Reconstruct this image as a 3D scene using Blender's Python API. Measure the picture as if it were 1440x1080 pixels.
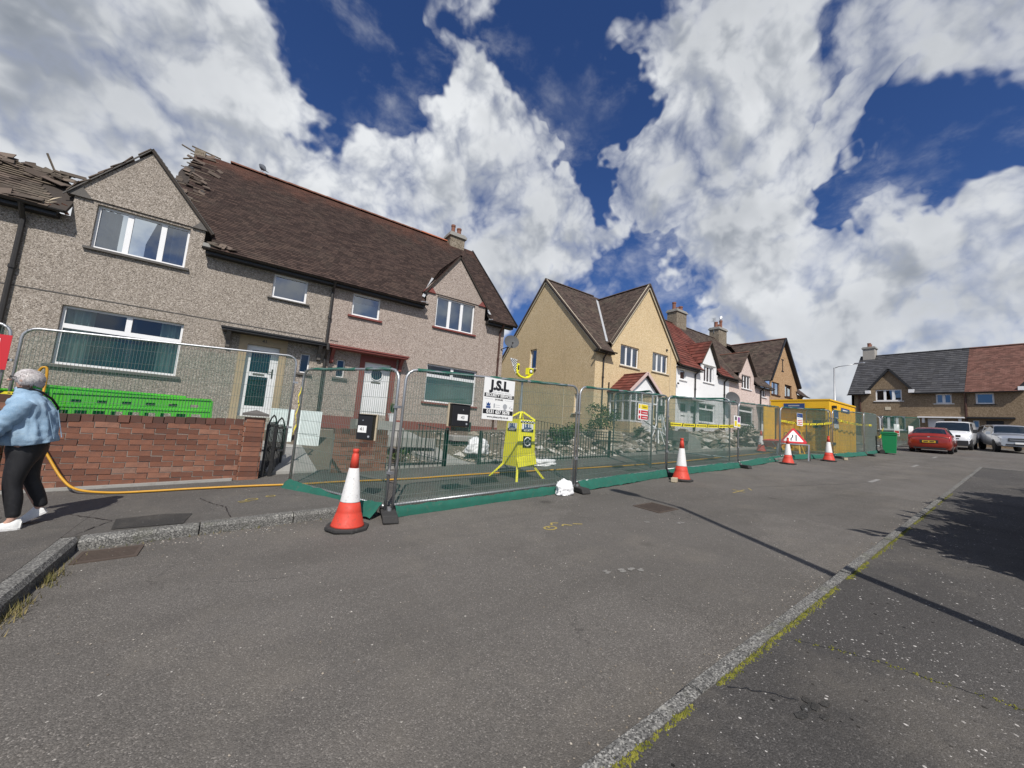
import bpy, bmesh, math, random
from mathutils import Vector, Matrix
random.seed(7)
SC = bpy.context.scene
COL = SC.collection
for o in list(bpy.data.objects):
    bpy.data.objects.remove(o)

# ------------------------------------------------------------------ camera, sky, sun, exposure
cam = bpy.data.cameras.new('camera')
cam.sensor_width = 36
cam.lens = 541.0 / 1440 * 36
cam.clip_start = 0.05
cam.clip_end = 3000
camo = bpy.data.objects.new('camera', cam)
COL.objects.link(camo)
RC = ((0.818557, -0.125026, -0.560654), (-0.56963, -0.05082, -0.820329), (0.07407, 0.990851, -0.112818))
camo.matrix_world = Matrix(((*RC[0], 0), (*RC[1], 0), (*RC[2], 1.53), (0, 0, 0, 1)))
SC.camera = camo

SUN_EL, SUN_AZ = math.radians(48), (-0.43, -0.90)     # the sun stands behind the viewer, to the left
sd = Vector((SUN_AZ[0], SUN_AZ[1], 0)).normalized() * math.cos(SUN_EL) + Vector((0, 0, math.sin(SUN_EL)))
sun = bpy.data.lights.new('sun', 'SUN')
sun.energy = 4.6
sun.angle = math.radians(0.5)
sun.color = (1.0, 0.955, 0.89)
suno = bpy.data.objects.new('sun', sun)
COL.objects.link(suno)
suno.rotation_euler = sd.to_track_quat('Z', 'Y').to_euler()

SC.view_settings.view_transform = 'Standard'
SC.view_settings.look = 'None'
SC.view_settings.exposure = 0.0
SC.view_settings.gamma = 1.0
SC.view_settings.use_curve_mapping = False


class NT:
    """short way to write node trees"""
    def __init__(s, tree):
        s.t = tree
        s.n, s.l = tree.nodes, tree.links

    def new(s, kind, **kw):
        nd = s.n.new(kind)
        for k, v in kw.items():
            setattr(nd, k, v)
        return nd

    def put(s, sock, v):
        if isinstance(v, bpy.types.NodeSocket):
            s.l.new(v, sock)
        elif v is not None:
            if sock.type == 'RGBA' and not hasattr(v, '__len__'):
                v = (v, v, v, 1)
            elif sock.type == 'RGBA' and len(v) == 3:
                v = (*v, 1)
            sock.default_value = v

    def math(s, op, a, b=None, c=None, clamp=False):
        nd = s.new('ShaderNodeMath', operation=op, use_clamp=clamp)
        s.put(nd.inputs[0], a)
        if b is not None: s.put(nd.inputs[1], b)
        if c is not None: s.put(nd.inputs[2], c)
        return nd.outputs[0]

    def vmath(s, op, a, b=None, out=0):
        nd = s.new('ShaderNodeVectorMath', operation=op)
        s.put(nd.inputs[0], a)
        if b is not None: s.put(nd.inputs[1], b)
        return nd.outputs[out]

    def noise(s, vec, scale, detail=4, rough=.55, out=0, dist=0.0):
        nd = s.new('ShaderNodeTexNoise')
        s.put(nd.inputs['Vector'], vec)
        nd.inputs['Scale'].default_value = scale
        nd.inputs['Detail'].default_value = detail
        nd.inputs['Roughness'].default_value = rough
        nd.inputs['Distortion'].default_value = dist
        return nd.outputs[out]

    def voro(s, vec, scale, feature='F1', rand=1.0):
        nd = s.new('ShaderNodeTexVoronoi', feature=feature)
        s.put(nd.inputs['Vector'], vec)
        nd.inputs['Scale'].default_value = scale
        nd.inputs['Randomness'].default_value = rand
        return nd

    def ramp(s, fac, stops, interp='LINEAR'):
        nd = s.new('ShaderNodeValToRGB')
        cr = nd.color_ramp
        cr.interpolation = interp
        while len(cr.elements) < len(stops):
            cr.elements.new(0.5)
        for e, (p, c) in zip(cr.elements, stops):
            e.position = p
            e.color = (c, c, c, 1) if not hasattr(c, '__len__') else (*c[:3], 1)
        s.put(nd.inputs[0], fac)
        return nd.outputs[0]

    def mix(s, fac, a, b, kind='MIX'):
        nd = s.new('ShaderNodeMix', data_type='RGBA', blend_type=kind)
        s.put(nd.inputs[0], fac)
        s.put(nd.inputs[6], a)
        s.put(nd.inputs[7], b)
        return nd.outputs[2]

    def mapr(s, v, a, b, c=0.0, d=1.0, smooth=False):
        nd = s.new('ShaderNodeMapRange')
        if smooth: nd.interpolation_type = 'SMOOTHSTEP'
        s.put(nd.inputs[0], v)
        for i, x in enumerate((a, b, c, d)):
            nd.inputs[i + 1].default_value = x
        return nd.outputs[0]


# the world: clear Nishita sky with broken cumulus mixed in by view direction
world = bpy.data.worlds.new('World')
SC.world = world
world.use_nodes = True
w = NT(world.node_tree)
w.n.clear()
sky = w.new('ShaderNodeTexSky', sky_type='NISHITA', sun_disc=False)
sky.sun_elevation = SUN_EL
sky.sun_rotation = math.atan2(SUN_AZ[0], SUN_AZ[1])
sky.altitude = 50
sky.air_density = 1.0
sky.dust_density = 0.35
sky.ozone_density = 3.0
tc = w.new('ShaderNodeTexCoord')
dirv = tc.outputs['Generated']
sep = w.new('ShaderNodeSeparateXYZ')
w.put(sep.inputs[0], dirv)
P = dirv
# warp for ragged edges
wv = w.vmath('SUBTRACT', w.noise(P, 5.0, 3, .5, out=1), (0.5, 0.5, 0.5))
Pw = w.vmath('ADD', P, w.vmath('MULTIPLY', wv, (0.07, 0.07, 0.07)))
wob = w.vmath('MULTIPLY', w.vmath('SUBTRACT', w.noise(P, 4.5, 4, .62, out=1), (0.5, 0.5, 0.5)), (0.42, 0.42, 0.42))
dirw = w.vmath('NORMALIZE', w.vmath('ADD', dirv, wob))


def puffs(vec, scale, octs):
    """billows: folded noise, rounded heads with sharp creases between"""
    tot = None
    for k in range(octs):
        b_ = w.math('ABSOLUTE', w.math('MULTIPLY_ADD', w.noise(vec, scale * 2.1 ** k, 0, .5), 2.0, -1.0))
        b_ = w.math('MULTIPLY', b_, .56 ** k)
        tot = b_ if tot is None else w.math('ADD', tot, b_)
    return tot


n_big = w.noise(Pw, 3.0, 2, .5)
n_mid = w.noise(Pw, 7.0, 6, .60)
n_puff = puffs(Pw, 8.0, 4)
LOBES = [  # direction, radius (as 1-cos), weight
    ((-0.303, 0.812, 0.498), .030, .40), ((-0.219, 0.842, 0.493), .020, .36), ((-0.239, 0.895, 0.376), .03, .40), ((-0.242, 0.787, 0.567), .010, .28),
    ((-0.074, 0.884, 0.461), .014, .36), ((0.05, 0.92, 0.39), .020, .36), ((-0.022, 0.767, 0.641), .0032, .30), ((-0.004, 0.797, 0.604), .0016, .20),
    ((0.184, 0.792, 0.583), .0035, .30), ((0.290, 0.713, 0.639), .0065, .42), ((0.40, 0.655, 0.643), .0055, .40), ((0.413, 0.723, 0.553), .012, .44), ((0.204, 0.863, 0.462), .014, .40),
    ((0.404, 0.818, 0.410), .016, .40), ((0.555, 0.657, 0.510), .007, .34), ((0.60, 0.65, 0.46), .005, .26), ((0.280, 0.573, 0.770), .0035, .20), ((0.356, 0.520, 0.777), .002, .16),
    ((0.584, 0.322, 0.745), .007, .20), ((0.505, 0.443, 0.740), .003, .16), ((0.630, 0.401, 0.665), .007, .38), ((0.702, 0.383, 0.600), .009, .42), ((0.663, 0.469, 0.583), .005, .32),
    ((0.736, 0.462, 0.496), .009, .42), ((0.813, 0.379, 0.442), .008, .40), ((0.836, 0.295, 0.462), .004, .32), ((0.765, 0.297, 0.572), .004, .28),
    ((0.777, 0.153, 0.611), .005, .18), ((0.790, 0.030, 0.612), .012, .18), ((0.839, 0.043, 0.542), .007, .18), ((0.733, 0.134, 0.667), .006, .15),
    ((0.885, 0.211, 0.416), .0026, .24), ((0.919, 0.134, 0.372), .005, .32), ((0.930, 0.065, 0.362), .003, .22), ((0.883, 0.313, 0.349), .005, .30),
    ((0.926, 0.173, 0.334), .006, .34), ((0.950, 0.100, 0.294), .009, .36), ((0.965, 0.037, 0.258), .012, .36), ((0.856, 0.427, 0.291), .003, .22), ((0.924, 0.279, 0.261), .010, .34),
    ((0.944, 0.286, 0.163), .03, .30), ((0.25, -0.6, 0.75), .05, .3),
    ((-0.7, -0.4, 0.55), .06, .34), ((0.6, -0.7, 0.38), .06, .34), ((-0.8, 0.4, 0.45), .05, .34), ((-0.2, -0.85, 0.45), .05, .34),
    ((0.81, 0.19, 0.55), .0010, .42), ((0.862, 0.152, 0.468), .0013, .50), ((0.90, 0.075, 0.43), .0008, .40),
    # clear blue between
    ((0.45, 0.60, 0.66), .0012, -.2), ((0.59, 0.56, 0.58), .0025, -.22), ((0.60, 0.44, 0.67), .0012, -.16),
    ((0.061, 0.730, 0.681), .012, -.34), ((0.164, 0.716, 0.678), .007, -.34), ((0.10, 0.81, 0.58), .0035, -.26), ((0.461, 0.483, 0.744), .007, -.34), ((0.563, 0.541, 0.625), .004, -.30),
    ((0.328, 0.614, 0.718), .004, -.22), ((-0.335, 0.873, 0.35), .0016, -.42), ((0.738, 0.207, 0.642), .0022, -.18), ((0.822, 0.183, 0.539), .003, -.20), ((0.865, 0.131, 0.484), .004, -.20), ((0.890, 0.080, 0.449), .004, -.20),
    ((0.907, 0.033, 0.421), .004, -.20), ((0.856, 0.223, 0.466), .0022, -.30), ((0.857, 0.383, 0.345), .0025, -.20), ((0.783, 0.488, 0.387), .0035, -.34), ((0.700, 0.564, 0.438), .0035, -.34), ((0.039, 0.820, 0.571), .003, -.2)]
acc = None
for d, r, wt in LOBES:
    v = Vector(d).normalized()
    dt = w.vmath('DOT_PRODUCT', dirw, tuple(v), out=1)
    q = w.math('MAXIMUM', w.math('MULTIPLY_ADD', w.math('SUBTRACT', 1.0, dt), -1 / (1.9 * r), 1.0), 0.0)
    g_ = w.math('MULTIPLY', w.math('MULTIPLY', q, w.math('SUBTRACT', 2.0, q)), wt)
    acc = g_ if acc is None else w.math('ADD', acc, g_)
acc = w.math('MAXIMUM', w.math('MINIMUM', acc, 0.42), -0.18)
dens = w.math('ADD', acc, w.math('MULTIPLY', w.math('SUBTRACT', n_big, 0.60), 0.55))
dens = w.math('ADD', dens, w.math('MULTIPLY', w.math('SUBTRACT', n_mid, 0.5), 0.82))
dens = w.math('ADD', dens, w.math('MULTIPLY', w.math('SUBTRACT', n_puff, 0.30), 0.36))
cover = w.mapr(dens, 0.0, 0.50, 0, 1, True)
veil = w.mapr(w.noise(w.vmath('MULTIPLY', Pw, (1.0, 1.0, 1.6)), 4.5, 6, .62), .50, .74, 0, .42, True)
cover = w.math('MAXIMUM', cover, w.math('MULTIPLY', veil, w.mapr(dens, -.42, .0, .15, 1.0)))
thick = w.mapr(dens, 0.12, 0.52, 0, 1, True)
# self shading: compare the billows with themselves a step towards the light
Ps = w.vmath('ADD', Pw, tuple(Vector((-0.020, -0.040, 0.035))))
rel = w.math('ADD', w.math('SUBTRACT', n_mid, w.noise(Ps, 7.0, 4, .58)), w.math('MULTIPLY', w.math('SUBTRACT', n_puff, puffs(Ps, 8.0, 3)), .40))
lit = w.mapr(rel, -0.24, 0.16, 0.0, 1.0, True)
lowg = w.noise(P, 4.5, 3, .5)
bases = None                       # grey undersides
for d, r in (((0.555, 0.657, 0.510), .016), ((0.70, 0.42, 0.57), .006), ((-0.27, 0.82, 0.51), .02), ((0.80, 0.08, 0.60), .03), ((0.95, 0.12, 0.27), .012), ((0.46, 0.74, 0.48), .014), ((0.83, 0.35, 0.43), .004), ((-0.1, 0.92, 0.36), .012), ((0.93, 0.3, 0.2), .012), ((0.59, 0.32, 0.74), .006)):
    q = w.math('MAXIMUM', w.math('MULTIPLY_ADD', w.math('SUBTRACT', 1.0, w.vmath('DOT_PRODUCT', dirw, tuple(Vector(d).normalized()), out=1)), -1 / (1.9 * r), 1.0), 0.0)
    bases = q if bases is None else w.math('MAXIMUM', bases, q)
shade = w.math('MULTIPLY', thick, w.math('ADD', w.mapr(lowg, 0.35, 0.68, 0.0, .28, True), w.math('MULTIPLY', w.math('MULTIPLY', bases, w.mapr(n_mid, .28, .72, .70, 1.0)), .62)))
shade = w.math('ADD', w.math('MULTIPLY', shade, w.math('SUBTRACT', 1.0, w.math('MULTIPLY', lit, 0.35))), w.math('MULTIPLY', w.math('MULTIPLY', thick, w.math('SUBTRACT', 1.0, lit)), .18))
cloudc = w.mix(shade, w.mix(lit, (6.0, 6.3, 6.8), (8.7, 8.9, 9.1)), (2.5, 2.8, 3.25))
skyc = w.mix(1.0, sky.outputs[0], (0.36, 0.52, 0.84), 'MULTIPLY')
allc = w.mix(w.math('MULTIPLY', w.math('MULTIPLY', cover, w.mapr(sep.outputs[2], -.03, .04)), 0.97), skyc, cloudc)
bg = w.new('ShaderNodeBackground')
w.put(bg.inputs[0], allc)
bg.inputs[1].default_value = 0.10
world.cycles.sampling_method = 'MANUAL'
world.cycles.sample_map_resolution = 256
wo = w.new('ShaderNodeOutputWorld')
w.l.new(bg.outputs[0], wo.inputs[0])

# ------------------------------------------------------------------ helpers
SX, SY = .055, .02


def g(x, y):
    """height of the sloping street"""
    return SX * max(-40, min(75, x)) + SY * max(-30, min(30, y))


def I4():
    return Matrix.Identity(4)


class MB:
    """collects faces; build() links them as one mesh object"""
    def __init__(s, M=None):
        s.v, s.f, s.var, s.mi = [], [], [], []
        s.M = M
        s.cur = 0.5
        s.m = 0

    def addv(s, p):
        p = Vector(p)
        if s.M is not None: p = s.M @ p
        s.v.append(p)
        return len(s.v) - 1

    def face(s, pts, var=None):
        s.f.append([s.addv(p) for p in pts])
        s.var.append(s.cur if var is None else var)
        s.mi.append(s.m)

    def facei(s, idx):
        s.f.append(list(idx)); s.var.append(s.cur); s.mi.append(s.m)

    def box(s, x0, y0, z0, x1, y1, z1):
        b = [s.addv((x, y, z)) for z in (z0, z1) for y in (y0, y1) for x in (x0, x1)]
        for q in ((0, 2, 3, 1), (4, 5, 7, 6), (0, 1, 5, 4), (2, 6, 7, 3), (0, 4, 6, 2), (1, 3, 7, 5)):
            s.facei([b[i] for i in q])

    def obox(s, c, ax, ay, az):
        """box from its centre and three half-axes"""
        c, ax, ay, az = Vector(c), Vector(ax), Vector(ay), Vector(az)
        b = [s.addv(c + ax * i + ay * j + az * k) for k in (-1, 1) for j in (-1, 1) for i in (-1, 1)]
        for q in ((0, 2, 3, 1), (4, 5, 7, 6), (0, 1, 5, 4), (2, 6, 7, 3), (0, 4, 6, 2), (1, 3, 7, 5)):
            s.facei([b[i] for i in q])

    def bar(s, a, b, wd, ht, up=(0, 0, 1)):
        """rectangular bar from a to b"""
        a, b = Vector(a), Vector(b)
        d = (b - a)
        u = Vector(up)
        sd_ = d.cross(u)
        if sd_.length < 1e-6: sd_ = d.cross(Vector((1, 0, 0)))
        sd_.normalize()
        uu = sd_.cross(d).normalized()
        s.obox((a + b) / 2, d / 2, sd_ * wd / 2, uu * ht / 2)

    def prism(s, poly, d, cap=True):
        """closed polygon (3D points) swept by vector d"""
        d = Vector(d)
        n = len(poly)
        a = [s.addv(Vector(p)) for p in poly]
        b = [s.addv(Vector(p) + d) for p in poly]
        if cap:
            s.facei(a); s.facei(b[::-1])
        for i in range(n):
            j = (i + 1) % n
            s.facei((a[i], b[i], b[j], a[j]))

    def tube(s, path, r, n=8, closed=False, cap=True):
        P = [Vector(p) for p in path]
        m = len(P)
        rr = r if hasattr(r, '__len__') else [r] * m
        rings = []
        prev = None
        for i in range(m):
            if closed: t = P[(i + 1) % m] - P[i - 1]
            elif i == 0: t = P[1] - P[0]
            elif i == m - 1: t = P[-1] - P[-2]
            else: t = (P[i + 1] - P[i]).normalized() + (P[i] - P[i - 1]).normalized()
            if t.length < 1e-9: t = Vector((0, 0, 1))
            t.normalize()
            if prev is None:
                prev = Vector((0, 0, 1)) if abs(t.z) < .9 else Vector((1, 0, 0))
            u = (prev - t * prev.dot(t))
            if u.length < 1e-6: u = t.orthogonal()
            u.normalize()
            prev = u
            v = t.cross(u)
            rings.append([s.addv(P[i] + (u * math.cos(2 * math.pi * k / n) + v * math.sin(2 * math.pi * k / n)) * rr[i]) for k in range(n)])
        cnt = m if closed else m - 1
        for i in range(cnt):
            a, b = rings[i], rings[(i + 1) % m]
            for k in range(n):
                s.facei((a[k], a[(k + 1) % n], b[(k + 1) % n], b[k]))
        if cap and not closed:
            s.facei(rings[0][::-1]); s.facei(rings[-1])

    def lathe(s, prof, n=20, o=(0, 0, 0), ax=None, cap=True, sq=None):
        """profile (r, h) turned about z (or about ax) at o; sq(h) may square the ring off"""
        o = Vector(o)
        R = Matrix.Identity(3) if ax is None else Vector((0, 0, 1)).rotation_difference(Vector(ax)).to_matrix()
        rings = []
        for (r, h) in prof:
            rings.append([s.addv(o + R @ Vector((r * math.cos(2 * math.pi * k / n), r * math.sin(2 * math.pi * k / n), h))) for k in range(n)])
        for a, b in zip(rings[:-1], rings[1:]):
            for k in range(n):
                s.facei((a[k], a[(k + 1) % n], b[(k + 1) % n], b[k]))
        if cap:
            s.facei(rings[0][::-1]); s.facei(rings[-1])

    def grid(s, nu, nv, fn):
        ids = [[s.addv(fn(i / nu, j / nv)) for i in range(nu + 1)] for j in range(nv + 1)]
        for j in range(nv):
            for i in range(nu):
                s.facei((ids[j][i], ids[j][i + 1], ids[j + 1][i + 1], ids[j + 1][i]))

    def rock(s, c, r, flat=.7):
        """a rough stone: a squashed, jittered octahedron-like lump"""
        c = Vector(c)
        R = Matrix.Rotation(random.uniform(0, 6.28), 3, 'Z') @ Matrix.Rotation(random.uniform(-.4, .4), 3, 'X')
        top = s.addv(c + R @ Vector((random.uniform(-.2, .2) * r, random.uniform(-.2, .2) * r, r * flat * random.uniform(.7, 1))))
        bot = s.addv(c + R @ Vector((0, 0, -r * flat * .8)))
        n = 5
        ra = [s.addv(c + R @ Vector((math.cos(6.283 * k / n) * r * random.uniform(.7, 1.15), math.sin(6.283 * k / n) * r * random.uniform(.7, 1.1), r * flat * random.uniform(-.25, .45)))) for k in range(n)]
        vv = random.random()
        s.cur = vv
        for k in range(n):
            s.facei((top, ra[k], ra[(k + 1) % n]))
            s.facei((bot, ra[(k + 1) % n], ra[k]))

    def mesh(s, name, mats, smooth=False):
        me = bpy.data.meshes.new(name)
        me.from_pydata([tuple(p) for p in s.v], [], s.f)
        for m_ in (mats if isinstance(mats, (list, tuple)) else [mats]):
            me.materials.append(m_)
        at = me.attributes.new('var', 'FLOAT', 'FACE')
        at.data.foreach_set('value', s.var)
        if any(s.mi): me.polygons.foreach_set('material_index', s.mi)
        if smooth: me.polygons.foreach_set('use_smooth', [True] * len(me.polygons))
        me.update()
        return me

    def build(s, name, mats, parent=None, smooth=False, kind=None, bevel=None):
        return link(name, s.mesh(name, mats, smooth), parent, kind, bevel)


def link(name, me, parent=None, kind=None, bevel=None):
    o = bpy.data.objects.new(name, me)
    COL.objects.link(o)
    if parent is not None:
        o.parent = parent
        p = parent
        Mi = p.matrix_basis.copy()
        while p.parent is not None:
            Mi = p.parent.matrix_basis @ p.matrix_parent_inverse @ Mi
            p = p.parent
        o.matrix_parent_inverse = Mi.inverted()
    if kind: o['kind'] = kind
    if bevel:
        md = o.modifiers.new('bevel', 'BEVEL')
        md.width = bevel; md.segments = 2; md.limit_method = 'ANGLE'
    return o


def tag(o, label, cat, group=None, kind=None):
    o['label'] = label
    if cat: o['category'] = cat
    if group: o['group'] = group
    if kind: o['kind'] = kind
    return o


def thing(name, label, cat, loc=(0, 0, 0), rz=0.0, group=None):
    o = bpy.data.objects.new(name, None)
    o.empty_display_size = .2
    COL.objects.link(o)
    o.location = loc
    o.rotation_euler = (0, 0, rz)
    return tag(o, label, cat, group)


def kids(o):
    return [c for c in bpy.data.objects if c.parent == o]


def dup(root, loc, rz=0.0, label=None, group=None, scale=None):
    def cp(o, par):
        c = o.copy()
        COL.objects.link(c)
        if par is not None: c.parent = par
        for ch in kids_of.get(o, []): cp(ch, c)
        return c
    kids_of = {}
    for c in bpy.data.objects:
        if c.parent is not None: kids_of.setdefault(c.parent, []).append(c)
    r = cp(root, None)
    r.location = loc
    r.rotation_euler = (0, 0, rz)
    if scale: r.scale = (scale,) * 3
    if label: r['label'] = label
    if group: r['group'] = group
    return r


def text(body, size, M, mat, parent, name='lettering', bold=0.0, ext=.001, align='CENTER', shear=0, sx=1.0, space=1.0):
    """flat letters standing in the local xy-plane of M"""
    cu = bpy.data.curves.new(name, 'FONT')
    cu.body = body
    cu.size = size
    cu.align_x = align
    cu.align_y = 'CENTER'
    cu.offset = bold
    cu.extrude = ext
    cu.shear = shear
    cu.space_character = space
    cu.resolution_u = 3
    t = bpy.data.objects.new(name, cu)
    me = bpy.data.meshes.new_from_object(t)
    bpy.data.objects.remove(t)
    bpy.data.curves.remove(cu)
    me.transform(M @ Matrix.Diagonal((sx, 1, 1, 1)))
    me.materials.clear()
    me.materials.append(mat)
    me.name = name
    return link(name, me, parent)


def frameM(o, right, up):
    """matrix whose x is right, y is up, z is out of the sheet"""
    r, u = Vector(right).normalized(), Vector(up).normalized()
    n = r.cross(u).normalized()
    u = n.cross(r)
    return Matrix(((r.x, u.x, n.x, o[0]), (r.y, u.y, n.y, o[1]), (r.z, u.z, n.z, o[2]), (0, 0, 0, 1)))


# ------------------------------------------------------------------ materials
MATS = {}


def mat(name, col=(.5, .5, .5), rough=.6, metal=0.0, spec=.5, fn=None, coat=0.0):
    m = bpy.data.materials.new(name)
    m.use_nodes = True
    t = NT(m.node_tree)
    b = t.n['Principled BSDF']
    b.inputs['Base Color'].default_value = (*col, 1)
    b.inputs['Roughness'].default_value = rough
    b.inputs['Metallic'].default_value = metal
    b.inputs['Specular IOR Level'].default_value = spec
    b.inputs['Coat Weight'].default_value = coat
    t.b = b
    t.pos = t.new('ShaderNodeTexCoord').outputs['Object']
    if fn: fn(t, b)
    MATS[name] = m
    return m


def bump(t, b, h, strength=.3, dist=.01):
    nd = t.new('ShaderNodeBump')
    nd.inputs['Strength'].default_value = strength
    nd.inputs['Distance'].default_value = dist
    t.put(nd.inputs['Height'], h)
    t.l.new(nd.outputs[0], b.inputs['Normal'])


def var_attr(t):
    return t.new('ShaderNodeAttribute', attribute_name='var').outputs['Fac']


def worn(name, col, rough=.6, amt=.25, scale=6, metal=0.0, spec=.5, dirt=(.12, .10, .08), dirt_amt=.25, bumpy=0.0, coat=0.0):
    """plain coloured thing with patchy tone and some dirt"""
    def fn(t, b):
        n = t.noise(t.pos, scale, 5, .6)
        n2 = t.noise(t.pos, scale * 3.7, 5, .65)
        c = t.mix(t.mapr(n, .3, .7, 0, amt), col, tuple(x * .62 for x in col))
        c = t.mix(t.mapr(n2, .55, .78, 0, dirt_amt), c, dirt)
        t.put(b.inputs['Base Color'], c)
        t.put(b.inputs['Roughness'], t.mapr(n2, .3, .7, max(.05, rough - .1), min(1, rough + .15)))
        if bumpy: bump(t, b, t.noise(t.pos, scale * 8, 4, .6), bumpy, .01)
    return mat(name, col, rough, metal, spec, fn, coat)


def harl(name, dark, mid, light, scale=40, stain=.3, tint=None):
    """pebbledash: stones of mixed colour thrown on a mortar ground"""
    def fn(t, b):
        v = t.voro(t.pos, scale)
        sep_ = t.new('ShaderNodeSeparateColor'); t.put(sep_.inputs[0], v.outputs['Color'])
        v2 = t.voro(t.pos, scale * 2.3)
        sep2 = t.new('ShaderNodeSeparateColor'); t.put(sep2.inputs[0], v2.outputs['Color'])
        k = t.math('ADD', t.math('MULTIPLY', sep_.outputs[0], .6), t.math('MULTIPLY', sep2.outputs[0], .4))
        c = t.ramp(k, [(0.12, dark), (0.42, mid), (0.62, mid), (0.9, light)])
        big = t.noise(t.pos, .5, 5, .6)
        # streaks run down the wall
        mp = t.new('ShaderNodeMapping'); mp.inputs['Scale'].default_value = (3.0, 3.0, .35)
        t.put(mp.inputs[0], t.pos)
        st = t.noise(mp.outputs[0], 1.2, 5, .65)
        c = t.mix(t.mapr(big, .35, .7, 0, stain), c, tuple(x * .72 for x in mid))
        c = t.mix(t.mapr(st, .54, .8, 0, min(1, stain * 1.5)), c, tuple(x * .5 for x in mid))
        pz = t.noise(t.pos, .9, 6, .7)
        c = t.mix(t.mapr(pz, .60, .68, 0, stain * .6), c, tuple(min(1, x * 1.12) for x in mid))
        t.put(b.inputs['Base Color'], c)
        bump(t, b, t.math('SUBTRACT', 1.0, v.outputs['Distance']), .55, .012)
    return mat(name, mid, .95, 0, .2, fn)


def tilemat(name, c0, c1, c2, moss=(.16, .15, .11), moss_amt=.35, red=None):
    def fn(t, b):
        a = var_attr(t)
        c = t.ramp(a, [(0.0, c0), (0.5, c1), (1.0, c2)])
        n = t.noise(t.pos, 1.1, 6, .65)
        c = t.mix(t.mapr(n, .48, .72, 0, moss_amt), c, moss)
        n2 = t.noise(t.pos, 9, 5, .7)
        c = t.mix(t.mapr(n2, .55, .8, 0, .45), c, tuple(x * .5 for x in c0))
        n3 = t.noise(t.pos, 3.1, 6, .75)
        c = t.mix(t.mapr(n3, .67, .74, 0, .30), c, (.22, .20, .165))
        if red:
            sp = t.new('ShaderNodeSeparateXYZ'); t.put(sp.inputs[0], t.pos)
            k = t.math('ADD', sp.outputs[2], t.math('MULTIPLY', t.math('SUBTRACT', t.noise(t.pos, .8, 5, .7), .5), 3.2))
            c = t.mix(t.mapr(k, red[0], red[1], 0, .8), c, red[2])
        t.put(b.inputs['Base Color'], c)
        bump(t, b, n2, .3, .01)
    return mat(name, c1, .85, 0, .3, fn)


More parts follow.
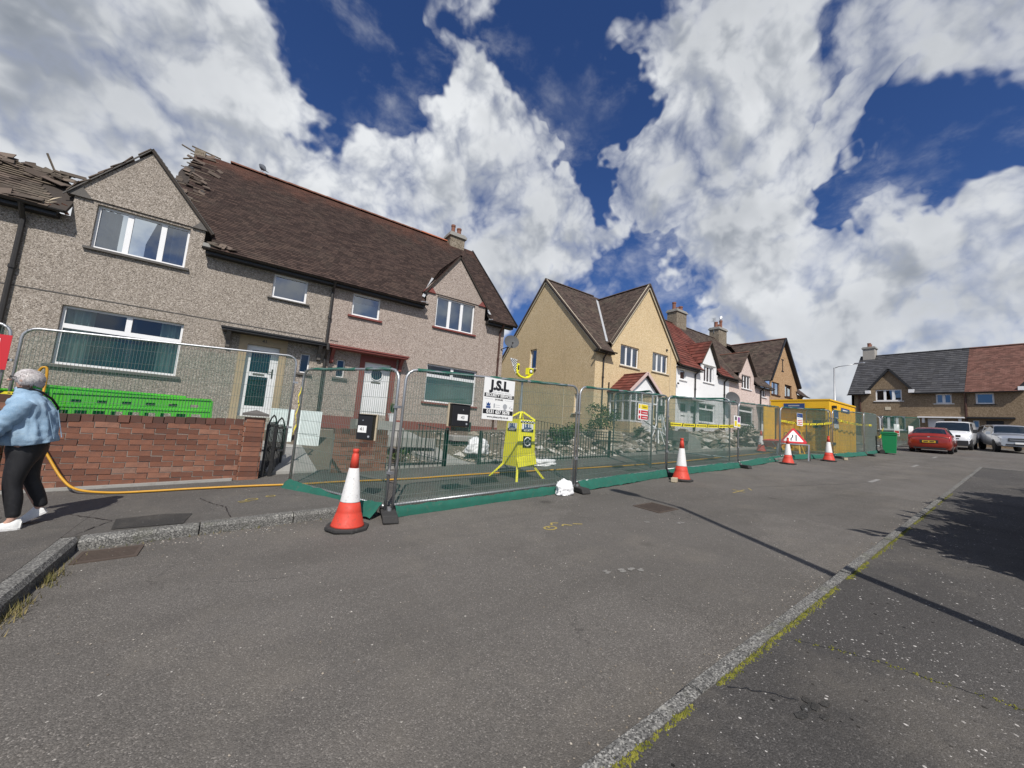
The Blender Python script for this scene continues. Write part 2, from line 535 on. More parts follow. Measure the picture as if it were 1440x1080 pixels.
def asphalt(name, base, chips, chip_amt, chip_scale, warm=(1, .965, .91), crack=.5, pits=0.0, cluster=False):
    def fn(t, b):
        big = t.noise(t.pos, .22, 6, .6)
        mid = t.noise(t.pos, 1.3, 6, .65)
        fine = t.noise(t.pos, 120, 3, .6)
        agg = t.voro(t.pos, 150)
        sa = t.new('ShaderNodeSeparateColor'); t.put(sa.inputs[0], agg.outputs['Color'])
        c = t.ramp(sa.outputs[0], [(0, tuple(base * .55 * x for x in warm)), (.45, tuple(base * .95 * x for x in warm)), (.85, tuple(base * 1.2 * x for x in warm)), (.95, tuple(base * 1.8 * x for x in warm)), (1, tuple(base * 2.6 * x for x in warm))])
        c = t.mix(t.mapr(big, .35, .65, 0, .45), c, tuple(base * 1.5 * x for x in (1.04, .96, .88)))
        c = t.mix(t.mapr(mid, .5, .75, 0, .35), c, tuple(base * .55 * x for x in warm))
        # tyre-worn streaks along the street
        mp = t.new('ShaderNodeMapping'); mp.inputs['Scale'].default_value = (.12, 1.1, 1)
        t.put(mp.inputs[0], t.pos)
        st = t.noise(mp.outputs[0], 1.0, 5, .6)
        c = t.mix(t.mapr(st, .48, .70, 0, .45), c, tuple(base * .62 * x for x in warm))
        # oil drips, old spills and mended areas
        pt2 = t.voro(t.vmath('ADD', t.pos, t.vmath('MULTIPLY', t.noise(t.pos, 1.7, 4, .6, out=1), (.8, .8, .8))), .33)
        spc = t.new('ShaderNodeSeparateColor'); t.put(spc.inputs[0], pt2.outputs['Color'])
        c = t.mix(t.mapr(spc.outputs[0], .0, 1, 0, .40), c, tuple(base * .72 * x for x in warm))
        oil = t.voro(t.vmath('ADD', t.pos, t.vmath('MULTIPLY', t.noise(t.pos, 6, 4, .6, out=1), (.12, .12, .12))), .9)
        spo = t.new('ShaderNodeSeparateColor'); t.put(spo.inputs[0], oil.outputs['Color'])
        c = t.mix(t.math('MULTIPLY', t.math('MULTIPLY', t.mapr(oil.outputs['Distance'], .05, .14, 1, 0, True), t.math('GREATER_THAN', spo.outputs[0], .72)), .55), c, tuple(base * .35 * x for x in warm))
        # pale chips showing through
        for (scl, rad, amt) in ((chip_scale, .36, chip_amt), (chip_scale * 2.2, .42, chip_amt * .8)):
            ch = t.voro(t.vmath('ADD', t.pos, t.vmath('MULTIPLY', t.noise(t.pos, scl * 1.5, 2, .5, out=1), (.5 / scl,) * 3)), scl)
            sc_ = t.new('ShaderNodeSeparateColor'); t.put(sc_.inputs[0], ch.outputs['Color'])
            th = 1 - amt
            if cluster: th = t.mapr(t.noise(t.pos, .9, 4, .6), .35, .68, 1 - amt * .15, 1 - amt * 1.7)
            on = t.math('MULTIPLY', t.math('LESS_THAN', ch.outputs['Distance'], t.math('MULTIPLY', sc_.outputs[1], rad)), t.math('GREATER_THAN', sc_.outputs[0], th))
            c = t.mix(t.math('MULTIPLY', on, t.mapr(sc_.outputs[2], 0, 1, .35, .95)), c, chips)
        if pits:
            pt_ = t.voro(t.pos, 31)
            sp_ = t.new('ShaderNodeSeparateColor'); t.put(sp_.inputs[0], pt_.outputs['Color'])
            on2 = t.math('MULTIPLY', t.math('LESS_THAN', pt_.outputs['Distance'], t.math('MULTIPLY', sp_.outputs[1], .36)), t.math('GREATER_THAN', sp_.outputs[0], 1 - pits))
            c = t.mix(on2, c, (.012, .011, .010))
        # dust
        du = t.noise(t.pos, .55, 7, .7)
        c = t.mix(t.mapr(du, .50, .74, 0, .42), c, (.215, .190, .155))
        # fine cracks
        wv = t.vmath('ADD', t.pos, t.vmath('MULTIPLY', t.noise(t.pos, 1.1, 6, .65, out=1), (1.3, 1.3, 1.3)))
        cr = t.voro(wv, .40, 'DISTANCE_TO_EDGE')
        ck = t.math('MULTIPLY', t.mapr(cr.outputs['Distance'], .0, .005, 1, 0), t.mapr(t.noise(t.pos, .4, 3, .5), .50, .60, 0, crack))
        c = t.mix(ck, c, (.012, .012, .012))
        t.put(b.inputs['Base Color'], c)
        t.put(b.inputs['Roughness'], t.mapr(mid, .3, .7, .78, .96))
        h = t.math('ADD', t.math('MULTIPLY', agg.outputs['Distance'], -1.0), t.math('MULTIPLY', fine, .6))
        bump(t, b, t.math('SUBTRACT', h, t.math('MULTIPLY', ck, 2.0)), .5, .006)
    return mat(name, (base,) * 3, .9, 0, .3, fn)


def glassmat(name, refl=.22, tint=(.75, .8, .8)):
    m = bpy.data.materials.new(name)
    m.use_nodes = True
    t = NT(m.node_tree)
    t.n.clear()
    tr = t.new('ShaderNodeBsdfTransparent'); tr.inputs[0].default_value = (*tint, 1)
    gl = t.new('ShaderNodeBsdfGlossy'); gl.inputs['Roughness'].default_value = .01
    gl.inputs[0].default_value = (.9, .95, 1, 1)
    fr = t.new('ShaderNodeFresnel'); fr.inputs[0].default_value = 1.5
    ms = t.new('ShaderNodeMixShader')
    t.put(ms.inputs[0], t.math('ADD', t.math('MULTIPLY', fr.outputs[0], .8), refl, clamp=True))
    t.l.new(tr.outputs[0], ms.inputs[1]); t.l.new(gl.outputs[0], ms.inputs[2])
    o = t.new('ShaderNodeOutputMaterial'); t.l.new(ms.outputs[0], o.inputs[0])
    MATS[name] = m
    return m


def netmat(name, col, opac):
    """woven debris netting: a sheet that lets most light through"""
    m = bpy.data.materials.new(name)
    m.use_nodes = True
    t = NT(m.node_tree)
    t.n.clear()
    tr = t.new('ShaderNodeBsdfTransparent')
    df = t.new('ShaderNodeBsdfDiffuse'); df.inputs[0].default_value = (*col, 1)
    tl = t.new('ShaderNodeBsdfTranslucent'); tl.inputs[0].default_value = (*col, 1)
    m1 = t.new('ShaderNodeMixShader'); m1.inputs[0].default_value = .35
    t.l.new(df.outputs[0], m1.inputs[1]); t.l.new(tl.outputs[0], m1.inputs[2])
    pos = t.new('ShaderNodeTexCoord').outputs['Object']
    n = t.noise(pos, 1.6, 5, .6)
    ms = t.new('ShaderNodeMixShader')
    t.put(ms.inputs[0], t.mapr(n, .3, .7, opac * .6, opac * 1.5))
    t.l.new(tr.outputs[0], ms.inputs[1]); t.l.new(m1.outputs[0], ms.inputs[2])
    o = t.new('ShaderNodeOutputMaterial'); t.l.new(ms.outputs[0], o.inputs[0])
    MATS[name] = m
    return m


M_ROAD = asphalt('road_asphalt', .116, (.50, .47, .42), .016, 48, (1.03, .945, .84))
M_PAVE = asphalt('pavement_asphalt', .066, (.60, .57, .53), .10, 40, (1.02, .955, .89), .9, .05, True)
M_PAVEL = asphalt('old_pavement_asphalt', .100, (.45, .43, .40), .03, 50, (1.02, .95, .86), crack=.9)
M_PATCH = asphalt('patch_asphalt', .045, (.3, .3, .3), .03, 50, pits=.2)


def _kerb(t, b):
    v = t.voro(t.pos, 120)
    sp = t.new('ShaderNodeSeparateColor'); t.put(sp.inputs[0], v.outputs['Color'])
    c = t.ramp(sp.outputs[0], [(0, (.05, .049, .046)), (.4, (.125, .122, .115)), (.75, (.20, .195, .18)), (1, (.36, .35, .32))])
    n = t.noise(t.pos, 2.2, 6, .65)
    c = t.mix(t.mapr(n, .45, .7, 0, .6), c, (.085, .082, .074))
    l = t.voro(t.pos, 6)
    c = t.mix(t.math('MULTIPLY', t.math('LESS_THAN', l.outputs['Distance'], .13), .55), c, (.36, .35, .31))
    n2 = t.noise(t.pos, 3.1, 4, .6)
    c = t.mix(t.mapr(n2, .58, .72, 0, .5), c, (.10, .105, .05))
    t.put(b.inputs['Base Color'], c)
    bump(t, b, t.math('ADD', t.noise(t.pos, 40, 5, .65), t.math('MULTIPLY', n, .6)), .6, .012)


M_KERB = mat('kerb_concrete', (.2, .2, .19), .92, 0, .25, _kerb)
M_CONC = worn('concrete', (.33, .32, .295), .9, .4, 3, dirt=(.12, .11, .09), dirt_amt=.4, bumpy=.35)
M_EARTH = worn('earth', (.14, .115, .085), .95, .5, 4, dirt=(.05, .045, .035), dirt_amt=.5, bumpy=.6)
M_GRASSY = worn('turf', (.07, .085, .035), .95, .5, 2, dirt=(.1, .09, .05), dirt_amt=.5, bumpy=.5)


def _stones(t, b):
    a = var_attr(t)
    c = t.ramp(a, [(0, (.12, .10, .08)), (.3, (.26, .22, .17)), (.6, (.38, .33, .27)), (.85, (.50, .46, .40)), (1, (.66, .63, .58))])
    t.put(b.inputs['Base Color'], t.mix(t.mapr(t.noise(t.pos, 14, 4), .4, .7, 0, .4), c, (.13, .11, .09)))


M_STONES = mat('garden_stones', (.4, .36, .3), .9, 0, .3, _stones)


def _moss(t, b):
    c = t.ramp(t.noise(t.pos, 22, 5, .7), [(.3, (.05, .06, .015)), (.5, (.15, .15, .028)), (.7, (.27, .25, .05))])
    t.put(b.inputs['Base Color'], c)


M_MOSS = mat('moss', (.2, .2, .04), .95, 0, .1, _moss)


def _brick(t, b):
    oi = t.new('ShaderNodeObjectInfo')
    c = t.ramp(oi.outputs['Random'], [(0, (.125, .055, .038)), (.35, (.205, .090, .058)), (.7, (.25, .112, .072)), (.95, (.29, .145, .098)), (1, (.25, .185, .15))])
    n = t.noise(t.pos, 11, 6, .7)
    c = t.mix(t.mapr(n, .52, .75, 0, .6), c, (.10, .055, .045))
    n2 = t.noise(t.pos, 5.5, 5, .75)
    c = t.mix(t.mapr(n2, .62, .72, 0, .55), c, (.36, .30, .26))
    n3 = t.noise(t.pos, 1.4, 4, .6)
    c = t.mix(t.mapr(n3, .5, .7, 0, .5), c, (.11, .065, .052))
    t.put(b.inputs['Base Color'], c)
    bump(t, b, t.noise(t.pos, 60, 4, .6), .5, .006)


M_BRICK = mat('brick', (.28, .1, .07), .9, 0, .25, _brick)


def _cope(t, b):
    oi = t.new('ShaderNodeObjectInfo')
    c = t.ramp(oi.outputs['Random'], [(0, (.06, .040, .033)), (.6, (.105, .055, .043)), (.93, (.16, .075, .055)), (1, (.24, .10, .07))])
    n = t.noise(t.pos, 13, 6, .7)
    c = t.mix(t.mapr(n, .5, .75, 0, .7), c, (.06, .05, .045))
    t.put(b.inputs['Base Color'], c)
    bump(t, b, t.noise(t.pos, 60, 4, .6), .5, .006)


M_COPE = mat('coping_brick', (.15, .07, .05), .92, 0, .2, _cope)
M_MORTAR = worn('mortar', (.28, .245, .21), .95, .4, 9, bumpy=.5)

M_HARL1 = harl('grey_pebbledash', (.095, .08, .064), (.322, .278, .234), (.61, .55, .485), 50)
M_HARL2 = harl('pink_grey_pebbledash', (.13, .10, .084), (.378, .312, .268), (.65, .57, .51), 50)
M_CREAM = harl('cream_pebbledash', (.38, .27, .14), (.66, .505, .30), (.82, .70, .49), 40, .26)
M_WHITEW = worn('white_render', (.80, .80, .80), .8, .12, 1.5, dirt=(.5, .49, .46), dirt_amt=.3, bumpy=.15)
M_PINK = harl('pink_render', (.45, .33, .28), (.62, .50, .45), (.78, .68, .63), 22, .12)
M_TANW = harl('tan_render', (.26, .15, .075), (.42, .27, .15), (.55, .40, .26), 22, .15)
M_FARW = harl('brown_pebbledash', (.13, .095, .06), (.25, .185, .12), (.38, .30, .21), 22, .25)

M_TILE1 = tilemat('brown_clay_tile', (.034, .021, .017), (.053, .034, .028), (.080, .051, .040), moss=(.10, .085, .065), moss_amt=.22, red=(9.75, 11.2, (.17, .070, .045)))
M_TILED = tilemat('broken_tile', (.06, .045, .036), (.105, .08, .064), (.16, .12, .095))
M_TILE2 = tilemat('dark_clay_tile', (.05, .036, .030), (.085, .060, .050), (.12, .085, .068), moss=(.15, .14, .10), moss_amt=.4)
M_TILER = tilemat('red_concrete_tile', (.10, .030, .022), (.145, .040, .029), (.19, .058, .042), moss_amt=.12)
M_TILEB = tilemat('brown_plain_tile', (.075, .04, .028), (.12, .066, .048), (.17, .10, .075))
M_TILEG = tilemat('grey_concrete_tile', (.045, .045, .048), (.06, .06, .065), (.078, .078, .083), moss_amt=.08)
M_TILEF = tilemat('weathered_red_tile', (.105, .052, .040), (.15, .072, .055), (.20, .10, .078), moss=(.16, .11, .09), moss_amt=.3)
M_RIDGE = worn('red_ridge_clay', (.20, .085, .055), .85, .5, 5, dirt=(.11, .085, .06), dirt_amt=.7)
M_RIDGED = worn('dark_ridge_clay', (.10, .07, .055), .85, .5, 5, dirt=(.2, .18, .13), dirt_amt=.5)
M_DECK = worn('roof_boarding', (.045, .035, .028), .9, .3, 5)
M_TIMBER = worn('old_timber', (.16, .125, .09), .85, .5, 8, dirt=(.05, .04, .03), dirt_amt=.5)
M_PALETIM = worn('pale_timber', (.5, .42, .3), .8, .3, 8)
M_UPVC = worn('white_frame', (.82, .82, .82), .35, .06, 4, dirt=(.6, .6, .58), dirt_amt=.12)
M_BROWNF = worn('brown_frame', (.07, .03, .02), .4, .2, 4)
M_SILLG = worn('grey_stone_sill', (.13, .12, .11), .9, .4, 6, dirt=(.05, .05, .045), dirt_amt=.5)
M_SILLR = worn('red_painted_stone', (.22, .060, .050), .75, .35, 5, dirt=(.14, .07, .06), dirt_amt=.4)
M_SILLC = worn('cream_stone', (.60, .53, .40), .85, .25, 5, dirt=(.3, .25, .18), dirt_amt=.3)
M_SANDST = worn('sandstone_jamb', (.44, .34, .22), .9, .35, 5, dirt=(.2, .17, .13), dirt_amt=.4, bumpy=.3)
M_DARKP = worn('black_paint', (.018, .018, .018), .45, .3, 6, dirt=(.08, .07, .06), dirt_amt=.3)
M_IRON = worn('dark_green_iron', (.018, .028, .024), .5, .3, 8, dirt=(.10, .06, .04), dirt_amt=.25)
M_GUT = worn('dark_gutter', (.030, .027, .025), .5, .3, 6, dirt=(.1, .09, .08), dirt_amt=.3)
M_LEAD = worn('lead_flashing', (.42, .43, .44), .6, .3, 4)
M_CHIM = harl('chimney_render', (.10, .08, .06), (.24, .20, .15), (.38, .33, .27), 18, .4)
M_POT = worn('chimney_pot', (.24, .10, .065), .8, .4, 7, dirt=(.06, .04, .035), dirt_amt=.5)
M_GLASS = glassmat('window_glass', .20, (.62, .67, .68))
M_GLASSL = glassmat('lower_glass', .05, (.82, .88, .86))
M_CURG = worn('pale_green_curtain', (.38, .50, .44), .9, .2, 4, dirt_amt=.05)
M_CURW = worn('white_blind', (.70, .72, .70), .8, .15, 4, dirt_amt=.05)
M_CURD = worn('grey_curtain', (.30, .33, .36), .9, .2, 4, dirt_amt=.05)
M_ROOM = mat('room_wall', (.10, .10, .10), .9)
M_GALV = worn('galvanised_steel', (.46, .47, .48), .42, .3, 14, metal=.75, dirt=(.22, .21, .20), dirt_amt=.35)
M_WIRE = worn('mesh_wire', (.15, .18, .165), .6, .3, 14)
M_RUST = worn('rusty_steel', (.26, .09, .04), .85, .5, 10)
M_NET = netmat('debris_netting', (.012, .18, .13), .20)
M_SKIRT = worn('green_netting_cloth', (.012, .115, .080), .9, .5, 5, dirt=(.09, .10, .085), dirt_amt=.8)
M_RUBBER = worn('black_rubber', (.035, .034, .033), .8, .4, 9, dirt=(.14, .13, .12), dirt_amt=.5)
M_ORANGE = worn('cone_orange', (.62, .055, .030), .6, .3, 7, dirt=(.14, .08, .06), dirt_amt=.75)
M_SLEEVE = worn('white_sleeve', (.70, .69, .67), .55, .2, 9, dirt=(.28, .27, .26), dirt_amt=.8)
M_YEL = worn('tower_yellow', (.92, .86, .03), .45, .08, 4, dirt=(.5, .45, .1), dirt_amt=.15)
M_WHITE = worn('sign_white', (.82, .82, .80), .5, .05, 4, dirt_amt=.05)
M_BLACK = mat('print_black', (.012, .012, .014), .5)
M_PRED = mat('print_red', (.55, .02, .03), .5)
M_PBLUE = mat('print_blue', (.02, .06, .20), .5)
M_PYEL = mat('print_yellow', (.80, .62, .02), .5)
M_PGREY = mat('print_grey', (.35, .36, .38), .5)
M_HOSE = worn('yellow_hose', (.55, .28, .015), .5, .2, 8, dirt=(.25, .17, .08), dirt_amt=.35)
M_GREENP = worn('barrier_green', (.12, .64, .035), .5, .15, 4, dirt=(.12, .3, .06), dirt_amt=.2)
M_BIN = worn('bin_green', (.012, .25, .085), .45, .15, 4, dirt_amt=.12)
M_CABIN = worn('cabin_yellow', (.86, .50, .02), .5, .15, 2, dirt=(.5, .30, .06), dirt_amt=.25)
M_TAPE = mat('tape_yellow', (.78, .66, .03), .5)
M_PAINTY = worn('yellow_road_paint', (.40, .31, .09), .8, .5, 9, dirt=(.1, .1, .09), dirt_amt=1.0)
M_PAINTW = worn('white_road_paint', (.26, .25, .235), .8, .5, 9, dirt=(.1, .1, .09), dirt_amt=.9)
M_PLASTIC = worn('white_plastic', (.8, .8, .8), .4, .1, 10, dirt=(.5, .48, .45), dirt_amt=.3)
M_DISH = worn('dish_grey', (.075, .078, .082), .7, .3, 6)
M_LEAF = None


def _leaf(t, b):
    a = var_attr(t)
    c = t.ramp(a, [(0, (.022, .042, .012)), (.5, (.05, .09, .024)), (1, (.12, .15, .045))])
    t.put(b.inputs['Base Color'], c)


M_LEAF = mat('leaf', (.06, .1, .03), .6, 0, .3, _leaf)
M_TWIG = worn('twig', (.11, .08, .055), .9, .4, 9)
# ------------------------------------------------------------------ the setting: ground, road, pavements, kerbs


def sheet(mb, x0, x1, y0, y1, nx, ny, dz, noise=0.0):
    def fn(u, v):
        x, y = x0 + (x1 - x0) * u, y0 + (y1 - y0) * v
        return (x, y, g(x, y) + dz)
    mb.grid(nx, ny, fn)


m = MB(); sheet(m, -400, 900, -500, 600, 130, 110, -.06)
m.build('ground', M_GRASSY, kind='structure')
m = MB(); sheet(m, -60, 75, -30, 9.2, 54, 20, 0)
sheet(m, 42, 75, 9.2, 26, 12, 8, 0)
m.build('road', M_ROAD, kind='structure')


def kyl(x):            # front of the left kerb
    return 5.50 + .048 * (x + 1.2) if x < 2 else 5.6536 + .040 * (x - 2)


def kyr(x):            # road side of the right kerb
    return 1.215 + .0365 * (x - 1.2)


KH = .115
XE = 22.3              # where the right pavement ends
# left pavement: the corner slab and the long strip
m = MB()
xs = [-30, -1.27]
for a, b in ((-30, -14), (-14, -6), (-6, -3), (-3, -1.30)):
    m.prism([(a, -20, g(a, -20) - .1), (b, -20, g(b, -20) - .1), (b, 9.6, g(b, 9.6) - .1), (a, 9.6, g(a, 9.6) - .1)], (0, 0, KH + .1))
xs = [-1.30 + i * 2.0 for i in range(27)]
for a, b in zip(xs[:-1], xs[1:]):
    m.prism([(a, kyl(a) + .13, g(a, kyl(a)) - .1), (b, kyl(b) + .13, g(b, kyl(b)) - .1), (b, 9.0, g(b, 9.0) - .1), (a, 9.0, g(a, 9.0) - .1)], (0, 0, KH + .1))
PAVL = m.build('left_pavement', M_PAVEL, kind='structure')
m = MB()
xs = [-8 + i * 2.02 for i in range(16)]
for a, b in zip(xs[:-1], xs[1:]):
    m.prism([(a, -14, g(a, -14) - .1), (b, -14, g(b, -14) - .1), (b, kyr(b) - .10, g(b, kyr(b)) - .1), (a, kyr(a) - .10, g(a, kyr(a)) - .1)], (0, 0, KH - .012 + .1))
PAVR = m.build('right_pavement', M_PAVE, kind='structure')


def kerb_run(parent, pts, side, h=KH, n_max=200, wd=.13):
    """kerb stones laid end to end along pts; side = inward unit step"""
    rnd = random.Random(3)
    for a, b in pts:
        a, b = Vector(a), Vector(b)
        L = (b - a).length
        d = (b - a) / L
        inn = Vector(side(d))
        n = max(1, round(L / .915))
        st = L / n
        for i in range(n):
            p0 = a + d * (i * st + .006)
            p1 = a + d * ((i + 1) * st - .006)
            mb = MB()
            j = rnd.uniform(-.006, .006)
            q = [p0, p1, p1 + inn * wd, p0 + inn * wd]
            lo = [(p.x, p.y, g(p.x, p.y) - .08) for p in q]
            dz = h + .08 + j
            hi = [Vector((p.x, p.y, g(p.x, p.y) + h + j)) for p in q]
            # splayed front arris
            c1 = [hi[0] + inn * .03, hi[1] + inn * .03]
            f0, f1 = hi[0] - Vector((0, 0, .035)), hi[1] - Vector((0, 0, .035))
            mb.face([lo[0], lo[1], f1, f0]); mb.face([f0, f1, c1[1], c1[0]]); mb.face([c1[0], c1[1], hi[2], hi[3]])
            mb.face([lo[1], lo[2], hi[2], c1[1], f1]); mb.face([lo[0], f0, c1[0], hi[3], lo[3]]); mb.face([lo[2], lo[3], hi[3], hi[2]])
            mb.build('kerb_stone', M_KERB, parent)


pts = []
x = -1.16
while x < 44:
    nx_ = x + 3.66
    pts.append(((x, kyl(x), 0), (nx_, kyl(nx_), 0)))
    x = nx_
kerb_run(PAVL, pts, lambda d: (-d.y, d.x, 0))
kerb_run(PAVL, [((-1.165, -3.7, 0), (-1.165, 5.60, 0))], lambda d: (-1, 0, 0), wd=.135)
pts = []
x = -4.3
while x < XE - .1:
    nx_ = min(XE, x + 3.66)
    pts.append(((x, kyr(x), 0), (nx_, kyr(nx_), 0)))
    x = nx_
kerb_run(PAVR, pts, lambda d: (d.y, -d.x, 0), wd=.10)
kerb_run(PAVR, [((XE, kyr(XE) - .14, 0), (XE + .1, -6, 0))], lambda d: (-1, 0, 0))

# moss growing in the joint behind the right kerb
rnd = random.Random(11)
m = MB()
for i in range(7500):
    x = 0.2 + 12.5 * rnd.random() ** 1.6
    k = math.sin(x * 5.3) + math.sin(x * 2.1 + 1) + .8 * math.sin(x * 13 + 2)
    if k < -1.1 + rnd.uniform(-.5, .5) or rnd.random() > 1.25 - x * .07: continue
    y = kyr(x) - .112 + rnd.gauss(-.004, .010 + .004 * max(0, k))
    r = rnd.uniform(.003, .011)
    z = g(x, y) + KH - .012
    c = Vector((x, y, z))
    n = 5
    top = m.addv(c + Vector((rnd.uniform(-.3, .3) * r, rnd.uniform(-.3, .3) * r, r * rnd.uniform(.6, 1.3))))
    ring = [m.addv(c + Vector((math.cos(1.2566 * q) * r * rnd.uniform(.7, 1.4), math.sin(1.2566 * q) * r * rnd.uniform(.7, 1.3), -.002))) for q in range(n)]
    for q in range(n): m.facei((top, ring[q], ring[(q + 1) % n]))
m.build('moss', M_MOSS, kind='stuff')

def _weed(t, b):
    a = var_attr(t)
    t.put(b.inputs['Base Color'], t.ramp(a, [(.4, (.05, .06, .015)), (.7, (.13, .12, .04)), (1, (.24, .19, .09))]))


M_WEED = mat('weed', (.1, .1, .03), .8, 0, .2, _weed)
# weeds and dead grass in the gutter of the left corner
m = MB()
for i in range(420):
    y = rnd.choice([rnd.uniform(2.6, 5.3), rnd.gauss(4.75, .12), rnd.gauss(4.15, .1)])
    x = -1.155 + abs(rnd.gauss(0, .05)) + .01
    z = g(x, y)
    h = rnd.uniform(.015, .065)
    a = rnd.uniform(0, 6.28)
    lean = rnd.uniform(.2, .9) * h
    wv = Vector((math.cos(a + 1.57), math.sin(a + 1.57), 0)) * .0035
    b0 = Vector((x, y, z)); tp = b0 + Vector((math.cos(a) * lean, math.sin(a) * lean, h))
    m.face([b0 - wv, b0 + wv, tp], rnd.uniform(.55, 1))
for i in range(60):
    x = rnd.uniform(-1.1, 1.0); y = kyl(x) - abs(rnd.gauss(0, .02)) - .01
    z = g(x, y); h = rnd.uniform(.015, .05); a = rnd.uniform(0, 6.28)
    wv = Vector((math.cos(a + 1.57), math.sin(a + 1.57), 0)) * .003
    m.face([Vector((x, y, z)) - wv, Vector((x, y, z)) + wv, Vector((x + math.cos(a) * h, y + math.sin(a) * h, z + h))], rnd.uniform(.4, 1))
m.build('gutter_weeds', M_WEED, kind='stuff')

# loose grit and crumbs along the gutters
m = MB()
for i in range(1500):
    if rnd.random() < .4:
        x = rnd.uniform(-1.1, 3.2); y = kyl(x) - abs(rnd.gauss(0, .16)) - .02
    elif rnd.random() < .5:
        x = rnd.uniform(.8, 12); y = kyr(x) + abs(rnd.gauss(0, .10)) + .02
    else:
        x = rnd.uniform(-1, 8); y = rnd.uniform(1.4, 5.2)
    z = g(x, y)
    random.seed(i)
    m.rock((x, y, z + .002), rnd.uniform(.003, .009), .6)
m.build('loose_grit', M_STONES, kind='stuff')
random.seed(7)

# repair patch and stains on the left pavement
m = MB()


def flat(mb, pts, dz):
    mb.face([(x, y, g(x, y) + dz) for x, y in pts])


flat(m, [(-.98, 5.72), (-.40, 5.66), (-.36, 6.10), (-.62, 6.20), (-1.03, 6.16)], KH + .004)
m.build('pavement_patch', M_PATCH, kind='structure')

# iron grates
M_GRATE = worn('grate_iron', (.085, .062, .048), .85, .5, 14, dirt=(.05, .04, .035), dirt_amt=.6)


def grate(x0, x1, y0, y1, n, label, lengthwise=True):
    t = thing('drain_grate', label, 'drain', (x0, y0, g(x0, y0)))
    mb = MB()
    e = .03
    for (a, b, c, d) in ((x0, x1, y0, y0 + e), (x0, x1, y1 - e, y1), (x0, x0 + e, y0 + e, y1 - e), (x1 - e, x1, y0 + e, y1 - e)):
        mb.prism([(a, c, g(a, c) - .02), (b, c, g(b, c) - .02), (b, d, g(b, d) - .02), (a, d, g(a, d) - .02)], (0, 0, .030))
    mb.build('frame', M_GRATE, t)
    mb = MB(); flat(mb, [(x0 + e, y0 + e), (x1 - e, y0 + e), (x1 - e, y1 - e), (x0 + e, y1 - e)], .0035)
    mb.build('well', M_BLACK, t)
    for i in range(n):
        mb = MB()
        if lengthwise:
            q = y0 + e + (y1 - y0 - 2 * e) * (i + .25) / n; h = (y1 - y0 - 2 * e) / n * .5
            pl = [(x0 + e, q), (x1 - e, q), (x1 - e, q + h), (x0 + e, q + h)]
        else:
            q = x0 + e + (x1 - x0 - 2 * e) * (i + .25) / n; h = (x1 - x0 - 2 * e) / n * .5
            pl = [(q, y0 + e), (q + h, y0 + e), (q + h, y1 - e), (q, y1 - e)]
        mb.prism([(x, y, g(x, y) - .01) for x, y in pl], (0, 0, .018))
        mb.build('bar', M_GRATE, t)
    return t


grate(-1.10, -.66, 5.08, 5.42, 7, 'rusty iron gully grate in the left kerb corner')
grate(5.50, 6.02, 3.72, 4.22, 9, 'square iron drain cover in the middle of the road', False)
# manhole lids on the fenced-off footway
for (x0, y0, lab) in ((3.05, 6.05, 'dark metal cover plate in the footway beside the yellow tower'), (8.0, 6.25, 'small dark metal cover plate in the footway by the middle fence')):
    mb = MB(); mb.prism([(x0, y0, g(x0, y0) + KH), (x0 + .42, y0, g(x0 + .42, y0) + KH), (x0 + .42, y0 + .26, g(x0 + .42, y0 + .26) + KH), (x0, y0 + .26, g(x0, y0 + .26) + KH)], (0, 0, .006))
    tag(mb.build('cover_plate', M_IRON), lab, 'cover')

# sprayed survey marks
def mark(name, strokes, dz, mt, lab, wdt=.028):
    mb = MB()
    for pth in strokes:
        for (a, b) in zip(pth[:-1], pth[1:]):
            a, b = Vector((*a, 0)), Vector((*b, 0))
            s_ = (b - a).normalized(); s_ = Vector((-s_.y, s_.x, 0)) * wdt / 2
            q = [a - s_, b - s_, b + s_, a + s_]
            mb.face([(p.x, p.y, g(p.x, p.y) + dz) for p in q])
    return tag(mb.build(name, mt), lab, 'road marking')


def ring(cx, cy, r, n=14):
    return [(cx + r * math.cos(6.2832 * i / n), cy + r * .8 * math.sin(6.2832 * i / n)) for i in range(n + 1)]


mark('sprayed_mark', [ring(3.46, 3.93, .085), [(3.46, 3.99), (3.45, 3.93)], [(3.56, 4.02), (3.62, 4.10), (3.70, 4.05)], [(3.66, 3.92), (3.72, 3.97), (3.80, 3.88)], [(3.86, 3.93), (3.97, 3.86)]], .004, M_PAINTY, 'yellow sprayed circle and squiggle on the road before the fence')
mark('sprayed_mark', [ring(.24, 6.60, .07), [(.08, 6.52), (.18, 6.56)], ring(.47, 6.72, .055), [(.10, 6.46), (.22, 6.50)]], KH + .004, M_PAINTY, 'yellow sprayed loops on the pavement by the left kerb', .02)
mark('sprayed_mark', [[(8.4, 4.0), (9.0, 4.05)], [(8.7, 3.9), (8.8, 4.2)], [(9.1, 3.95), (9.3, 4.1)]], .004, M_PAINTY, 'small yellow sprayed cross on the road beyond the drain')
m = MB()
for (cx, cy, s) in ((3.26, 2.55, .075), (3.02, 2.62, .05), (3.40, 2.48, .04), (5.3, 3.25, .05), (4.9, 3.5, .04)):
    for q in range(5):
        ax, ay = cx + rnd.uniform(-s, s), cy + rnd.uniform(-s, s) * .7
        pts_ = [(ax + s * rnd.uniform(.35, .8) * math.cos(1.047 * k), ay + s * .6 * rnd.uniform(.35, .8) * math.sin(1.047 * k)) for k in range(6)]
        flat(m, pts_, .004 + q * .0006)
M_SMUDGE = worn('pale_stain', (.24, .23, .21), .9, .6, 12, dirt=(.07, .07, .065), dirt_amt=1.0)
m.build('road_stain', M_SMUDGE, kind='structure')
